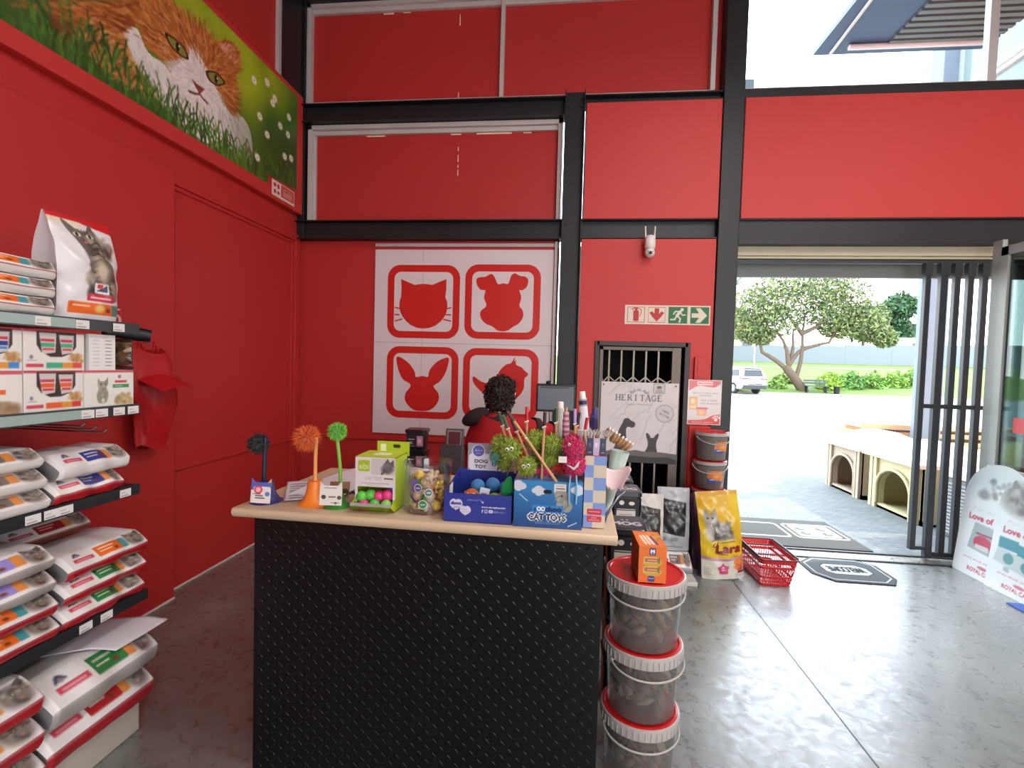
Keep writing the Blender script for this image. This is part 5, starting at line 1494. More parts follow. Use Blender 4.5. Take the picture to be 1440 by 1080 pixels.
for i, (x, y, z, r, c_, l_) in enumerate(((0.115, 0.20, 0.112, 0.036, (74, 150, 214), 'blue rubber ball at the left in the dark blue box'), (0.185, 0.22, 0.118, 0.036, (74, 150, 214), 'blue rubber ball in the middle of the dark blue box'), (0.25, 0.21, 0.108, 0.034, (74, 150, 214), 'blue rubber ball at the right in the dark blue box'),
        (0.105, 0.10, 0.090, 0.036, (232, 112, 60), 'orange rubber ball at the left in the dark blue box'), (0.262, 0.12, 0.086, 0.034, (226, 96, 50), 'orange rubber ball at the right in the dark blue box'), (0.213, 0.085, 0.082, 0.034, (150, 196, 70), 'lime rubber ball at the front in the dark blue box'), (0.04, 0.1, 0.04, 0.035, (232, 112, 60), 'orange ball deep in the left of the dark blue box'))):
    b = MB().col(*c_).ball((0, 0, 0), r, 20, 14)
    if c_[0] > 140 and c_[1] < 200:
        b.col(240, 214, 150)
        for k in range(6):
            a = k * PI / 3
            b.ball((0.86 * r * math.cos(a) * 0.9, 0.86 * r * math.sin(a) * .9, 0.45 * r), r * 0.22, 8, 6)
    tag(b.build('rubber_ball', P_RUB, smooth=True, loc=(BX + x, BY + y, CT + z)), l_, 'ball', 'balls in the dark blue box')
# filler toys below the balls, seen between them
for i in range(8):
    x, y = 0.045 + 0.07 * (i % 4), 0.07 + 0.12 * (i // 4)
    c_ = [(74, 150, 214), (232, 112, 60), (150, 196, 70), (226, 96, 50)][(i + i // 4) % 4]
    o = MB().col(*c_).ball((0, 0, 0), 0.032, 14, 10).build('rubber_ball', P_RUB, smooth=True, loc=(BX + x, BY + y, CT + 0.036))
    tag(o, 'rubber ball, bottom layer of dark blue box, %s row, %s from left' % (['front', 'back'][i // 4], ['first', 'second', 'third', 'fourth'][i % 4]), 'ball', 'bottom layer balls in the dark blue box')
tri = Cv(30, 40, (214, 212, 224)); heart(tri, 0.5, 0.4, 0.26, (92, 96, 170)); tri.rect(0.3, 0.36, 0.7, 0.44, (220, 220, 236))
b = MB().pic(tri, (-0.022, 0, 0), (0.044, 0, 0), (0, 0, 0.062)); b.col(200, 200, 210).box(-0.022, 0.022, 0.0004, 0.001, 0, 0.062)
tag(b.build('swing_tag', P_MATT, loc=(BX + 0.165, BY + 0.045, CT + 0.083), rot=(-0.35, 0.2, 0.1)), 'white swing tag with blue heart at the front of the dark blue box', 'tag')
b = MB().col(214, 210, 206).add([(0, 0, 0), (0.012, 0.02, 0), (0.01, 0.03, 0.05), (0.0, 0.008, 0.035)], [(0, 1, 2, 3), (3, 2, 1, 0)])
tag(b.build('paper_tag', P_MATT, loc=(BX + 0.006, BY + 0.07, CT + 0.105)), 'grey paper tag at the left inside the dark blue box', 'tag')
b = MB().col(16, 130, 66)
b.prism(bez([(0.0, 0.0), (0.03, 0.01), (0.034, 0.045), (0.02, 0.085), (0.008, 0.10), (-0.01, 0.085), (-0.024, 0.04), (-0.02, 0.01)], 4), -0.004, 0.004)
o = b.build('feather_toy', P_RUB, smooth=False, bevel=0.003, loc=(BX + 0.268, BY + 0.05, CT + 0.108), rot=(0.1, 0.12, 0))
tag(o, 'dark green leaf shaped toy between the two blue boxes', 'toy')

# --- bright blue box of cat toys
cb = thing('display_box', 'bright blue display box of cat toys with cloud print', 'display box', (-0.205, 2.09, CT))
W_, D_, H_ = 0.296, 0.165, 0.205
cv = Cv(190, 132, (46, 104, 170), a=W_ / H_)
for k in range(12):
    cv.rect(0, k / 12, 1, (k + 1) / 12, (30 + k * 2.2, 74 + k * 5.4, 132 + k * 5.6))
CLD = (206, 212, 222)
for x, y, s in ((0.06, 0.88, 1.0), (0.36, 0.79, 0.95), (0.93, 0.84, 1.0)):
    for dx, dy, r in ((-0.055, 0, 0.075), (0.0, 0.03, 0.10), (0.06, -0.01, 0.085), (0.0, -0.05, 0.08)):
        cv.ell(x + dx * s, y + dy * s, r * s, r * 0.85 * s, CLD)
cv.rrect(0.43, 0.735, 0.555, 0.815, 0.04, (10, 14, 22))
cv.rect(0.585, 0.76, 0.76, 0.955, (222, 216, 210)); cv.rect(0.61, 0.84, 0.74, 0.865, (90, 88, 92)); cv.rect(0.61, 0.79, 0.74, 0.805, (150, 148, 150)); cv.rect(0.61, 0.90, 0.72, 0.912, (150, 148, 150))
cv.poly(bez([(0.60, 0.78), (0.76, 0.80), (0.80, 0.66), (0.855, 0.50), (0.82, 0.38), (0.75, 0.36), (0.66, 0.44), (0.62, 0.52), (0.64, 0.60), (0.60, 0.68)], 4), (150, 152, 142))
cv.blot(14, [(130, 132, 122), (170, 172, 160)], 0.03, 0.07, 3, (0.64, 0.44, 0.78, 0.74), al=0.6); cv.line([(0.74, 0.42), (0.80, 0.52)], 0.012, (70, 74, 80)); cv.line([(0.62, 0.66), (0.70, 0.72)], 0.012, (60, 64, 70)); cv.ell(0.70, 0.70, 0.02, 0.02, (40, 40, 40))
cv.rect(0.27, 0.33, 0.73, 0.49, (50, 130, 200)); cv.text('c', 0.315, 0.40, 0.075, (20, 40, 90), bold=0.012); cv.ell(0.37, 0.405, 0.05, 0.05, (226, 230, 236)); cv.ell(0.43, 0.405, 0.05, 0.05, (226, 230, 236)); cv.ell(0.37, 0.405, 0.018, 0.018, (20, 40, 90)); cv.ell(0.43, 0.405, 0.018, 0.018, (20, 40, 90)); cv.text('ckoo', 0.58, 0.41, 0.10, (20, 40, 90), fit=0.23, bold=0.012)
cv.text('CAT TOYS', 0.49, 0.235, 0.135, (232, 232, 236), fit=0.545, bold=0.03); cv.text('CAT TOYS', 0.49, 0.235, 0.125, (18, 24, 34), fit=0.53, bold=0.004)
cv.text('www.coockoo.com', 0.5, 0.10, 0.03, (180, 196, 216), fit=0.36); cv.rect(0.30, 0.125, 0.70, 0.132, (150, 176, 206))
cv.line([(0.08, 0.70), (0.20, 0.56)], 0.018, (200, 214, 230)); cv.line([(0.80, 0.06), (0.92, 0.15)], 0.018, (200, 214, 230))
rt = Cv(40, 50, (34, 86, 150))
tpc = Cv(60, 36, (60, 126, 196), a=W_ / D_)
for x, y in ((0.2, 0.5), (0.38, 0.3), (0.6, 0.55), (0.82, 0.35)):
    tpc.ell(x, y, 0.06, 0.045, (16, 24, 44))
tpc.rect(0, 0.45, 1, 0.48, (40, 90, 150))
MB().pbox(0, W_, 0, D_, 0, H_, front=cv, right=rt, top=tpc, base=(36, 90, 156)).build('carton', P_GLOSS, cb)
for i, x in enumerate((0.03, 0.40, 0.74, 1.0)):
    pass

# plush balls and wands standing in / on that box
CX, CY, CZ = -0.205, 2.09, CT + H_ + 0.001
def fuzzy(c_, r, seed, n=260, jit=0.12, squash=(1, 1, 1)):
    rg = random.Random(seed)
    b = MB().col(*c_)
    b.ball((0, 0, 0), (r * 0.82 * squash[0], r * 0.82 * squash[1], r * 0.82 * squash[2]), 18, 12)
    for _ in range(n * 3):
        d = Vector((rg.gauss(0, 1), rg.gauss(0, 1), rg.gauss(0, 1))).normalized()
        k = rg.uniform(0.72, 1.14)
        cc = S(*[min(255, q * k) for q in c_])
        p = Vector((d.x * squash[0], d.y * squash[1], d.z * squash[2])) * r
        bend = Vector((rg.uniform(-1, 1), rg.uniform(-1, 1), rg.uniform(-1, 1))) * r * 0.16
        s_ = d.cross(bend).normalized() * r * 0.055
        p0, p1, p2 = p * 0.76, p * rg.uniform(0.92, 1.0) + bend * 0.5, p * rg.uniform(1.0, 1.16) + bend
        b.add([p0 - s_, p0 + s_, p1 + s_ * 0.8, p1 - s_ * 0.8, p2], [(0, 1, 2, 3), (3, 2, 4)], [cc] * 5)
    return b
GRN = (158, 178, 48)
def eye(b, p, r=0.009):
    p = Vector(p)
    b.col(236, 234, 226).ball(p, r, 10, 8)
    b.col(14, 14, 14).ball(p + Vector((0.001, -r * 0.75, 0)), r * 0.5, 8, 6)
PP = [(-0.282, 2.19, 1.385, 0.040, GRN, 'green fluffy toy ball at the far left above the blue boxes'), (-0.232, 2.13, 1.375, 0.042, GRN, 'green fluffy toy ball with eyes, left above the bright blue box'),
      (-0.125, 2.19, 1.415, 0.040, GRN, 'green fluffy toy ball at the top left of the wands'), (-0.045, 2.16, 1.400, 0.041, GRN, 'green fluffy toy ball at the top right of the wands'),
      (-0.155, 2.10, 1.310, 0.038, GRN, 'green fluffy toy ball low in the middle above the bright blue box'), (-0.058, 2.17, 1.338, 0.040, GRN, 'green fluffy toy ball low right above the bright blue box'),
      (-0.262, 2.20, 1.30, 0.034, (150, 166, 44), 'green fluffy toy ball low left between the blue boxes'), (-0.105, 2.22, 1.325, 0.036, (150, 166, 44), 'green fluffy toy ball hidden behind the wand crossing'),
      (0.000, 2.22, 1.375, 0.045, (92, 172, 158), 'teal fluffy toy ball behind the pink toy'), (-0.300, 2.22, 1.325, 0.034, (110, 190, 170), 'teal fluffy toy ball at the left under the green balls')]
for i, (x, y, z, r, c_, l_) in enumerate(PP):
    y += 0.02
    r *= 1.14
    t = thing('plush_wand_toy', l_, 'cat toy', (x, y, z), group='plush wand toys above the bright blue box')
    fuzzy(c_, r, 40 + i).build('plush_ball', P_FUR, t, smooth=True)
    if i in (1, 4):
        b = MB(); eye(b, (-0.012, -r * 0.86, 0.006)); b.build('eye', P_RUB, t, smooth=True)
        b = MB(); eye(b, (0.008, -r * 0.86, 0.010)); b.build('eye', P_RUB, t, smooth=True)
    rgk = random.Random(i)
    low = CZ - z + 0.0
    b = MB().col(*[(120, 170, 206), (84, 70, 60)][i % 2])
    b.tube([(0, 0, -r * 0.8), (0.006, 0.01, low * 0.5), (rgk.uniform(-.02, .02), 0.0, low)], 0.0035, 6)
    b.build('ribbon', P_RUB, t)
# pink bird toy at the right of the box
t = thing('plush_wand_toy', 'hot pink fluffy bird toy with dangling legs by the checked box', 'cat toy', (0.048, 2.115, CZ), group='plush wand toys above the bright blue box')
b = fuzzy((222, 46, 112), 0.047, 61, 240, squash=(0.95, 0.9, 1.15)); b.move(Matrix.Translation((-0.004, 0.0, 0.150)))
b.build('plush_head', P_FUR, t, smooth=True)
b = fuzzy((226, 48, 116), 0.047, 62, 260, squash=(1.0, 0.9, 1.1)); b.move(Matrix.Translation((0.004, 0.0, 0.072)))
b.build('plush_body', P_FUR, t, smooth=True)
MB().col(206, 196, 200).prism([(-0.03, 0.08), (0.0, 0.07), (0.025, 0.10), (0.02, 0.075), (0.0, 0.058)], -0.052, -0.046).build('wing', P_RUB, t)
b = MB(); eye(b, (-0.022, -0.042, 0.165), 0.007); b.build('eye', P_RUB, t, smooth=True)
for s in (-0.012, 0.012):
    MB().col(120, 180, 214).tube([(s, -0.02, 0.03), (s * 1.4, -0.045, -0.015), (s * 1.2, -0.038, -0.09)], 0.004, 6).build('leg', P_RUB, t, smooth=True)
MB().col(226, 220, 214).box(-0.065, -0.03, -0.055, -0.0535, 0.088, 0.115).build('care_tag', P_MATT, t)
o = fuzzy((206, 26, 34), 0.042, 63, 160, squash=(1.3, 0.8, 0.8)).build('plush_toy', P_FUR, smooth=True, loc=(-0.015, 2.19, CZ + 0.045))
tag(o, 'red plush toy lying on the bright blue box behind the pink bird', 'cat toy')
o = fuzzy((214, 30, 110), 0.026, 64, 140, squash=(1.9, 0.9, 0.8)).build('plush_toy', P_FUR, smooth=True, loc=(-0.085, 2.16, CZ + 0.024))
tag(o, 'magenta plush mouse lying on top of the bright blue box', 'cat toy')
# wands
WD = [((-0.215, 2.21, CZ), (-0.300, 2.20, 1.545), 'dark green', (24, 70, 44), 'wooden wand with dark green tip leaning furthest left'),
      ((-0.17, 2.20, CZ), (-0.278, 2.18, 1.532), 'green', (30, 96, 60), 'wooden wand with green tip leaning left over the green balls'),
      ((-0.120, 2.21, CZ), (-0.242, 2.19, 1.515), 'maroon', (58, 24, 28), 'wooden wand with maroon tip leaning left beside the red one'),
      ((-0.165, 2.23, CZ), (-0.172, 2.24, 1.572), 'red', (196, 30, 34), 'upright wooden wand with red tip in the middle left'),
      ((-0.09, 2.13, CZ), (-0.083, 2.14, 1.560), 'black', (40, 26, 26), 'upright wooden wand with black tip before the till monitor'),
      ((-0.030, 2.235, CZ), (-0.036, 2.24, 1.572), 'green', (24, 92, 50), 'upright wooden wand with green tip before the till monitor'),
      ((0.060, 2.235, CZ), (0.048, 2.24, 1.570), 'lilac', (172, 150, 206), 'upright wooden wand with lilac tip beside the striped one'),
      ((0.070, 2.22, CZ), (0.105, 2.20, 1.535), 'red', (190, 26, 34), 'wooden wand with red tip leaning right beside the tube'),
      ((0.025, 2.245, CZ), (0.072, 2.245, 1.555), 'black', (30, 26, 30), 'wooden wand with black tip leaning right behind the lilac one')]
for i, (p, q, n_, c_, l_) in enumerate(WD):
    t = thing('wand_toy', l_, 'cat toy', p, group='wooden wands in the bright blue box')
    d = Vector(q) - Vector(p)
    MB().tube([(0, 0, 0), d * 0.97], 0.006, 10).build('dowel', M_WOOD, t, smooth=True)
    MB().col(*c_).tube([d * 0.76, d * 0.965], 0.0075, 10).build('coloured_grip', P_RUB, t, smooth=True)
    b = MB().col(226, 220, 214).tube([d * 0.74 + Vector((-0.008, -0.004, 0)), d * 0.75 + Vector((0.008, -0.006, 0.004))], 0.0045, 6)
    b.build('tie', P_RUB, t)
t = thing('wand_toy', 'loose wooden wand lying aslant across the plush toys', 'cat toy', (-0.022, 2.075, CZ + 0.002), group='wooden wands in the bright blue box')
d = Vector((-0.222, 0.0, 0.295))
MB().tube([(0, 0, 0), d], 0.0062, 10).build('dowel', M_WOOD, t, smooth=True)
MB().col(80, 40, 34).tube([d * 0.86, d * 1.0], 0.008, 10).build('coloured_grip', P_RUB, t, smooth=True)
MB().col(226, 220, 214).ball(d * 0.62, 0.007, 8, 6).build('tie', P_RUB, t)
t = thing('wand_toy', 'upright wand wound with pink striped ribbon', 'cat toy', (0.010, 2.23, CZ), group='wooden wands in the bright blue box')
b = MB()
for k in range(15):
    b.col(*[(206, 160, 176), (150, 90, 110)][k % 2]).tube([(0, 0, 0.11 + 0.012 * k), (0, 0, 0.122 + 0.012 * k)], 0.016 if k < 12 else 0.013, 10)
b.build('ribbon_wrap', P_RUB, t, smooth=False)
MB().tube([(0, 0, 0), (0, 0, 0.31)], 0.006, 10).build('dowel', M_WOOD, t, smooth=True)
# toothpaste tubes
def tube(name, label, x, y, z, L, capc, bodyc, rot, labc, group):
    t = thing(name, label, 'tube', (x, y, z), group=group, rot=rot)
    n = 20
    b = MB()
    vs_, cc = [], []
    for j in range(12):
        v = j / 11
        a_, c_ = 0.019 + 0.004 * (1 - v), 0.002 + 0.017 * v
        for i in range(n):
            th = 2 * PI * i / n
            vs_.append((a_ * math.cos(th), c_ * math.sin(th), L * v)); cc.append(S(*(labc if 0.78 < v < 0.95 else bodyc)))
    fs = [(j * n + i, j * n + (i + 1) % n, (j + 1) * n + (i + 1) % n, (j + 1) * n + i) for j in range(11) for i in range(n)] + [tuple(range(n - 1, -1, -1)), tuple(11 * n + i for i in range(n))]
    b.add(vs_, fs, cc).build('tube_body', P_GLOSS, t, smooth=True)
    MB().col(*capc).lathe([(0.015, L), (0.014, L + 0.03), (0.012, L + 0.032)], 16).build('cap', P_RUB, t, smooth=True)
    return t
tube('toothpaste_tube', 'white and navy upright tube with white cap, standing above the checked box', 0.100, 2.33, 1.455, 0.150, (236, 232, 228), (226, 222, 226), (0, -0.10, 0), (34, 40, 90), 'tubes on the counter')
t = thing('display_stand', 'small clear stand holding tubes above the wands', 'stand', (0.10, 2.33, CT))
MB().box(-0.035, 0.035, -0.03, 0.03, 0, 0.405).build('column', mat('pale_acrylic', (214, 206, 206), 0.3), t, bevel=0.003)
tube('toothpaste_tube', 'short dark violet tube with violet cap right of the white tube', 0.138, 2.335, 1.455, 0.075, (60, 48, 110), (50, 42, 84), (0, 0.08, 0), (80, 70, 140), 'tubes on the counter')
tube('toothpaste_tube', 'pale tube with clear cap rising before the till monitor', -0.018, 2.36, CT, 0.50, (236, 226, 222), (206, 206, 206), (0, 0, 0), (226, 220, 220), 'tubes on the counter')

# --- checked tower box
kx = thing('checked_box', 'tall blue and cream checked cardboard tower at the right end of the counter', 'display box', (0.097, 2.122, CT))
W_, D_, H_ = 0.094, 0.15, 0.318
cv = Cv(60, 150, (204, 190, 166), a=W_ / H_)
CB, CC2 = (122, 148, 204), (206, 194, 170)
for j in range(6):
    for i in range(2):
        z1 = 1 - 0.125 - 0.175 * (j - 1)
        cv.rect(i * 0.5 - (0.08 if i == 0 else 0.08), z1 - 0.175, (i + 1) * 0.5 - 0.08 if i == 0 else 1, z1, CB if (i + j) % 2 == 1 else CC2)
cv.rrect(0.17, 0.185, 0.83, 0.265, 0.012, (196, 36, 60)); cv.rrect(0.17, 0.085, 0.83, 0.165, 0.012, (196, 36, 60)); cv.rect(0.24, 0.22, 0.76, 0.23, (232, 190, 196)); cv.rect(0.24, 0.105, 0.76, 0.115, (232, 190, 196)); cv.rect(0.36, 0.135, 0.62, 0.142, (232, 190, 196))
kr = Cv(60, 120, CC2, a=D_ / H_)
for j in range(7):
    for i in range(3):
        if (i + j) % 2:
            kr.rect(i / 3, j / 7, (i + 1) / 3, (j + 1) / 7, CB)
MB().pbox(0, W_, 0, D_, 0.004, H_, front=cv, right=kr, left=kr, top=(206, 50, 70), base=CC2).build('tower', P_MATT, kx)
MB().col(196, 40, 56).lathe([(0.03, 0), (0.034, 0.004)], 20, c=(0.045, 0.030, 0)).build('foot', P_RUB, kx)
b = MB()
b.grid(lambda u, v: (W_ + 0.001 + (0.10 * v ** 1.3) * (0.5 + 0.5 * u), 0.012 + 0.12 * u, 0.004 + 0.135 * v), 24, 24, kr.lin)
q = b.build('flared_side', P_MATT, kx); q.modifiers.new('thickness', 'SOLIDIFY').thickness = 0.002
KX, KY, KZ = 0.097, 2.122, CT + H_ + 0.0005
NV = (38, 42, 74)
for i, (x, c_, l_) in enumerate(((0.020, NV, 'navy slim carton standing left on the checked tower'), (0.047, (188, 172, 200), 'lilac slim carton standing in the middle on the checked tower'), (0.076, NV, 'navy slim carton standing right on the checked tower'))):
    fc = Cv(20, 60, c_, a=0.026 / 0.075); fc.rect(0.2, 0.15, 0.8, 0.2, (150, 150, 190)); fc.rect(0.3, 0.5, 0.7, 0.75, tuple(min(255, q + 40) for q in c_))
    tag(MB().pbox(-0.0125, 0.0125, 0, 0.02, 0, 0.074, front=fc, base=c_).build('slim_carton', P_GLOSS, loc=(KX + x, KY + 0.012, KZ)), l_, 'carton', 'slim cartons on the checked tower')
rg = random.Random(77)
for i in range(9):
    x, y = KX + 0.012 + 0.009 * i, KY + 0.07 + 0.02 * (i % 3)
    t = thing('wrapped_stick', 'cellophane wrapped treat stick on the checked tower, %s from the left' % ['first', 'second', 'third', 'fourth', 'fifth', 'sixth', 'seventh', 'eighth', 'ninth'][i], 'treat', (x, y, KZ), group='wrapped treat sticks on the checked tower', rot=(0.05, 0.06 * (i - 3), 0))
    MB().col(*[(206, 196, 186), (196, 60, 70), (186, 206, 196)][i % 3]).tube([(0, 0, 0), (0, 0, 0.075)], 0.0045, 8).build('stick', P_RUB, t)
    b = MB().col(232, 228, 224)
    for k in range(5):
        a_ = 2 * PI * k / 5
        b.add([(0, 0, 0.066), (0.010 * math.cos(a_), 0.010 * math.sin(a_), 0.098 + 0.012 * (k % 2)), (0.010 * math.cos(a_ + .9), 0.010 * math.sin(a_ + .9), 0.094)], [(0, 1, 2), (2, 1, 0)])
    b.build('wrapper', P_GLOSS, t)
# fan of biscuits in a paper cone right of the tower
fan = thing('treat_cone', 'pale green paper cone of biscuit treats leaning out right of the checked tower', 'treat display', (0.208, 2.305, CT), rz=0)
b = MB().col(176, 190, 180)
b.lathe([(0.012, 0.0), (0.045, 0.32)], 20, cap0=True, cap1=False)
q = b.build('paper_cone', P_MATT, fan, smooth=True, rot=(0, 0.18, 0)); q.modifiers.new('thickness', 'SOLIDIFY').thickness = 0.0015
for i in range(8):
    a_ = 0.15 + 0.16 * i
    t = thing('biscuit_treat', 'brown biscuit treat in clear wrap, %s in the fan above the paper cone' % ['first', 'second', 'third', 'fourth', 'fifth', 'sixth', 'seventh', 'eighth'][i], 'treat', (0.200 + 0.014 * i, 2.265 + 0.015 * (i % 2), 1.452 - 0.009 * i), group='biscuit treats in the fan', rot=(0.3, 0.35 + 0.07 * i, 0.2))
    MB().col(166, 126, 90).ball((0, 0, 0), (0.010, 0.024, 0.026), 14, 10).build('biscuit', P_RUB, t, smooth=True)
    b = MB().col(232, 226, 218).ball((0, -0.002, 0.024), (0.006, 0.009, 0.009), 8, 6)
    b.build('wrap_tip', P_GLOSS, t, smooth=True)
b = MB().col(230, 196, 196)
rgp = random.Random(5)
b.grid(lambda u, v: (0.235 + 0.045 * math.cos(u * 3.1) * (0.6 + v), 2.20 + 0.04 * math.sin(u * 3.1), 1.20 + 0.10 * v + 0.012 * math.sin(9 * u)), 16, 8)
q = b.build('tissue_wrap', P_MATT, smooth=True); q.modifiers.new('thickness', 'SOLIDIFY').thickness = 0.001
tag(q, 'pale pink tissue wrap poking out below the biscuit fan', 'wrapping')
# feet for pieces that stand behind the tower: a low wooden riser they rest on

# scale the counter and its goods about the camera (worktop 1.134 m high)
CAM_SCALE = 0.88
CN0, CN1 = (-0.645, 2.066, 1.05), (-0.5676, 1.8181, 1.134)   # middle of the worktop's front edge: as drawn, and after scaling about the camera
_done = set()
for o in [q for q in bpy.data.objects if q not in _before]:
    if o.data is not None and o.data.name not in _done:
        o.data.transform(Matrix.Scale(CAM_SCALE, 4))
        _done.add(o.data.name)
    x, y, z = o.location
    o.location = (x * CAM_SCALE, y * CAM_SCALE, z * CAM_SCALE) if o.parent else tuple(n_ + (p_ - q_) * CAM_SCALE for n_, p_, q_ in zip(CN1, (x, y, z), CN0))
    for md in o.modifiers:
        if md.type == 'BEVEL':
            md.width *= CAM_SCALE
# ================================================================== RIGHT OF THE COUNTER
# --- three big clear buckets with red lids
M_CB = clear('translucent_bucket_plastic', (0.80, 0.80, 0.78), 0.08, 0.2, frost=((0.62, 0.60, 0.57), 0.16))
M_RIM = mat('milky_white_plastic', (178, 173, 168), 0.35)
M_LID = mat('red_lid_plastic', (196, 30, 34), 0.22, coat=0.3, var=0.03)
def big_bucket():
    t = thing('clear_bucket', 'x', 'bucket')
    R0, H0 = 0.165, 0.293
    b = MB()
    b.lathe([(0.0, 0.002), (0.136, 0.002), (0.139, 0.006), (0.154, H0 - 0.045), (0.156, H0 - 0.030)], 48, cap0=False, cap1=False)
    b.build('bucket_wall', M_CB, t, smooth=True)
    b = MB()
    b.lathe([(0.155, H0 - 0.052), (0.166, H0 - 0.050), (0.167, H0 - 0.012), (0.1655, H0 - 0.003), (0.160, H0 - 0.001), (0.155, H0 - 0.012)], 56, cap0=False, cap1=False)
    for k in range(44):
        a = 2 * PI * k / 44
        M = Matrix.Rotation(a, 4, 'Z')
        b.box(0.166, 0.1695, -0.0015, 0.0015, H0 - 0.048, H0 - 0.014, M)
    b.build('rim', M_RIM, t, smooth=True)
    b = MB()
    b.lathe([(0.160, H0 - 0.004), (0.1595, H0 + 0.001), (0.150, H0 + 0.002), (0.146, H0 - 0.006), (0.140, H0 - 0.008), (0.0, H0 - 0.008)], 56, cap0=True, cap1=False)
    b.build('lid', M_LID, t, smooth=True)
    pts = []
    for k in range(19):
        a = PI * k / 18
        pts.append((0.158 * math.cos(a), -0.045 - 0.122 * math.sin(a), H0 - 0.062 - 0.034 * math.sin(a)))
    b = MB()
    b.tube(pts, 0.0042, 8)
    for s in (-1, 1):
        b.tube([(0.146 * s, -0.04, H0 - 0.062), (0.162 * s, -0.046, H0 - 0.062)], 0.009, 10)
    b.build('handle', M_RIM, t, smooth=True)
    rg = random.Random(31)
    b = MB()
    for k in range(70):
        a, z = rg.uniform(0, 2 * PI), rg.uniform(0.045, 0.195)
        r = (0.100 + 0.010 * z / 0.2) * rg.uniform(0.82, 1.0)
        b.col(*rg.choice([(150, 128, 108), (120, 100, 84), (96, 82, 72), (168, 150, 132), (84, 76, 70)]))
        M = Matrix.Rotation(rg.uniform(0, PI), 3, 'Z') @ Matrix.Rotation(rg.uniform(0, PI), 3, 'X')
        b.ball((r * math.cos(a), r * math.sin(a), z), (0.026, 0.015, 0.042), 10, 7, M=M)
    o = b.build('chews', P_RUB, t, smooth=True)
    o['kind'] = 'stuff'
    return t
BXY = (0.368, 2.125)
k0 = big_bucket()
k0.location = (BXY[0], BXY[1], 0.0)
tag(k0, 'clear bucket with red lid, bottom of the stack of three beside the counter', 'bucket', 'clear buckets beside the counter')
dup(k0, (BXY[0] + 0.004, BXY[1], 0.2955), 0.25, 'clear bucket with red lid, middle of the stack of three beside the counter')
dup(k0, (BXY[0] + 0.004, BXY[1], 0.591), -0.12, 'clear bucket with red lid and an orange box on it, top of the stack')
LZ = 0.591 + 0.2955
sideband = MB().col(196, 40, 44)
def lab_strip(u, v):
    a = -0.35 + 0.22 * u
    r = 0.1445 + 0.0145 * (v * 0.75)
    return (r * math.cos(a), r * math.sin(a), 0.03 + 0.17 * v)
# orange carton on the lid
ORG = (226, 112, 40)
W_, D_, H_ = 0.110, 0.185, 0.148
fc = Cv(96, 128, ORG, a=W_ / H_)
fc.rrect(0.38, 0.76, 0.61, 0.96, 0.02, (40, 44, 110)); fc.text('M', 0.495, 0.87, 0.10, (226, 226, 236), bold=0.014); fc.rect(0.42, 0.785, 0.57, 0.795, (200, 200, 220))
for v0, k in ((0.54, 0), (0.28, 1)):
    fc.ell(0.50, v0 + 0.02, 0.26, 0.12, (206, 160, 60)); fc.rect(0.18, v0, 0.76, v0 + 0.17, (196, 190, 110)); fc.rect(0.22, v0 + 0.03, 0.70, v0 + 0.14, (176, 104, 60)); fc.rect(0.32, v0 + 0.06, 0.66, v0 + 0.10, (226, 150, 130)); fc.rect(0.70, v0, 0.76, v0 + 0.17, (110, 120, 60))
fc.rrect(0.34, 0.03, 0.60, 0.19, 0.05, (56, 60, 130)); fc.rect(0.36, 0.11, 0.58, 0.13, (190, 190, 220))
tc_ = Cv(96, 110, (232, 122, 50), a=W_ / D_)
tc_.poly([(0.15, 0.70), (0.60, 0.94), (0.90, 0.82), (0.45, 0.10), (0.12, 0.25)], (236, 140, 66))
for k in range(3):
    tc_.line([(0.22 + 0.13 * k, 0.70), (0.30 + 0.14 * k, 0.16)], 0.055, (242, 220, 206))
tc_.line([(0.60, 0.66), (0.72, 0.14)], 0.05, (70, 66, 120)); tc_.blot(10, [(206, 180, 70), (150, 110, 50)], 0.03, 0.06, 3, (0.72, 0.3, 0.9, 0.85))
sc = Cv(60, 80, (206, 96, 34)); sc.line([(0.1, 0.62), (0.95, 0.62)], 0.02, (232, 140, 80)); sc.rrect(0.72, 0.06, 0.96, 0.34, 0.04, (186, 130, 120))
ob = MB().pbox(0, W_, 0, D_, 0, H_, front=fc, top=tc_, left=sc, base=(216, 104, 38)).build('snack_carton', P_MATT, loc=(0.320, 1.992, LZ - 0.0005), rot=(0, 0, 0.02))
tag(ob, 'orange snack carton standing on the red lid of the top clear bucket', 'carton')

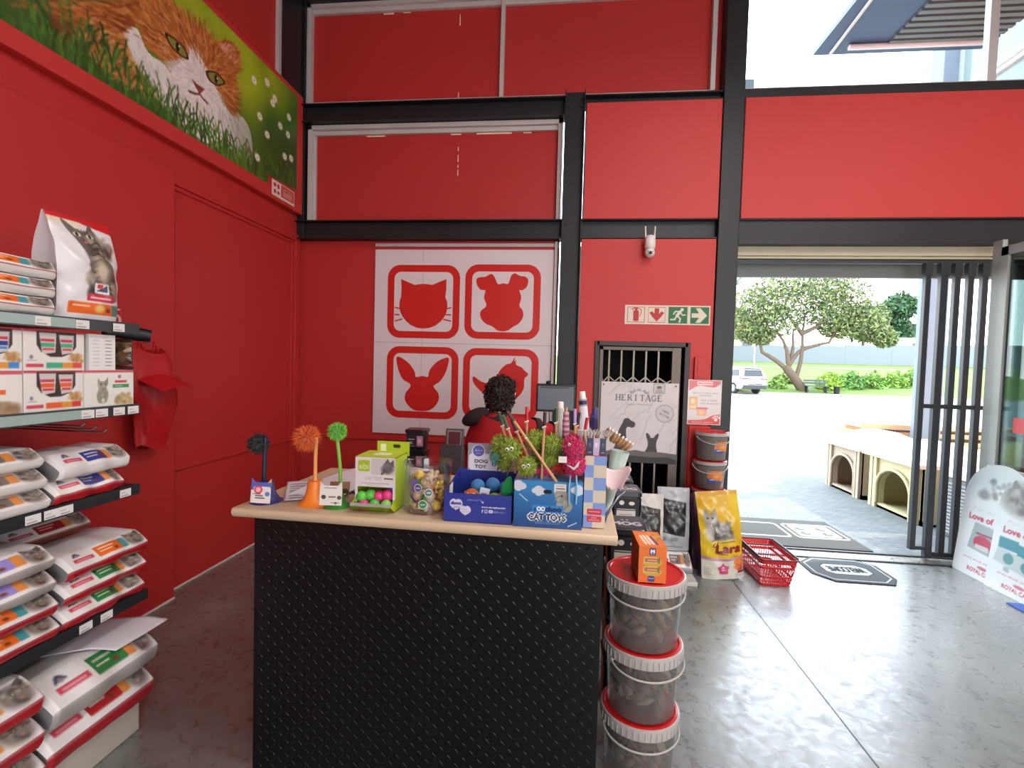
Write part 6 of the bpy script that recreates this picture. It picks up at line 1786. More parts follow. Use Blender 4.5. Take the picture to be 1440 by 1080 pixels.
# --- stacks of black tubs behind the counter end
def tub(w=0.205, d=0.235, h=0.232, seed=0, text='MOG', strip=(150, 180, 206), side=(214, 110, 44)):
    t = thing('food_tub', 'x', 'tub')
    b = MB().col(22, 21, 24)
    def sec(s, z):
        return [(x, y, z) for x, y in rrect2(-w / 2 * s, w / 2 * s, -d / 2 * s, d / 2 * s, 0.03, 5)]
    rows = [sec(0.86, 0.0), sec(0.94, h - 0.03)]
    n = len(rows[0])
    b.add([p for r in rows for p in r], [(i, (i + 1) % n, (i + 1) % n + n, i + n) for i in range(n)] + [tuple(range(n - 1, -1, -1)), tuple(range(n, 2 * n))])
    b.build('tub_wall', P_GLOSS, t)
    b = MB().col(30, 31, 36)
    rows = [sec(0.96, h - 0.034), sec(1.0, h - 0.030), sec(1.0, h - 0.004), sec(0.965, h)]
    b.add([p for r in rows for p in r], [(k * n + i, k * n + (i + 1) % n, (k + 1) * n + (i + 1) % n, (k + 1) * n + i) for k in range(3) for i in range(n)] + [tuple(range(n - 1, -1, -1)), tuple(3 * n + i for i in range(n))])
    b.build('lid', P_GLOSS, t)
    lc = Cv(100, 110, (40, 42, 50), a=w / d); lc.text(text, 0.5, 0.40, 0.26, (214, 214, 220), fit=0.80, bold=0.02); lc.ell(0.42, 0.66, 0.035, 0.035, (214, 214, 220)); lc.ell(0.56, 0.68, 0.035, 0.035, (214, 214, 220)); lc.rect(0.2, 0.14, 0.8, 0.17, (110, 112, 120))
    MB().pic(lc, (-w * .46, -d * .46, h + 0.0006), (w * .92, 0, 0), (0, d * .92, 0)).build('lid_print', P_GLOSS, t)
    f = Cv(90, 90, (26, 25, 28)); f.ell(0.30, 0.82, 0.10, 0.10, (226, 216, 208)); f.ell(0.70, 0.80, 0.12, 0.08, (226, 216, 208)); f.rrect(0.10, 0.12, 0.86, 0.56, 0.04, (210, 200, 192)); f.rect(0.10, 0.49, 0.86, 0.53, (40, 38, 40)); f.rect(0.2, 0.3, 0.74, 0.33, (120, 116, 112))
    MB().pic(f, (-w * .40, -d * .462, 0.03), (w * .80, 0, 0), (0, -d * 0.014, h - 0.075)).build('front_label', P_MATT, t)
    q = Cv(40, 80, strip); q.line([(0.5, 0.1), (0.5, 0.9)], 0.03, (60, 66, 90)); q.rect(0.3, 0.2, 0.7, 0.8, (60, 72, 110), 0.5)
    MB().pic(q, (w * .463, -d * .40, 0.03), (0, d * .5, 0), (w * 0.014, 0, h - 0.075)).build('side_label', P_MATT, t)
    q = Cv(20, 40, side)
    MB().pic(q, (-w * .463, d * .3, 0.02), (0, -d * .6, 0), (-w * 0.014, 0, h - 0.075)).build('side_label', P_MATT, t)
    return t
k0 = tub()
k0.location = (0.345, 2.62, 0.0)
lv = ['bottom', 'second from the floor', 'third from the floor', 'topmost']
tag(k0, 'black food tub in the nearest tub stack behind the clear buckets, bottom', 'tub', 'black food tubs right of the counter')
for st_i, (x, y, nm, rz) in enumerate(((0.345, 2.62, 'nearest tub stack behind the clear buckets', 0.0), (0.43, 3.38, 'middle tub stack behind the counter end', 0.04), (0.42, 3.69, 'farthest tub stack behind the counter end', -0.03))):
    for k in range(4):
        if st_i == 0 and k == 0:
            continue
        dup(k0, (x, y, 0.2335 * k), rz + 0.02 * ((k * 3) % 4 - 1.5), 'black food tub in the %s, %s' % (nm, lv[k]))

# --- food bags on the floor by the grille
hc_ = Cv(110, 150, (176, 176, 180), a=0.27 / 0.53)
def heritage(bg, panel, fg):
    c = Cv(100, 150, bg, a=0.27 / 0.53)
    c.blot(16, [tuple(min(255, int(q * 1.06)) for q in bg), tuple(int(q * 0.92) for q in bg)], 0.04, 0.14, 5, al=0.5)
    c.poly([(0.10, 0.30), (0.86, 0.24), (0.88, 0.78), (0.10, 0.84)], panel)
    c.text('HERITAGE', 0.48, 0.76, 0.045, fg, fit=0.66, rot=-0.05); c.rect(0.3, 0.695, 0.66, 0.70, fg)
    c.ell(0.50, 0.56, 0.11, 0.06, (96, 90, 86), 0.3, 0.4); c.ell(0.62, 0.52, 0.06, 0.03, (130, 124, 118), 0, 0.4); c.ell(0.45, 0.46, 0.07, 0.08, (70, 64, 60), 0, 0.5)
    c.rect(0.12, 0.16, 0.26, 0.22, (130, 130, 134)); c.rect(0.40, 0.16, 0.62, 0.22, (140, 140, 144)); c.rect(0.15, 0.06, 0.8, 0.075, (120, 120, 124))
    return c
o = standing_bag('pet_food_bag', None, 0.27, 0.13, 0.54, heritage((178, 178, 182), (40, 36, 36), (150, 144, 138)), (160, 160, 164), P_BAG, seed=7, taper=0.06)
o.location, o.rotation_euler = (0.985, 4.40, 0.178), (0.02, -0.01, -0.03)
tag(o, 'silver bag with dark panel standing on a grey lying bag before the grille', 'pet food bag', 'bags by the grille')
o = standing_bag('pet_food_bag', None, 0.22, 0.12, 0.55, heritage((206, 200, 192), (48, 40, 36), (180, 172, 160)), (196, 190, 184), P_BAG, seed=9, taper=0.08)
o.location, o.rotation_euler = (0.755, 4.255, 0.137), (0.03, 0.0, 0.06)
tag(o, 'cream bag with dark panel left of the silver bag', 'pet food bag', 'bags by the grille')
o = flat_bag('grey', (150, 150, 154), 0.30, 0.36, 0.165, 41).build('pet_food_bag', P_BAG, smooth=True, loc=(1.125, 4.215, 0.004), rot=(0, 0, -PI / 2))
tag(o, 'grey lying bag under the silver bag by the grille', 'pet food bag', 'bags by the grille')
o = flat_bag('grey', (190, 186, 182), 0.24, 0.36, 0.13, 42).build('pet_food_bag', P_BAG, smooth=True, loc=(0.80, 4.20, 0.004), rot=(0, 0, -PI / 2))
tag(o, 'pale lying bag under the cream bag by the grille', 'pet food bag', 'bags by the grille')
o = MB().col(206, 202, 198).box(0.90, 1.12, 4.02, 4.19, 0, 0.035).build('flat_carton', P_MATT, bevel=0.004)
tag(o, 'flat white carton on the floor before the grey lying bag', 'carton')
pu = Cv(40, 70, (74, 30, 58)); pu.blot(12, [(96, 40, 76), (40, 24, 36), (30, 26, 30)], 0.06, 0.2, 3); pu.rect(0.1, 0.3, 0.6, 0.55, (40, 34, 38))
o = standing_bag('pet_food_bag', None, 0.20, 0.10, 0.66, pu, (64, 26, 50), P_BAG, seed=12, taper=0.05)
o.location, o.rotation_euler = (1.262, 4.455, 0.0), (0, -0.04, 0.10)
tag(o, 'dark purple bag standing behind the yellow bag', 'pet food bag', 'bags by the grille')
# yellow cat food bag
W_, H_ = 0.34, 0.735
cv = Cv(110, 190, (226, 186, 34), a=W_ / H_)
cv.rect(0, 0.95, 1, 1, (206, 150, 30)); cv.blot(26, [(214, 160, 30), (236, 206, 60)], 0.04, 0.12, 9, al=0.5)
cv.rect(0, 0, 1, 0.245, (226, 220, 206)); cv.ell(0.8, 0.28, 0.4, 0.06, (226, 190, 30))
cv.poly(bez([(0.14, 0.80), (0.20, 0.80), (0.27, 0.75), (0.36, 0.80), (0.42, 0.82), (0.44, 0.74), (0.46, 0.68), (0.60, 0.66), (0.72, 0.60), (0.80, 0.50), (0.78, 0.46), (0.46, 0.47), (0.30, 0.46), (0.22, 0.47), (0.18, 0.54), (0.16, 0.64), (0.14, 0.72)], 4), (150, 142, 132))
cv.blot(46, [(110, 104, 98), (190, 184, 174), (90, 84, 80)], 0.008, 0.028, 4, (0.34, 0.48, 0.74, 0.66), al=0.8)
cv.ell(0.26, 0.70, 0.075, 0.05, (176, 168, 156), 0, 0.4); cv.ell(0.22, 0.56, 0.05, 0.08, (206, 200, 186), 0, 0.5); cv.line([(0.30, 0.66), (0.36, 0.56), (0.34, 0.47), (0.26, 0.455)], 0.012, (84, 76, 66))
for x in (0.21, 0.32):
    cv.ell(x, 0.715, 0.012, 0.009, (60, 60, 40))
cv.line([(0.2, 0.665), (0.26, 0.655), (0.33, 0.668)], 0.006, (96, 88, 80))
cv.rect(0.42, 0.455, 0.84, 0.468, (206, 196, 150)); cv.rect(0.48, 0.435, 0.82, 0.445, (120, 90, 60))
cv.text('Lara', 0.64, 0.365, 0.095, (206, 60, 60), fit=0.60, bold=0.010, slant=0.12); cv.text('Lara', 0.64, 0.365, 0.090, (116, 44, 36), fit=0.58, bold=0.005, slant=0.12)
cv.line(bez([(0.32, 0.43), (0.28, 0.40), (0.34, 0.395), (0.40, 0.44)], 4, False), 0.012, (116, 44, 36)); cv.line([(0.38, 0.31), (0.60, 0.295)], 0.012, (116, 44, 36))
cv.text('adult', 0.80, 0.275, 0.025, (140, 110, 40), fit=0.16)
cv.line(bez([(0.0, 0.275), (0.30, 0.245), (0.6, 0.235), (1.0, 0.255)], 6, False), 0.035, (186, 130, 160)); cv.line([(0.15, 0.255), (0.85, 0.24)], 0.008, (214, 176, 190))
cv.poly(bez([(0.36, 0.15), (0.45, 0.165), (0.50, 0.195), (0.55, 0.165), (0.64, 0.15), (0.62, 0.11), (0.60, 0.065), (0.42, 0.065), (0.40, 0.10)], 3), (206, 76, 120)); cv.rect(0.46, 0.105, 0.54, 0.118, (240, 220, 226)); cv.ell(0.5, 0.14, 0.016, 0.012, (240, 200, 210))
for k in range(6):
    cv.rect(0.05, 0.06 + 0.018 * k, 0.24 - 0.03 * (k % 3), 0.065 + 0.018 * k, (160, 152, 146))
cv.blot(26, [(206, 96, 50), (226, 130, 70), (176, 70, 40)], 0.012, 0.03, 6, (0.80, 0.12, 0.98, 0.24), al=0.9); cv.rect(0.84, 0.075, 1.0, 0.10, (130, 50, 60)); cv.rect(0.80, 0.03, 1.0, 0.07, (206, 196, 190)); cv.ell(0.86, 0.12, 0.012, 0.01, (190, 60, 80))
o = standing_bag('pet_food_bag', None, W_, 0.14, H_, cv, (92, 34, 74), P_BAG, seed=17, taper=0.02, crease=0.007)
o.location, o.rotation_euler = (1.372, 4.275, 0.008), (0.02, -0.105, 0.03)
tag(o, 'tall yellow cat food bag with grey cat picture standing on the floor', 'pet food bag', 'bags by the grille')

# --- stack of clear red-lidded small buckets
def small_bucket():
    t = thing('food_bucket', 'x', 'bucket')
    R0, H0 = 0.147, 0.262
    b = MB()
    b.lathe([(0.0, 0.003), (0.115, 0.003), (0.120, 0.008), (0.138, H0 - 0.035)], 40, cap0=False, cap1=False)
    b.build('bucket_wall', clear('translucent_grey_plastic', (0.70, 0.68, 0.66), 0.10, 0.25, frost=((0.45, 0.42, 0.39), 0.35)), t, smooth=True)
    MB().col(92, 76, 66).lathe([(0.113, 0.006), (0.131, H0 - 0.055)], 32).build('kibble', P_FUR, t)
    MB().lathe([(0.138, H0 - 0.036), (0.146, H0 - 0.034), (0.147, H0 - 0.008), (0.142, H0 - 0.005)], 40, cap0=False, cap1=False).build('rim', M_RIM, t, smooth=True)
    MB().lathe([(0.146, H0 - 0.009), (0.146, H0), (0.138, H0 + 0.002), (0.134, H0 - 0.002), (0.0, H0 - 0.002)], 40, cap0=True, cap1=False).build('lid', M_LID, t, smooth=True)
    pts = []
    for k in range(17):
        a = PI * k / 16
        pts.append((0.150 * math.cos(a), -0.02 - 0.130 * math.sin(a), H0 - 0.045 - 0.06 * math.sin(a)))
    MB().tube(pts, 0.0045, 8).build('handle', M_RIM, t, smooth=True)
    f = Cv(70, 60, (226, 130, 60)); f.poly([(0, 0.55), (0.25, 1), (0, 1)], (150, 132, 118)); f.poly([(0, 0.0), (1, 0.0), (0.8, 0.16), (0.5, 0.16), (0.2, 0.34), (0, 0.3)], (50, 90, 160)); f.ell(0.55, 0.55, 0.25, 0.16, (240, 170, 110), 0, 0.5); f.rect(0.15, 0.18, 0.4, 0.25, (220, 224, 236)); f.rect(0.3, 0.75, 0.85, 0.82, (240, 196, 150))
    b = MB()
    b.grid(lambda u, v: ((0.127 + 0.010 * v) * math.cos(-1.75 + 1.15 * u), (0.127 + 0.010 * v) * math.sin(-1.75 + 1.15 * u), 0.075 + 0.105 * v), 70, 60, f.lin)
    b.build('label', P_GLOSS, t, smooth=True)
    return t
tag(MB().box(-0.14, 0.14, -0.13, 0.13, 0, 0.138).build('bucket_support', M_BLACK, bevel=0.008, loc=(1.35, 4.665, 0.0)), 'low black block added as support under the red lidded bucket stack', 'crate')  # block added under the buckets to hold the stack up
k0 = small_bucket()
k0.location = (1.348, 4.665, 0.139)
tag(k0, 'small red lidded food bucket, bottom of the stack in the corner by the entrance', 'bucket', 'small food buckets by the entrance')
for k, (l_, rz) in enumerate((('small red lidded food bucket, second up in the stack by the entrance', 0.2), ('small red lidded food bucket, third up in the stack by the entrance', -0.25), ('small red lidded food bucket, top of the stack by the entrance', 0.1))):
    dup(k0, (1.348 + 0.006 * (k + 1), 4.665, 0.139 + 0.2652 * (k + 1)), rz, l_)

# --- red shopping basket
bk = thing('shopping_basket', 'red plastic shopping basket with dark rim standing on the floor by the mat', 'basket', (1.765, 4.345, 0.002), rz=0.03)
RP = mat('red_basket_plastic', (206, 26, 34), 0.35, coat=0.2)
def brect(z):
    k = z / 0.235
    return 0.118 + 0.030 * k, 0.195 + 0.062 * k
def band(b, z0, z1, th=0.003):
    for (zz0, zz1) in ((z0, z1),):
        a0, c0 = brect(z0); a1, c1 = brect(z1)
        o0, o1 = rrect2(-a0, a0, -c0, c0, 0.03, 5), rrect2(-a1, a1, -c1, c1, 0.03, 5)
        i0, i1 = rrect2(-a0 + th, a0 - th, -c0 + th, c0 - th, 0.028, 5), rrect2(-a1 + th, a1 - th, -c1 + th, c1 - th, 0.028, 5)
        n = len(o0)
        vs_ = [(x, y, z0) for x, y in o0] + [(x, y, z1) for x, y in o1] + [(x, y, z1) for x, y in i1] + [(x, y, z0) for x, y in i0]
        b.add(vs_, [(k * n + i, k * n + (i + 1) % n, ((k + 1) % 4) * n + (i + 1) % n, ((k + 1) % 4) * n + i) for k in range(4) for i in range(n)])
b = MB()
for z0, z1 in ((0.0, 0.018), (0.036, 0.044), (0.066, 0.085), (0.150, 0.172), (0.195, 0.232)):
    band(b, z0, z1)
def ribs(b, z0, z1, n1, n2, slant=0.0):
    for s in (-1, 1):
        for k in range(n1 + 1):
            f = -0.86 + 1.72 * k / n1
            a0, c0 = brect(z0); a1, c1 = brect(z1)
            b.bar((f * a0, s * (c0 - 0.0015), z0 - 0.002), (min(0.9, f + slant) * a1, s * (c1 - 0.0015), z1 + 0.002), 0.0055, 0.003, up=(0, 1, 0))
        for k in range(n2 + 1):
            f = -0.92 + 1.84 * k / n2
            a0, c0 = brect(z0); a1, c1 = brect(z1)
            b.bar((s * (a0 - 0.0015), f * c0, z0 - 0.002), (s * (a1 - 0.0015), f * c1, z1 + 0.002), 0.006, 0.003, up=(1, 0, 0))
ribs(b, 0.018, 0.036, 14, 24); ribs(b, 0.044, 0.066, 14, 24); ribs(b, 0.085, 0.150, 11, 20, 0.06); ribs(b, 0.172, 0.195, 11, 20)
a0, c0 = brect(0)
for k in range(13):
    y = -c0 + 0.012 + (2 * c0 - 0.024) * k / 12
    b.box(-a0, a0, y - 0.006, y + 0.006, 0, 0.004)
for k in range(7):
    x = -a0 + 0.02 + (2 * a0 - 0.04) * k / 6
    b.box(x - 0.005, x + 0.005, -c0, c0, 0, 0.004)
b.build('basket_body', RP, bk)
b = MB()
a1, c1 = brect(0.235)
out = rrect2(-a1 - 0.006, a1 + 0.006, -c1 - 0.006, c1 + 0.006, 0.034, 6)
b.tube([(x, y, 0.236) for x, y in out], 0.0065, 8, closed=True)
b.build('rim', mat('dark_red_rim', (96, 20, 26), 0.3), bk, smooth=True)
for s in (-1, 1):
    pts = [(s * (a1 - 0.004), -0.12, 0.24), (s * (a1 - 0.012), -0.13, 0.244), (s * (a1 - 0.012), 0.13, 0.244), (s * (a1 - 0.004), 0.12, 0.24)]
    MB().tube([(s * (a1 + 0.002), -c1 + 0.03, 0.247), (s * (a1 + 0.004), 0, 0.249), (s * (a1 + 0.002), c1 - 0.03, 0.247)], 0.0075, 8).build('handle', mat('black_handle', (30, 24, 26), 0.35), bk, smooth=True)

# --- door mats
def doormat(name, label, pts, th, cv, x0, x1, y0, y1):
    t = thing(name, label, 'door mat', ((x0 + x1) / 2, (y0 + y1) / 2, 0.0))
    cx, cy = (x0 + x1) / 2, (y0 + y1) / 2
    MB().prism([(x - cx, y - cy) for x, y in pts], 0.0005, th, 'xy').build('backing', mat('black_mat_rubber', (34, 34, 36), 0.6), t, bevel=0.002)
    P = [(x - cx, y - cy) for x, y in pts]
    b = MB()
    n = 160
    m_ = int(n * (y1 - y0) / (x1 - x0))
    c = np.array(P)
    def inside(u, v):
        X, Y = x0 - cx + u * (x1 - x0), y0 - cy + v * (y1 - y0)
        r = np.zeros(u.shape, bool)
        for i in range(len(c)):
            (xa, ya), (xb, yb) = c[i] * 0.975, c[(i + 1) % len(c)] * 0.975
            if ya == yb:
                continue
            r ^= ((ya > Y) != (yb > Y)) & (X < (xb - xa) * (Y - ya) / (yb - ya) + xa)
        return r
    U, V = np.meshgrid(np.linspace(0, 1, n), np.linspace(0, 1, m_))
    ok = inside(U.ravel(), V.ravel()).reshape(U.shape)
    vs_ = [(x0 - cx + u * (x1 - x0), y0 - cy + v * (y1 - y0), th + 0.001) for u, v in zip(U.ravel(), V.ravel())]
    fs = [(j * n + i, j * n + i + 1, (j + 1) * n + i + 1, (j + 1) * n + i) for j in range(m_ - 1) for i in range(n - 1) if ok[j, i] and ok[j, i + 1] and ok[j + 1, i] and ok[j + 1, i + 1]]
    b.add(vs_, fs, cv.lin(U.ravel(), V.ravel()))
    b.build('pile', printed('mat_pile', 0.95), t)
    return t
x0, x1, y0, y1 = 2.205, 2.885, 4.325, 4.855
cv = Cv(200, 156, (84, 88, 88), a=(x1 - x0) / (y1 - y0))
LN = (206, 208, 204)
cv.line([(0.06, 0.30), (0.06, 0.72), (0.24, 0.93), (0.80, 0.93), (0.94, 0.78), (0.94, 0.25), (0.80, 0.07), (0.20, 0.07), (0.06, 0.30)], 0.02, LN)
pl = [(0.22, 0.40), (0.22, 0.62), (0.30, 0.72), (0.70, 0.72), (0.80, 0.60), (0.80, 0.40), (0.70, 0.30), (0.30, 0.30)]
cv.poly(pl, (190, 194, 190)); cv.line(pl + [pl[0]], 0.018, (40, 44, 44))
cv.text('WELCOME', 0.51, 0.51, 0.20, (44, 48, 48), fit=0.44, rot=PI, bold=0.012)
doormat('door_mat', 'grey eight cornered welcome mat just inside the entrance', [(x0, 4.47), (x0, 4.72), (2.36, y1), (2.76, y1), (x1, 4.74), (x1, 4.45), (2.80, y0), (2.33, y0)], 0.008, cv, x0, x1, y0, y1)
x0, x1, y0, y1 = 1.78, 3.09, 5.125, 6.05
cv = Cv(220, 154, (72, 72, 68), a=(x1 - x0) / (y1 - y0))
cv.blot(40, [(82, 82, 74), (64, 66, 62)], 0.03, 0.1, 2, al=0.4)
cv.rrect(0.56, 0.30, 0.97, 0.82, 0.06, (206, 208, 206)); cv.rrect(0.575, 0.33, 0.955, 0.79, 0.05, (72, 72, 68)); cv.rrect(0.60, 0.36, 0.925, 0.76, 0.04, (206, 208, 206))
cv.rrect(0.02, 0.30, 0.52, 0.82, 0.06, (206, 208, 206)); cv.rrect(0.035, 0.33, 0.505, 0.79, 0.05, (72, 72, 68))
for x, y in ((0.67, 0.64), (0.84, 0.64), (0.67, 0.47), (0.84, 0.47)):
    cv.ell(x, y, 0.06, 0.06, (96, 98, 96)); cv.ell(x + 0.02, y + 0.03, 0.02, 0.03, (206, 208, 206))
doormat('door_mat', 'large dark grey logo mat outside the entrance', [(x0, y0), (x1, y0), (x1, y1), (x0, y1)], 0.012, cv, x0, x1, y0, y1)

# --- sliding security gate
gt = thing('sliding_gate', 'dark steel security gate of upright bars pushed to the right of the entrance', 'gate', (3.33, 5.03, 0))
GM = mat('dark_gate_steel', (58, 62, 66), 0.38, metal=0.35)
for i, (x, z0, z1, w) in enumerate(((0.035, 0.09, 2.82, 0.046), (0.175, 0.015, 2.82, 0.062), (0.290, 0.04, 2.82, 0.050), (0.405, 0.04, 2.82, 0.050), (0.525, 0.04, 2.82, 0.050), (0.640, 0.04, 2.82, 0.050))):
    MB().box(x - w / 2, x + w / 2, -0.025, 0.025, z0, z1).build('bar', GM, gt, bevel=0.004)
    MB().box(x - w / 2 - 0.008, x + w / 2 + 0.008, -0.03, 0.03, 2.70, 2.822).build('bracket', GM, gt, bevel=0.003)
for z0, z1, x0, x1 in ((1.455, 1.495, 0.03, 0.66), (0.09, 0.125, 0.03, 0.18), (0.03, 0.075, 0.16, 0.66)):
    MB().box(x0, x1, -0.018, 0.018, z0, z1).build('rail', GM, gt, bevel=0.003)

# --- glass door leaf, swung inwards
gd = thing('door_2', 'open aluminium framed glass door leaf swung into the shop', 'door', (3.75, 4.73, 0), rz=0)
tag(gd, kind='structure')
AL = mat('satin_aluminium', (176, 182, 178), 0.4, metal=0.3)
b = MB()
for q in ((0, 0.05, -0.075, 0.0, 0.01, 2.90), (0, 0.05, -0.95, -0.875, 0.01, 2.90), (0, 0.05, -0.95, 0, 2.82, 2.90), (0, 0.05, -0.95, 0, 0.01, 0.10)):
    b.box(*q)
b.build('door_frame', AL, gd, bevel=0.004)
MB().box(-0.004, 0.054, -0.95, -0.0, 0.885, 0.985).build('push_rail', M_WHITE, gd, bevel=0.004)
MB().box(0.02, 0.028, -0.89, -0.06, 0.08, 2.83).build('pane', clear('tinted_door_glass', (0.30, 0.38, 0.37), 0.10, 0.02), gd)
sk = Cv(40, 30, (206, 40, 44)); sk.rect(0.62, 0, 1, 1, (232, 226, 222))
MB().pic(sk, (0.0185, -0.20, 1.30), (0, -0.22, 0), (0, 0, 0.13)).build('sticker', P_GLOSS, gd)
MB().box(0.01, 0.05, 0.0, 0.10, 0, 2.97).build('hinge_post', AL, gd, bevel=0.004)

# --- two arched cardboard display boards leaning on the glass door
def arch_board(name, label, y0, w, h, x, lean, cv, seed):
    n = 26
    t = thing(name, label, 'display board', (x, y0, 0.001), rot=(0, lean, 0))
    hs = h - w * 0.50
    def top(v):
        s = abs(2 * v - 1)
        return hs + w * 0.50 * math.sqrt(max(0, 1 - s ** 2.2))
    b = MB()
    b.grid(lambda u, v: (0, -w * u, top(u) * v), 90, 150, lambda u, v: cv.lin(u, v * np.array([top(q) for q in u]) / h))
    b.build('printed_face', P_GLOSS, t)
    b = MB().col(206, 204, 200)
    pr_ = [(0, 0), (-w, 0)] + [(-w * (1 - k / n), top(1 - k / n)) for k in range(n + 1)]
    b.prism(pr_, 0.0008, 0.005, 'yz')
    b.build('card_back', P_MATT, t)
    return t
def cat_board(kind):
    c = Cv(150, 210, (226, 232, 232), a=0.64 / 1.0)
    c.poly([(0, 0.55), (1, 0.55), (1, 1), (0, 1)], (186, 200, 202)); c.ell(0.5, 0.60, 0.62, 0.14, (214, 222, 222), 0, 0.6)
    if kind:
        c.poly(bez([(0.30, 0.72), (0.42, 0.78), (0.55, 0.80), (0.72, 0.86), (0.86, 0.88), (0.90, 0.80), (0.80, 0.74), (0.74, 0.66), (0.62, 0.68), (0.48, 0.70), (0.36, 0.68)], 3), (214, 218, 216))
        c.blot(24, [(110, 116, 116), (84, 90, 90), (150, 156, 154)], 0.014, 0.03, 3, (0.28, 0.70, 0.88, 0.86), al=0.7)
        c.ell(0.30, 0.72, 0.06, 0.04, (130, 136, 136), 0, 0.4)
    else:
        c.ell(0.30, 0.78, 0.17, 0.13, (120, 122, 120), 0, 0.3); c.blot(26, [(80, 84, 84), (160, 162, 158), (60, 62, 62)], 0.012, 0.035, 5, (0.14, 0.66, 0.46, 0.88), al=0.7)
        c.poly([(0.14, 0.84), (0.16, 0.95), (0.26, 0.88)], (96, 98, 98)); c.poly([(0.34, 0.88), (0.46, 0.95), (0.46, 0.83)], (96, 98, 98))
    c.text('For the', 0.34, 0.585, 0.03, (190, 190, 196), fit=0.34, slant=0.3)
    c.text('Love of Cats', 0.44, 0.515, 0.05, (176, 40, 76), fit=0.62, bold=0.003)
    if kind:
        c.poly([(0.18, 0.24), (0.56, 0.22), (0.60, 0.46), (0.24, 0.47)], (160, 176, 176)); c.ell(0.40, 0.31, 0.09, 0.06, (190, 60, 90)); c.rect(0.3, 0.25, 0.5, 0.29, (206, 206, 206)); c.rect(0.28, 0.375, 0.54, 0.39, (150, 70, 90))
    else:
        c.rect(0.10, 0.36, 0.36, 0.45, (52, 140, 156)); c.rect(0.36, 0.34, 0.68, 0.43, (52, 140, 156)); c.poly([(0.06, 0.24), (0.62, 0.19), (0.64, 0.33), (0.10, 0.36)], (190, 206, 204)); c.ell(0.26, 0.29, 0.045, 0.045, (90, 150, 150)); c.ell(0.50, 0.27, 0.045, 0.045, (90, 150, 150)); c.rect(0.22, 0.18, 0.30, 0.22, (170, 186, 186))
    for v, r in ((0.43, 0.03), (0.34, 0.03), (0.26, 0.025)):
        c.line([(0.82 + 0.06 * math.cos(a / 5), v + r * math.sin(a / 5)) for a in range(4, 16)], 0.006, (196, 200, 204))
    c.poly([(0.87, 0.41), (0.93, 0.42), (0.92, 0.45)], (190, 60, 80))
    c.text('every detail, every cat', 0.42, 0.155, 0.016, (190, 90, 110), fit=0.55)
    c.ell(0.46, 0.105, 0.05, 0.014, (200, 110, 130)); c.text('ROYAL CANIN', 0.46, 0.065, 0.034, (186, 60, 84), fit=0.44, bold=0.0015)
    return c
arch_board('display_board', 'arched white cat food display board leaning on the glass door, left one', 4.865, 0.66, 1.02, 3.615, 0.105, cat_board(1), 1)
arch_board('display_board', 'arched white cat food display board with teal pictures, right one at the frame edge', 4.50, 0.66, 1.00, 3.600, 0.105, cat_board(0), 2)
tag(MB().col(60, 96, 176).box(3.48, 3.592, 3.95, 4.14, 0.0005, 0.010).build('floor_card', P_MATT), 'flat blue card on the floor before the right display board', 'card')

# --- behind the counter: till monitor, terminal, tubs on a low desk
boxes_desk = thing('back_desk', 'low red and black desk behind the cashier under the icon poster', 'desk', (0, 0, 0))
MB().box(-1.45, -0.62, 2.96, 3.25, 1.005, 1.045).build('desk_top', mat('dark_red_desk', (120, 20, 24), 0.4), boxes_desk, bevel=0.004)
for x in (-1.44, -0.66):
    MB().box(x, x + 0.03, 2.97, 3.24, 0, 1.005).build('side_panel', M_BLACK, boxes_desk)
dk = thing('till_desk', 'till desk with dark top behind the wands, in front of the steel post', 'desk', (0, 0, 0))
MB().box(-0.28, 0.20, 3.50, 4.10, 1.00, 1.04).build('desk_top', M_BLACK, dk, bevel=0.004)
for x in (-0.27, 0.16):
    MB().box(x, x + 0.03, 3.52, 4.08, 0, 1.0).build('side_panel', M_BLACK, dk)
mo = thing('till_monitor', 'black till monitor with grey screen on a stand behind the wands', 'monitor', (-0.066, 3.72, 1.0405))
MB().box(-0.15, 0.15, -0.012, 0.022, 0.365, 0.578).build('housing', M_BLACK, mo, bevel=0.006)
scr = Cv(60, 42, (116, 124, 134)); scr.rect(0.05, 0.93, 0.85, 0.96, (60, 64, 74)); scr.line([(0.3, 0.5), (0.34, 0.42), (0.38, 0.46)], 0.012, (150, 156, 164)); scr.line([(0.6, 0.45), (0.58, 0.35)], 0.012, (150, 156, 164))
MB().pic(scr, (-0.135, -0.0126, 0.382), (0.27, 0, 0), (0, 0, 0.178)).build('screen', printed('screen_glass', 0.15, coat=0.4), mo)
MB().box(-0.022, 0.022, 0.0, 0.03, 0.02, 0.40).build('stand', M_BLACK, mo, bevel=0.004)
MB().box(-0.09, 0.09, -0.07, 0.10, 0.0, 0.02).build('foot', M_BLACK, mo, bevel=0.006)
MB().lathe([(0.018, 0.578), (0.020, 0.592), (0.008, 0.602)], 16, c=(-0.06, 0.005, 0)).build('webcam', M_BLACK, mo, smooth=True)
te = thing('payment_terminal', 'grey payment display with small red screen behind the cashier counter', 'terminal', (-0.72, 3.09, 1.0455))
MB().prism([(-0.05, 0.0), (0.09, 0.0), (0.06, 0.17), (0.0, 0.18)], -0.075, 0.075, 'yz').build('pedestal', mat('dark_grey_plastic', (62, 58, 62), 0.45), te, bevel=0.006)
M = Matrix.Rotation(-0.18, 4, 'X')
MB().box(-0.06, 0.06, -0.012, 0.014, -0.055, 0.065, M).build('display_head', mat('grey_plastic', (84, 78, 82), 0.4), te, bevel=0.006, loc=(0.012, 0.03, 0.215))
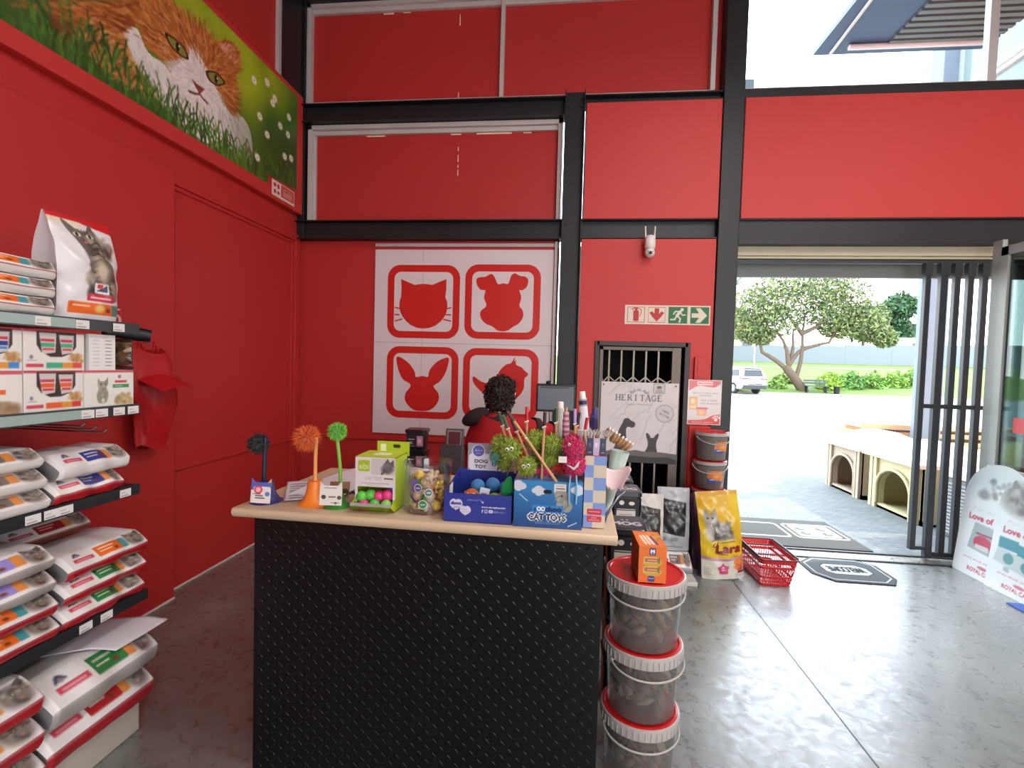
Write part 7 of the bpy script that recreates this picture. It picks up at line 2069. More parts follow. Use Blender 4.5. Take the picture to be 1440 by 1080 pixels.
ts = Cv(40, 36, (92, 46, 56)); ts.rect(0, 0, 1, 0.06, (170, 160, 160)); ts.rect(0, 0.94, 1, 1, (170, 160, 160)); ts.rect(0, 0, 0.05, 1, (170, 160, 160)); ts.rect(0.95, 0, 1, 1, (170, 160, 160))
MB().pic(ts, (-0.045, -0.0128, -0.045), (0.09, 0, 0), (0, 0, 0.095)).move(M).build('screen', printed('screen_glass'), te, loc=(0.012, 0.03, 0.215))
for i in range(2):
    o = dup(k0, (-0.965, 3.15, 1.0455 + 0.134 * i), 0.1 * i) if False else None
def mini_tub():
    w, d, h = 0.145, 0.13, 0.132
    t = thing('small_tub', 'x', 'tub')
    b = MB().col(26, 20, 24)
    def sec(s, z):
        return [(x, y, z) for x, y in rrect2(-w / 2 * s, w / 2 * s, -d / 2 * s, d / 2 * s, 0.02, 4)]
    rows = [sec(0.82, 0.0), sec(0.93, h - 0.02)]
    n = len(rows[0])
    b.add([p for r in rows for p in r], [(i, (i + 1) % n, (i + 1) % n + n, i + n) for i in range(n)] + [tuple(range(n - 1, -1, -1)), tuple(range(n, 2 * n))])
    b.build('tub_wall', P_GLOSS, t)
    b = MB().col(20, 18, 20)
    rows = [sec(1.0, h - 0.022), sec(1.0, h - 0.004), sec(0.94, h)]
    b.add([p for r in rows for p in r], [(k * n + i, k * n + (i + 1) % n, (k + 1) * n + (i + 1) % n, (k + 1) * n + i) for k in range(2) for i in range(n)] + [tuple(range(n - 1, -1, -1)), tuple(2 * n + i for i in range(n))])
    b.build('lid', P_GLOSS, t)
    f = Cv(60, 50, (34, 24, 28)); f.rect(0.1, 0.6, 0.45, 0.66, (190, 180, 180)); f.ell(0.25, 0.36, 0.12, 0.12, (150, 140, 144)); f.rect(0.58, 0.12, 0.94, 0.9, (176, 120, 140)); f.ell(0.74, 0.5, 0.12, 0.2, (206, 176, 186), 0, 0.4); f.rect(0.1, 0.1, 0.45, 0.14, (150, 140, 140))
    MB().pic(f, (-w * .40, -d * .445, 0.014), (w * .8, 0, 0), (0, -d * .03, h - 0.045)).build('front_label', P_MATT, t)
    return t
m0 = mini_tub()
m0.location = (-0.968, 3.15, 1.0455)
tag(m0, 'small black tub with label, lower of the two behind the lime box', 'tub', 'small tubs on the back desk')
dup(m0, (-0.968, 3.15, 1.179), 0.05, 'small black tub with pink label, upper of the two behind the lime box')
# ================================================================== OUTSIDE
def ground_mat(name, c1, c2, mortar, scale, rough=0.8):
    m = bpy.data.materials.new(name)
    m.use_nodes = True
    n, l = m.node_tree.nodes, m.node_tree.links
    b = n['Principled BSDF']
    tc = n.new('ShaderNodeTexCoord')
    br = n.new('ShaderNodeTexBrick')
    br.inputs['Scale'].default_value = scale
    br.inputs['Color1'].default_value = S(*c1) + (1,)
    br.inputs['Color2'].default_value = S(*c2) + (1,)
    br.inputs['Mortar'].default_value = S(*mortar) + (1,)
    br.inputs['Mortar Size'].default_value = 0.015
    l.new(tc.outputs['Object'], br.inputs['Vector'])
    l.new(br.outputs['Color'], b.inputs['Base Color'])
    b.inputs['Roughness'].default_value = rough
    return m
struct(MB().box(-14, 20, 5.12, 12.0, -0.2, 0.0).build('paving', ground_mat('grey_pavers', (122, 124, 122), (106, 110, 110), (84, 86, 84), 4.0)), 'grey brick paving outside the entrance', 'ground')
def gz(y):
    return 0.0 if y < 22 else (y - 22) / 10 * 0.25 if y < 34 else 0.30
b = MB()
b.grid(lambda u, v: (-30 + 90 * u, 12.0 + 23.0 * v, gz(12.0 + 23.0 * v)), 2, 24)
struct(b.build('parking_ground', mat('pale_car_park', (136, 138, 136), 0.85, var=0.15, scale=0.6)), 'pale sunlit car park surface', 'ground')
b = MB()
def lz(y):
    return 0.32 + max(0, (y - 35)) * 0.155
b.grid(lambda u, v: (-30 + 100 * u, 35.0 + 45.0 * v, lz(35 + 45 * v) if 35 + 45 * v < 52 else lz(52)), 2, 46)
struct(b.build('lawn', mat('dry_green_lawn', (88, 108, 42), 0.95, var=0.25, scale=0.8)), 'sloping green lawn beyond the car park', 'ground')
struct(MB().box(-30, 60, 34.9, 35.1, 0.1, 0.42).build('kerb', mat('concrete_kerb', (170, 164, 150), 0.8)), 'concrete kerb along the lawn', 'kerb')
struct(MB().box(-30, 60, 47.6, 49.0, lz(48) - 0.3, lz(48.2) + 0.02).build('footpath', mat('pale_path', (140, 138, 132), 0.85)), 'pale footpath across the lawn', 'path')
b = MB()
for k in range(10):
    x = 2 + 4.2 * k
    b.box(x, x + 4.19, 51.0, 51.25, 2.0, 4.05 + 0.10 * k)
struct(b.build('boundary_wall', mat('pale_blue_grey_wall', (112, 120, 124), 0.8)), 'pale grey stepped boundary wall beyond the lawn', 'wall')

def leaves(n, shape, size, cols, seed):
    rg = random.Random(seed)
    b = MB()
    for _ in range(n):
        p = shape(rg)
        a = Vector((rg.gauss(0, 1), rg.gauss(0, 1), rg.gauss(0, 1))).normalized()
        c = a.cross(Vector((rg.gauss(0, 1), rg.gauss(0, 1), rg.gauss(0, 1)))).normalized()
        s = size * rg.uniform(0.6, 1.3)
        k = rg.uniform(0.8, 1.2)
        cc = S(*[min(255, q * k) for q in rg.choice(cols)])
        b.add([p - a * s, p + c * s * 0.45, p + a * s, p - c * s * 0.45], [(0, 1, 2, 3)], [cc] * 4)
    return b
LEAF = printed('leaf_surface', 0.7)
tr = thing('tree', 'spreading olive green tree with forked leaning trunk at the edge of the car park', 'tree', (16.9, 36.6, 0.5))
BARK = mat('grey_brown_bark', (92, 76, 62), 0.9, var=0.3, scale=8, bump=0.5)
b = MB()
b.tube([(0, 0, -0.1), (-0.55, 0, 0.75), (-1.15, 0, 1.45), (-1.35, 0, 1.75)], [0.34, 0.30, 0.28, 0.26], 10)
b.build('trunk', BARK, tr, smooth=True)
BR = [[(-1.1, 0, 1.4), (-1.9, 0.1, 2.1), (-2.5, 0.2, 2.5), (-2.9, 0.2, 2.7), (-3.0, 0.3, 3.3), (-3.3, 0.3, 3.9), (-3.6, 0.4, 4.8)],
      [(-1.2, 0, 1.6), (-0.9, 0, 2.2), (-0.45, 0.1, 2.8), (0.1, 0.1, 3.1), (0.9, 0.1, 3.35), (1.6, 0.2, 3.5), (1.9, 0.2, 4.2), (2.6, 0.3, 4.9)],
      [(-0.6, 0, 0.9), (-0.35, 0, 2.0), (-0.25, 0, 3.0), (-0.30, 0, 4.2), (-0.1, 0.2, 5.6)],
      [(-0.28, 0, 4.0), (-0.8, -0.1, 4.6), (-1.6, -0.1, 5.6)], [(-0.3, 0, 4.1), (0.6, -0.2, 4.6), (1.6, -0.3, 5.6)],
      [(-1.15, 0, 1.9), (-1.3, 0, 2.9), (-1.6, 0, 3.6), (-2.2, 0, 4.3)], [(-1.0, 0.1, 2.0), (-0.85, 0.1, 3.0), (-0.9, 0.1, 4.4)]]
for pts in BR:
    n_ = len(pts)
    MB().tube(pts, [0.17 - 0.11 * i / (n_ - 1) for i in range(n_)], 8).build('branch', BARK, tr, smooth=True)
BLOBS = [(-3.6, 0, 6.0, 2.1, 1.5), (-1.8, 0, 7.0, 2.3, 1.5), (0.4, 0, 7.3, 2.3, 1.3), (2.2, 0, 6.6, 2.0, 1.5), (3.6, 0, 5.3, 1.7, 1.2), (-4.4, 0, 4.7, 1.5, 1.2), (-2.2, 0, 5.0, 1.8, 1.2), (1.2, 0, 5.5, 2.0, 1.1), (-3.2, 0.5, 3.9, 1.3, 0.7), (2.6, 0.5, 4.6, 1.7, 0.8), (4.8, 0.8, 4.4, 1.2, 0.9), (5.6, 0.8, 3.9, 0.8, 0.7)]
def crown(rg):
    x, y, z, r, h = rg.choice(BLOBS)
    d = Vector((rg.gauss(0, 1), rg.gauss(0, 1), rg.gauss(0, 1))).normalized() * (rg.random() ** 0.4)
    return Vector((x + d.x * r, y + d.y * r * 0.9, z + d.z * h))
leaves(17000, crown, 0.145, [(110, 120, 70), (92, 104, 62), (126, 134, 76), (82, 96, 60)], 3).build('foliage', LEAF, tr)
def blob_tree(name, label, x, y, z, R, H, n, size, cols, seed, trunk=True):
    t = thing(name, label, 'tree', (x, y, z))
    rb = random.Random(seed)
    bl = [(rb.uniform(-.6, .6) * R, rb.uniform(-.4, .4) * R, H * rb.uniform(.45, .85), R * rb.uniform(.35, .55)) for _ in range(9)]
    def sh(rg):
        x_, y_, z_, r = rg.choice(bl)
        d = Vector((rg.gauss(0, 1), rg.gauss(0, 1), rg.gauss(0, 1))).normalized() * (rg.random() ** 0.35)
        return Vector((x_ + d.x * r, y_ + d.y * r, z_ + d.z * r * 0.9))
    MB().tube([(0, 0, -0.2), (0.1, 0, H * .4), (0, 0, H * .7)], [R * .09, R * .07, R * .03], 8).build('trunk', BARK, t, smooth=True)
    leaves(n, sh, size, cols, seed + 1).build('foliage', LEAF, t)
    return t
DK = [(58, 92, 60), (48, 80, 56), (72, 104, 62)]
blob_tree('tree', 'dark green bushy tree behind the boundary wall at the right', 37.6, 60, 3.0, 2.7, 8.2, 2600, 0.32, DK, 21)
blob_tree('tree', 'mid green tree behind the boundary wall, left of the darker one', 32.6, 58, 3.0, 2.3, 7.2, 2200, 0.32, [(90, 122, 60), (78, 108, 56)], 25)
blob_tree('tree', 'tall thin grey leaved tree far left behind the car', 14.2, 48, 2.2, 2.6, 12.0, 700, 0.25, [(130, 140, 130), (110, 120, 110)], 29)
for i, (x, y, r, h, cc, l_) in enumerate(((13.5, 37.0, 0.72, 1.1, (96, 128, 60), 'grassy green shrub right of the white car'), (15.35, 37.2, 0.6, 0.9, (112, 138, 66), 'grassy green shrub left of the leaning tree trunk'),
        (18.9, 37.4, 0.9, 1.3, (120, 150, 50), 'bright green shrub right of the leaning tree trunk'), (20.75, 38.0, 0.9, 1.4, (84, 120, 56), 'darker green shrub, second right of the tree trunk'),
        (22.6, 38.6, 0.9, 1.3, (100, 134, 56), 'green shrub, third right of the tree trunk'), (24.45, 39.2, 0.9, 1.3, (110, 142, 56), 'green shrub, fourth right of the tree trunk'), (26.3, 39.8, 0.95, 1.4, (98, 128, 54), 'green shrub at the right end of the row'), (17.0, 39.6, 0.8, 0.9, (120, 140, 70), 'low shrub behind the leaning tree trunk'))):
    def sh(rg, r=r, h=h):
        a, q = rg.uniform(0, 2 * PI), math.sqrt(rg.random())
        return Vector((r * q * math.cos(a), r * q * math.sin(a) * 0.8, h * rg.uniform(0, 1) * (1 - 0.55 * q * q)))
    tag(leaves(520, sh, 0.17, [cc, tuple(int(q * 1.15) for q in cc)], 50 + i).build('shrub', LEAF, loc=(x, y, lz(y) - 0.05)), l_, 'shrub', 'shrubs along the lawn edge')
hs = thing('house', 'white house with tan roof behind the boundary wall', 'house', (19.5, 60, 3.0))
MB().box(-4, 4, -2, 2, 0, 3.4).build('wall', mat('white_house_wall', (150, 140, 126), 0.8), hs)
MB().prism([(-4.4, 3.4), (4.4, 3.4), (0, 5.0)], -2.4, 2.4).build('roof', mat('tan_roof', (160, 120, 92), 0.8), hs)
for x in (-2.2, 0.4, 2.4):
    MB().box(x, x + 0.9, -2.03, -1.98, 1.5, 2.6).build('window', mat('dark_window', (70, 76, 84), 0.2), hs)
hs = thing('house', 'low grey house with brown window behind the wall at the right', 'house', (35.2, 54.2, 3.0))
MB().box(-1.6, 1.6, -1.2, 1.2, 0, 2.4).build('wall', mat('grey_house_wall', (186, 190, 190), 0.8), hs)
MB().box(-1.8, 1.8, -1.4, 1.4, 2.4, 2.62).build('roof', mat('pale_roof', (206, 206, 200), 0.8), hs)
MB().box(-0.7, 0.7, -1.24, -1.18, 1.2, 2.1).build('window', mat('brown_window', (110, 70, 56), 0.4), hs)
for x, y, h, l_ in ((14.45, 39.4, 3.4, 'thin grey post between the shrubs and the tree trunk'), (13.3, 46.0, 4.6, 'thin pale lamp post on the lawn behind the car')):
    t = thing('post', l_, 'post', (x, y, lz(y) - 0.1))
    MB().tube([(0, 0, 0), (0, 0, h)], 0.05, 8).build('shaft', M_TRIM, t, smooth=True)
    MB().box(-0.09, 0.09, -0.09, 0.09, h, h + 0.12).build('cap', M_TRIM, t)
bt = thing('bench', 'dark outdoor bench at the foot of the leaning tree', 'bench', (17.35, 35.9, lz(35.9) - 0.02))
for z in (0.45, 0.62, 0.79):
    MB().box(-0.75, 0.75, 0.15 if z > .5 else -0.2, 0.2 if z > .5 else 0.2, z, z + (0.12 if z > .5 else 0.06)).build('seat' if z < .5 else 'back_slat', mat('dark_bench_paint', (54, 60, 64), 0.5), bt)
for x in (-0.65, 0.6):
    MB().box(x, x + 0.06, -0.15, 0.2, 0, 0.85 if False else 0.46).build('leg', M_STEEL, bt)
tag(MB().lathe([(0.16, 0), (0.2, 0.5), (0.21, 0.52), (0.0, 0.54)], 14).build('litter_bin', M_STEEL, loc=(18.55, 35.6, lz(35.6)), smooth=True), 'small dark litter bin right of the bench', 'bin')

# white car
cr = thing('car', 'white family car parked at the left of the doorway view, seen from behind', 'car', (12.35, 33.4, 0.29), rz=0.30)
WHT = mat('white_car_paint', (226, 226, 226), 0.25, coat=0.5, var=0.02)
DKG = mat('dark_car_glass', (34, 40, 48), 0.1)
DKP = mat('dark_car_plastic', (48, 48, 50), 0.6)
L_, HW = 4.7, 0.92
side = [(0.0, 0.55), (0.02, 1.00), (0.10, 1.12), (0.25, 1.62), (0.42, 1.74), (1.0, 1.80), (2.1, 1.78), (2.6, 1.68), (3.25, 1.16), (4.4, 1.02), (4.66, 0.86), (4.7, 0.5), (4.55, 0.34), (0.3, 0.34), (0.06, 0.42)]
b = MB()
n_ = len(side)
def hw(y, z):
    k = HW if z < 1.12 else HW - (z - 1.12) * 0.30
    return k - (0.10 if y > 4.5 else 0.0) - (0.05 if y < 0.05 else 0)
vs_ = []
for sx in (-1, 1):
    for y, z in side:
        vs_.append((sx * hw(y, z), y, z))
fs = [tuple(range(n_ - 1, -1, -1)), tuple(range(n_, 2 * n_))] + [(i, (i + 1) % n_, (i + 1) % n_ + n_, i + n_) for i in range(n_)]
b.add(vs_, fs).build('body', WHT, cr, bevel=0.05, seg=3)
b = MB().add([(-0.72, 0.115, 1.18), (0.72, 0.115, 1.18), (0.62, 0.235, 1.60), (-0.62, 0.235, 1.60)], [(0, 1, 2, 3)])
q = b.build('rear_window', DKG, cr); q.modifiers.new('thickness', 'SOLIDIFY').thickness = 0.03
MB().box(-0.66, 0.66, 0.14, 0.55, 1.68, 1.715).build('spoiler', DKP, cr, bevel=0.01)
for s in (-1, 1):
    def sp(y, z, s=s):
        return (s * (hw(y, z) + 0.012), y, z)
    for w in ([(0.42, 1.22), (1.15, 1.20), (1.15, 1.62), (0.62, 1.64)], [(1.22, 1.20), (2.05, 1.18), (2.0, 1.60), (1.22, 1.62)], [(2.12, 1.18), (2.95, 1.18), (2.55, 1.52), (2.12, 1.60)]):
        q = MB().add([sp(*p) for p in w], [(0, 1, 2, 3)]).build('side_window', DKG, cr)
        q.modifiers.new('thickness', 'SOLIDIFY').thickness = 0.02
    MB().prism([(0.30 * s, 1.02), (0.90 * s, 0.98), (0.94 * s, 1.06), (0.5 * s, 1.09)], -0.02, 0.10).build('tail_light', mat('red_tail_light', (176, 40, 48), 0.2), cr)
    for y in (0.95, 3.75):
        b = MB().lathe([(0.0, -0.11), (0.26, -0.11), (0.36, -0.09), (0.385, -0.04), (0.385, 0.06), (0.36, 0.10), (0.26, 0.11), (0.22, 0.09), (0.0, 0.09)], 28, cap0=False, cap1=False)
        w_ = b.build('wheel', mat('tyre_rubber', (40, 40, 42), 0.8), cr, smooth=True, loc=(s * 0.82, y, 0.385), rot=(0, s * PI / 2, 0))
        MB().lathe([(0.0, 0.125), (0.06, 0.125), (0.23, 0.112), (0.23, 0.095)], 20, cap0=False, cap1=False).build('rim', mat('alloy_rim', (176, 178, 180), 0.3, metal=0.7), w_, smooth=True)
MB().box(-0.86, 0.86, -0.05, 0.25, 0.38, 0.62).build('bumper', DKP, cr, bevel=0.03)
MB().box(-0.5, 0.5, -0.058, 0.02, 0.66, 0.72).build('bumper_strip', DKP, cr)
MB().box(-0.26, 0.26, -0.015, 0.0, 0.78, 0.90).build('number_plate', M_WHITE, cr)

# kennels along the right of the paving
def kennel(name, label, x, y, w, d, h, colr, roofc, rise=0.26):
    t = thing(name, label, 'kennel', (x, y, 0.0))
    pm = printed('kennel_plastic', 0.55)
    n = 14
    aw, ah = w * 0.30, h * 0.80
    # front wall (faces -x) with an arched opening: outline strip between wall edge and arch
    inner = [(-aw, 0.06)] + [(-aw * math.cos(PI * k / n), ah - aw * 0.9 + aw * 0.9 * math.sin(PI * k / n)) for k in range(n + 1)] + [(aw, 0.06)]
    outer = [(-w / 2, 0.0)] + [(-w / 2 + w * k / n, h) for k in range(n + 1)] + [(w / 2, 0.0)]
    b = MB().col(*colr)
    m_ = len(inner)
    vs_ = [(0, a, c) for a, c in outer] + [(0, a, c) for a, c in inner] + [(0.07, a, c) for a, c in outer] + [(0.07, a, c) for a, c in inner]
    fs = []
    for i in range(m_ - 1):
        fs += [(i, i + 1, m_ + i + 1, m_ + i), (2 * m_ + i + 1, 2 * m_ + i, 3 * m_ + i, 3 * m_ + i + 1), (m_ + i, m_ + i + 1, 3 * m_ + i + 1, 3 * m_ + i)]
    b.add(vs_, fs)
    b.box(0, 0.07, -w / 2, w / 2, 0.0, 0.06)
    b.box(0.0, d, -w / 2, -w / 2 + 0.04, 0, h).box(0.0, d, w / 2 - 0.04, w / 2, 0, h).box(d - 0.04, d, -w / 2, w / 2, 0, h).box(0, d, -w / 2, w / 2, 0.0, 0.03)
    b.build('walls', pm, t)
    b = MB().col(*colr)
    for s in (-1, 1):
        for k in (0.42, 0.34):
            b.box(-0.035, 0.0, s * w * k - 0.03, s * w * k + 0.03, 0, h)
    pts = [(-0.02, a * 1.06, c + 0.01) for a, c in inner]
    b.tube(pts, 0.022, 8)
    b.build('front_ribs', pm, t, smooth=True)
    b = MB().col(*roofc)
    ov = 0.09
    e = [(-ov, -w / 2 - ov * .4, h), (d + ov, -w / 2 - ov * .4, h), (d + ov, w / 2 + ov * .4, h), (-ov, w / 2 + ov * .4, h)]
    e2 = [(p[0], p[1], p[2] + 0.045) for p in e]
    r = [(d * 0.40, -w * 0.25, h + rise), (d * 0.60, -w * 0.25, h + rise), (d * 0.60, w * 0.25, h + rise), (d * 0.40, w * 0.25, h + rise)]
    b.add(e + e2 + r, [(3, 2, 1, 0), (0, 1, 5, 4), (1, 2, 6, 5), (2, 3, 7, 6), (3, 0, 4, 7), (4, 5, 9, 8), (5, 6, 10, 9), (6, 7, 11, 10), (7, 4, 8, 11), (8, 9, 10, 11)])
    b.build('roof', pm, t)
    return t
kennel('dog_kennel', 'taupe plastic dog kennel with arched opening, farther of the two in view', 4.20, 7.76, 0.96, 0.95, 0.68, (166, 150, 130), (222, 208, 184))
kennel('dog_kennel', 'cream plastic dog kennel with arched opening, nearer one behind the gate', 4.20, 6.63, 1.02, 0.95, 0.68, (186, 178, 138), (226, 214, 184))
kennel('dog_kennel', 'pale yellow plastic dog kennel right behind the gate bars', 5.35, 6.55, 1.0, 0.9, 0.70, (206, 190, 120), (232, 206, 130))
for i in range(3):
    tag(MB().col(*[(206, 160, 112), (196, 146, 104), (214, 176, 130)][i]).box(-0.55, 1.75, -0.3, 0.3, 0, 0.07).build('roof_board', P_MATT, bevel=0.01, loc=(5.25 + 0.02 * i, 8.65, 0.66 + 0.125 * i)),
        'tan board of the stack behind the kennels, %s' % ['lowest', 'middle', 'topmost'][i], 'board', 'tan boards behind the kennels')
for i in range(2):
    for j in range(2):
        tag(MB().col(176, 136, 96).box(-0.04, 0.04, -0.28, 0.28, 0, 0.054).build('spacer_block', P_MATT, loc=(4.85 + 1.95 * j, 8.65, 0.7305 + 0.125 * i)), 'wooden spacer block between the tan boards, %s %s' % (['lower', 'upper'][i], ['left', 'right'][j]), 'block', 'spacers between the tan boards')
tag(MB().col(196, 150, 110).box(-0.5, 1.7, -0.28, 0.28, 0, 0.659).build('wooden_crate', P_MATT, bevel=0.01, loc=(5.27, 8.65, 0)), 'tan wooden crate carrying the board stack behind the kennels', 'crate')
pcr = thing('pet_crate', 'dark grey louvred pet crate with white top right behind the gate', 'crate', (4.50, 5.62, 0))
MB().box(-0.28, 0.30, -0.25, 0.25, 0.0, 0.66).build('crate_body', mat('grey_crate_plastic', (96, 98, 98), 0.5), pcr, bevel=0.02)
MB().box(-0.30, 0.32, -0.27, 0.27, 0.66, 0.76).build('crate_top', M_WHITE, pcr, bevel=0.02)
b = MB()
for k in range(15):
    b.box(-0.296, -0.278, -0.22, 0.22, 0.06 + 0.038 * k, 0.078 + 0.038 * k)
    b.box(-0.26, 0.28, -0.268, -0.248, 0.06 + 0.038 * k, 0.078 + 0.038 * k)
b.build('louvres', mat('pale_louvre', (150, 152, 150), 0.5), pcr)
pl = thing('pillar', 'pale blue grey square pillar of the neighbouring shop wing', 'pillar', (5.52, 8.1, 0))
MB().box(-0.13, 0.13, -0.13, 0.13, 0, 9.5).build('shaft', mat('pale_blue_pillar', (112, 126, 140), 0.6), pl, bevel=0.01)
MB().box(-0.19, 0.19, -0.19, 0.19, 0, 0.2).build('base', mat('pale_blue_pillar', (176, 190, 200), 0.6), pl, bevel=0.01)

# upper floor of the neighbouring wing, seen through the high window
wg = thing('shop_wing', 'upper glazed front of the neighbouring shop wing with red sign', 'building', (5.6, 0, 0))
MB().box(0.0, 0.25, 5.3, 8.0, 4.6, 9.4).build('wall', mat('grey_wing_wall', (150, 158, 156), 0.7), wg)
for z0, z1 in ((5.0, 5.75), (5.95, 6.55)):
    MB().box(-0.02, 0.0, 5.5, 7.85, z0, z1).build('window', mat('wing_glass', (110, 126, 124), 0.1), wg)
b = MB()
for z in (4.95, 5.80, 5.90, 6.60):
    b.box(-0.05, 0.0, 5.4, 7.95, z, z + 0.05)
b.build('window_frames', M_WHITE, wg)
sgn = Cv(150, 60, (206, 110, 104), a=2.4 / 0.9)
sgn.text('KITCHEN', 0.5, 0.35, 0.30, (240, 226, 222), fit=0.86); sgn.line([(0.3, 0.9), (0.4, 0.66), (0.48, 0.92)], 0.06, (240, 226, 222))
MB().pic(sgn, (-0.04, 7.9, 6.75), (0, -2.4, 0), (0, 0, 0.9)).build('sign', P_MATT, wg)
MB().box(-0.038, 0.0, 5.5, 7.9, 6.75, 7.65).build('sign_box', mat('red_sign', (190, 80, 76), 0.5), wg)
cn = thing('canopy', 'dark blue canopy with white edge beam over the paving', 'canopy', (0, 0, 0))
MB().box(3.15, 5.2, 5.25, 7.05, 6.0, 6.06).build('canopy_sheet', mat('dark_blue_sheet', (52, 72, 100), 0.4), cn)
b = MB()
for k in range(16):
    b.box(3.95, 5.2, 5.3 + 0.105 * k, 5.36 + 0.105 * k, 5.97, 6.0)
b.build('slats', mat('grey_green_slat', (110, 118, 112), 0.6), cn)
MB().tube([(3.50, 6.86, 5.97), (5.24, 6.86, 5.97)], 0.035, 10).build('edge_beam', M_WHITE, cn)
for s in ((3.4, 5.26, 5.4), (3.4, 6.9, 5.98)):
    pass
MB().tube([(3.25, 5.2, 5.99), (3.35, 7.0, 5.99)], 0.02, 8).build('strut', M_TRIM, cn)
fl = thing('outside_box', 'pale blue box outside at the high window corner, standing in for a distant structure', 'stand-in box', (1.79, 5.40, 4.50))
MB().box(-0.045, 0.045, -0.06, 0.06, 0.0, 0.26).build('box_body', mat('pale_blue_box', (150, 180, 200), 0.5), fl, bevel=0.006)  # near box standing in for a distant pale structure, not a lamp
MB().box(-0.02, 0.02, -0.02, 0.0, -0.14, 0.0).box(-0.02, 0.02, -0.395, 0.0, -0.165, -0.14).build('bracket', M_TRIM, fl)
# outside fascia board over the opening and the bare facade
struct(MB().box(1.5, 6.5, 5.30, 5.36, 2.735, 2.95).build('trim_23', mat('grey_fascia', (150, 156, 152), 0.6)), 'grey fascia board outside above the entrance')
struct(MB().box(1.5, 6.5, 5.12, 5.36, 2.95, 3.0).build('trim_24', mat('grey_fascia', (150, 156, 152), 0.6)), 'grey soffit outside above the entrance')
# ================================================================== THE CASHIER
def skin_body(name, nodes, edges, m, parent, sub=2, root=0, col=None):
    """one continuous surface grown from a skeleton: nodes = [(x, y, z, rx, ry)]"""
    me = bpy.data.meshes.new(name)
    me.from_pydata([n[:3] for n in nodes], edges, [])
    o = bpy.data.objects.new(name, me)
    COL.objects.link(o)
    sk = o.modifiers.new('skin', 'SKIN')
    sk.use_smooth_shade = True
    for i, n in enumerate(nodes):
        v = me.skin_vertices[0].data[i]
        v.radius = (n[3], n[4] if len(n) > 4 else n[3])
        v.use_root = (i == root)
    sb = o.modifiers.new('sub', 'SUBSURF')
    sb.levels = sb.render_levels = sub
    me.materials.append(m)
    if parent:
        o.parent = parent
    return o
P0 = Vector((-0.60, 3.42, 0.0))
pe = thing('person', 'person seen from behind in a red jacket with dark hood, leaning over the till', 'person', P0)
SKIN = mat('brown_skin', (112, 74, 54), 0.5, var=0.05)
JACK = mat('red_jacket_fabric', (176, 14, 26), 0.8, var=0.12, scale=14, bump=0.25, bscale=25)
HOOD = mat('dark_hood_fabric', (40, 26, 28), 0.85, var=0.15)
JEAN = mat('blue_denim', (52, 66, 96), 0.85, var=0.15, scale=20)
HAIR = mat('dark_brown_hair', (38, 26, 20), 0.55, var=0.3, scale=40)
SHOE = mat('dark_shoe', (34, 32, 34), 0.6)
# skeleton (local coordinates; the upper body leans to +x and turns its back to the camera)
pel, wst, chs, shc, nek, hdc, hdt = (-0.02, 0, 0.93), (0.01, 0, 1.08), (0.07, 0.0, 1.24), (0.115, 0.0, 1.36), (0.145, 0.01, 1.43), (0.165, 0.03, 1.52), (0.165, 0.03, 1.60)
rsh, rel, rwr = (0.255, -0.03, 1.335), (0.44, 0.06, 1.30), (0.62, 0.22, 1.27)
lsh, lel, lwr = (-0.01, 0.08, 1.325), (0.14, 0.27, 1.17), (0.38, 0.36, 1.17)
lk, lf = (-0.11, 0.02, 0.49), (-0.11, 0.0, 0.085)
rk, rf = (0.09, 0.0, 0.49), (0.11, -0.02, 0.085)
N = [pel + (0.13, 0.10), wst + (0.12, 0.09), chs + (0.145, 0.10), shc + (0.11, 0.08), nek + (0.052, 0.052), hdc + (0.085, 0.095), hdt + (0.07, 0.08),
     rsh + (0.058, 0.058), rel + (0.042, 0.042), rwr + (0.028, 0.024), lsh + (0.058, 0.058), lel + (0.042, 0.042), lwr + (0.028, 0.024),
     (-0.10, 0.0, 0.86, 0.085, 0.085), lk + (0.055, 0.055), lf + (0.038, 0.038), (-0.11, 0.15, 0.03, 0.03, 0.025), (0.075, 0.0, 0.86, 0.085, 0.085), rk + (0.055, 0.055), rf + (0.038, 0.038), (0.125, 0.13, 0.03, 0.03, 0.025)]
E_ = [(0, 1), (1, 2), (2, 3), (3, 4), (4, 5), (5, 6), (3, 7), (7, 8), (8, 9), (3, 10), (10, 11), (11, 12), (0, 13), (13, 14), (14, 15), (15, 16), (0, 17), (17, 18), (18, 19), (19, 20)]
# palms and fingers
def hand(base, wr, dirv, side):
    d = Vector(dirv).normalized()
    up = Vector((0, 0, 1))
    w = d.cross(up).normalized() * side
    p = Vector(wr)
    palm = p + d * 0.055
    i0 = len(N)
    N.append(tuple(palm) + (0.030, 0.016)); E_.append((base, i0))
    for k, (off, L) in enumerate(((-0.027, 0.060), (-0.009, 0.072), (0.010, 0.067), (0.027, 0.052))):
        a = palm + d * 0.035 + w * off
        c = a + d * L * 0.5 + Vector((0, 0, -0.006))
        e = a + d * L * 0.85 + Vector((0, 0, -0.026 - 0.004 * k))
        j = len(N)
        N.extend([tuple(a) + (0.0092, 0.0088), tuple(c) + (0.0084, 0.008), tuple(e) + (0.007, 0.0066)])
        E_.extend([(i0, j), (j, j + 1), (j + 1, j + 2)])
    a = p + d * 0.030 - w * 0.034
    j = len(N)
    N.extend([tuple(a) + (0.011, 0.011), tuple(a + d * 0.03 - w * 0.018 + Vector((0, 0, -0.01))) + (0.0095, 0.009), tuple(a + d * 0.052 - w * 0.016 + Vector((0, 0, -0.022))) + (0.008, 0.0075)])
    E_.extend([(i0, j), (j, j + 1), (j + 1, j + 2)])
hand(9, rwr, (0.7, 0.6, -0.12), 1)
hand(12, lwr, (0.9, 0.25, -0.10), -1)
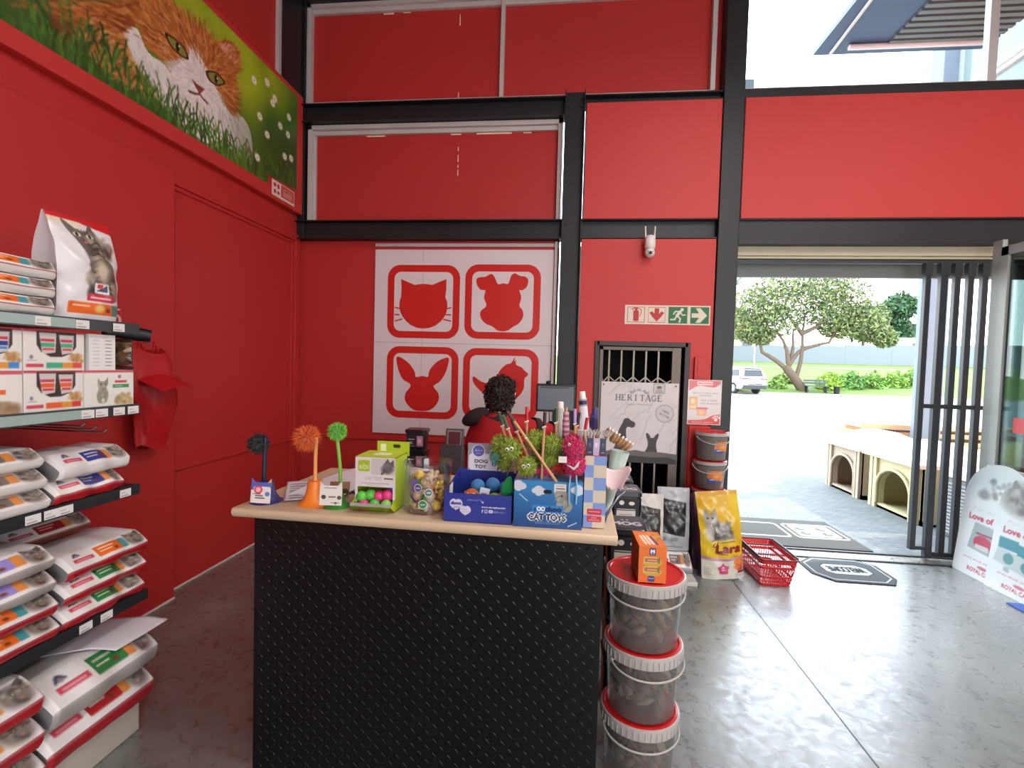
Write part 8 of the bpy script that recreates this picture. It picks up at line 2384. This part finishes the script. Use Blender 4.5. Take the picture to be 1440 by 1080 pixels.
bd = skin_body('body', N, E_, SKIN, pe, 2, 0)
# face: turned to the till (away from the camera, towards +x +y)
fd = Vector((0.75, 0.62, -0.22)).normalized()
hc3 = Vector(hdc) + Vector((0, 0, 0.03))
rt_ = fd.cross(Vector((0, 0, 1))).normalized()
b = MB().ball(hc3, (0.072, 0.082, 0.105), 24, 18)
b.ball(hc3 + fd * 0.035 + Vector((0, 0, -0.055)), (0.050, 0.052, 0.052), 16, 12)
b.ball(hc3 + fd * 0.090 + Vector((0, 0, -0.012)), (0.014, 0.014, 0.022), 10, 8)
b.build('face', SKIN, bd, smooth=True)
for s in (-1, 1):
    MB().ball(hc3 + fd * 0.076 + rt_ * 0.030 * s + Vector((0, 0, 0.016)), 0.011, 10, 8).build('eye', M_WHITE, bd, smooth=True)
    MB().ball(hc3 + rt_ * 0.078 * s - fd * 0.005 + Vector((0, 0, -0.005)), (0.016, 0.016, 0.030), 10, 8).build('ear', SKIN, bd, smooth=True)
MB().ball(hc3 + fd * 0.083 + Vector((0, 0, -0.055)), (0.022, 0.022, 0.007), 12, 8).build('mouth', mat('lip_skin', (110, 56, 52), 0.5), bd, smooth=True)
# clothing
skin_body('jacket', [(-0.035, 0, 0.99, 0.185, 0.135), (-0.01, 0, 1.05, 0.165, 0.13), (0.03, 0, 1.16, 0.160, 0.125), chs + (0.170, 0.125), (0.10, 0.0, 1.325, 0.125, 0.10), (0.125, 0.0, 1.40, 0.068, 0.066),
     (0.245, -0.03, 1.335, 0.082, 0.080), (0.345, 0.0, 1.32, 0.068, 0.066), rel + (0.060, 0.058), (0.535, 0.14, 1.285, 0.050, 0.048), (0.60, 0.205, 1.272, 0.042, 0.040),
     (0.0, 0.08, 1.32, 0.080, 0.078), lel + (0.060, 0.058), (0.32, 0.34, 1.17, 0.042, 0.040)],
     [(0, 1), (1, 2), (2, 3), (3, 4), (4, 5), (4, 6), (6, 7), (7, 8), (8, 9), (9, 10), (4, 11), (11, 12), (12, 13)], JACK, pe, 2, 3)
skin_body('jeans', [(-0.02, 0, 0.95, 0.155, 0.115), (-0.02, 0, 0.90, 0.160, 0.12), (-0.105, 0, 0.82, 0.098, 0.10), (lk[0], lk[1], lk[2], 0.070, 0.072), (lf[0], lf[1], 0.11, 0.055, 0.056), (0.08, 0, 0.82, 0.098, 0.10), (rk[0], rk[1], rk[2], 0.070, 0.072), (rf[0], rf[1], 0.11, 0.055, 0.056)],
     [(0, 1), (1, 2), (2, 3), (3, 4), (1, 5), (5, 6), (6, 7)], JEAN, pe, 2, 1)
for x, y in ((-0.11, 0.0), (0.11, -0.02)):
    MB().ball((x, y + 0.07, 0.042), (0.045, 0.125, 0.042), 16, 10).build('shoe', SHOE, pe, smooth=True)
# hood lying on the shoulders
b = MB()
def hood(u, v):
    a = 2 * PI * u
    t = 2 * PI * v
    R_, r_ = 0.088, 0.026 + 0.012 * max(0, -math.sin(a)) + 0.020 * max(0, -math.cos(a))
    x, y = (R_ + r_ * math.cos(t)) * math.cos(a), (R_ * 0.9 + r_ * math.cos(t)) * math.sin(a)
    z = r_ * 0.95 * math.sin(t) - 0.045 * max(0, -math.sin(a)) + 0.030 * math.cos(a) - 0.02
    return (0.105 + x + 0.01, 0.005 + y, 1.420 + z + 0.10 * (x - 0.0) * 0.2)
b.grid(hood, 36, 16)
b.build('hood', HOOD, pe, smooth=True, weld=True)
b = MB().ball((-0.015, -0.075, 1.385), (0.105, 0.050, 0.055), 20, 14, M=Matrix.Rotation(-0.50, 3, 'Y'))
b.build('hood_bag', HOOD, pe, smooth=True)
for p, r in (((0.40, 0.035, 1.315), 0.070), ((0.52, 0.125, 1.295), 0.058)):
    dv = Vector((0.185, 0.12, -0.03)).normalized()
    MB().tube([Vector(p) - dv * 0.022, Vector(p) + dv * 0.022], [r, r * 0.96], 20).build('sleeve_band', HOOD, pe, smooth=True)
# curly hair
rg = random.Random(9)
b = MB()
hcv = Vector((0.150, 0.012, 1.545))
b.ball(hcv, (0.092, 0.090, 0.104), 20, 14)
for _ in range(520):
    d = Vector((rg.gauss(0, 1), rg.gauss(0, 1), rg.gauss(0, 1))).normalized()
    if d.dot(fd) > 0.55 and d.z < 0.55:
        continue
    q = hcv + Vector((d.x * 0.096, d.y * 0.094, d.z * 0.107)) * rg.uniform(0.90, 1.10)
    a = rg.uniform(0, 6.28)
    t1 = d.cross(Vector((math.cos(a), math.sin(a), 0.3))).normalized()
    t2 = d.cross(t1)
    r = rg.uniform(0.009, 0.015)
    b.tube([q + (t1 * math.cos(k * 0.9) + t2 * math.sin(k * 0.9)) * r + d * 0.004 * k for k in range(8)], [0.0042] * 7 + [0.002], 5)
for _ in range(70):
    a = rg.uniform(PI * 0.75, PI * 1.85)
    x0, y0 = hcv.x + 0.095 * math.cos(a), hcv.y + 0.09 * math.sin(a)
    pts = [(x0 + 0.010 * math.sin(k * 1.1 + a * 5), y0 + 0.010 * math.cos(k * 1.1 + a * 5), hcv.z - 0.03 - 0.011 * k) for k in range(8)]
    b.tube(pts, [0.008] * 7 + [0.003], 5)
b.build('hair', HAIR, pe, smooth=True)
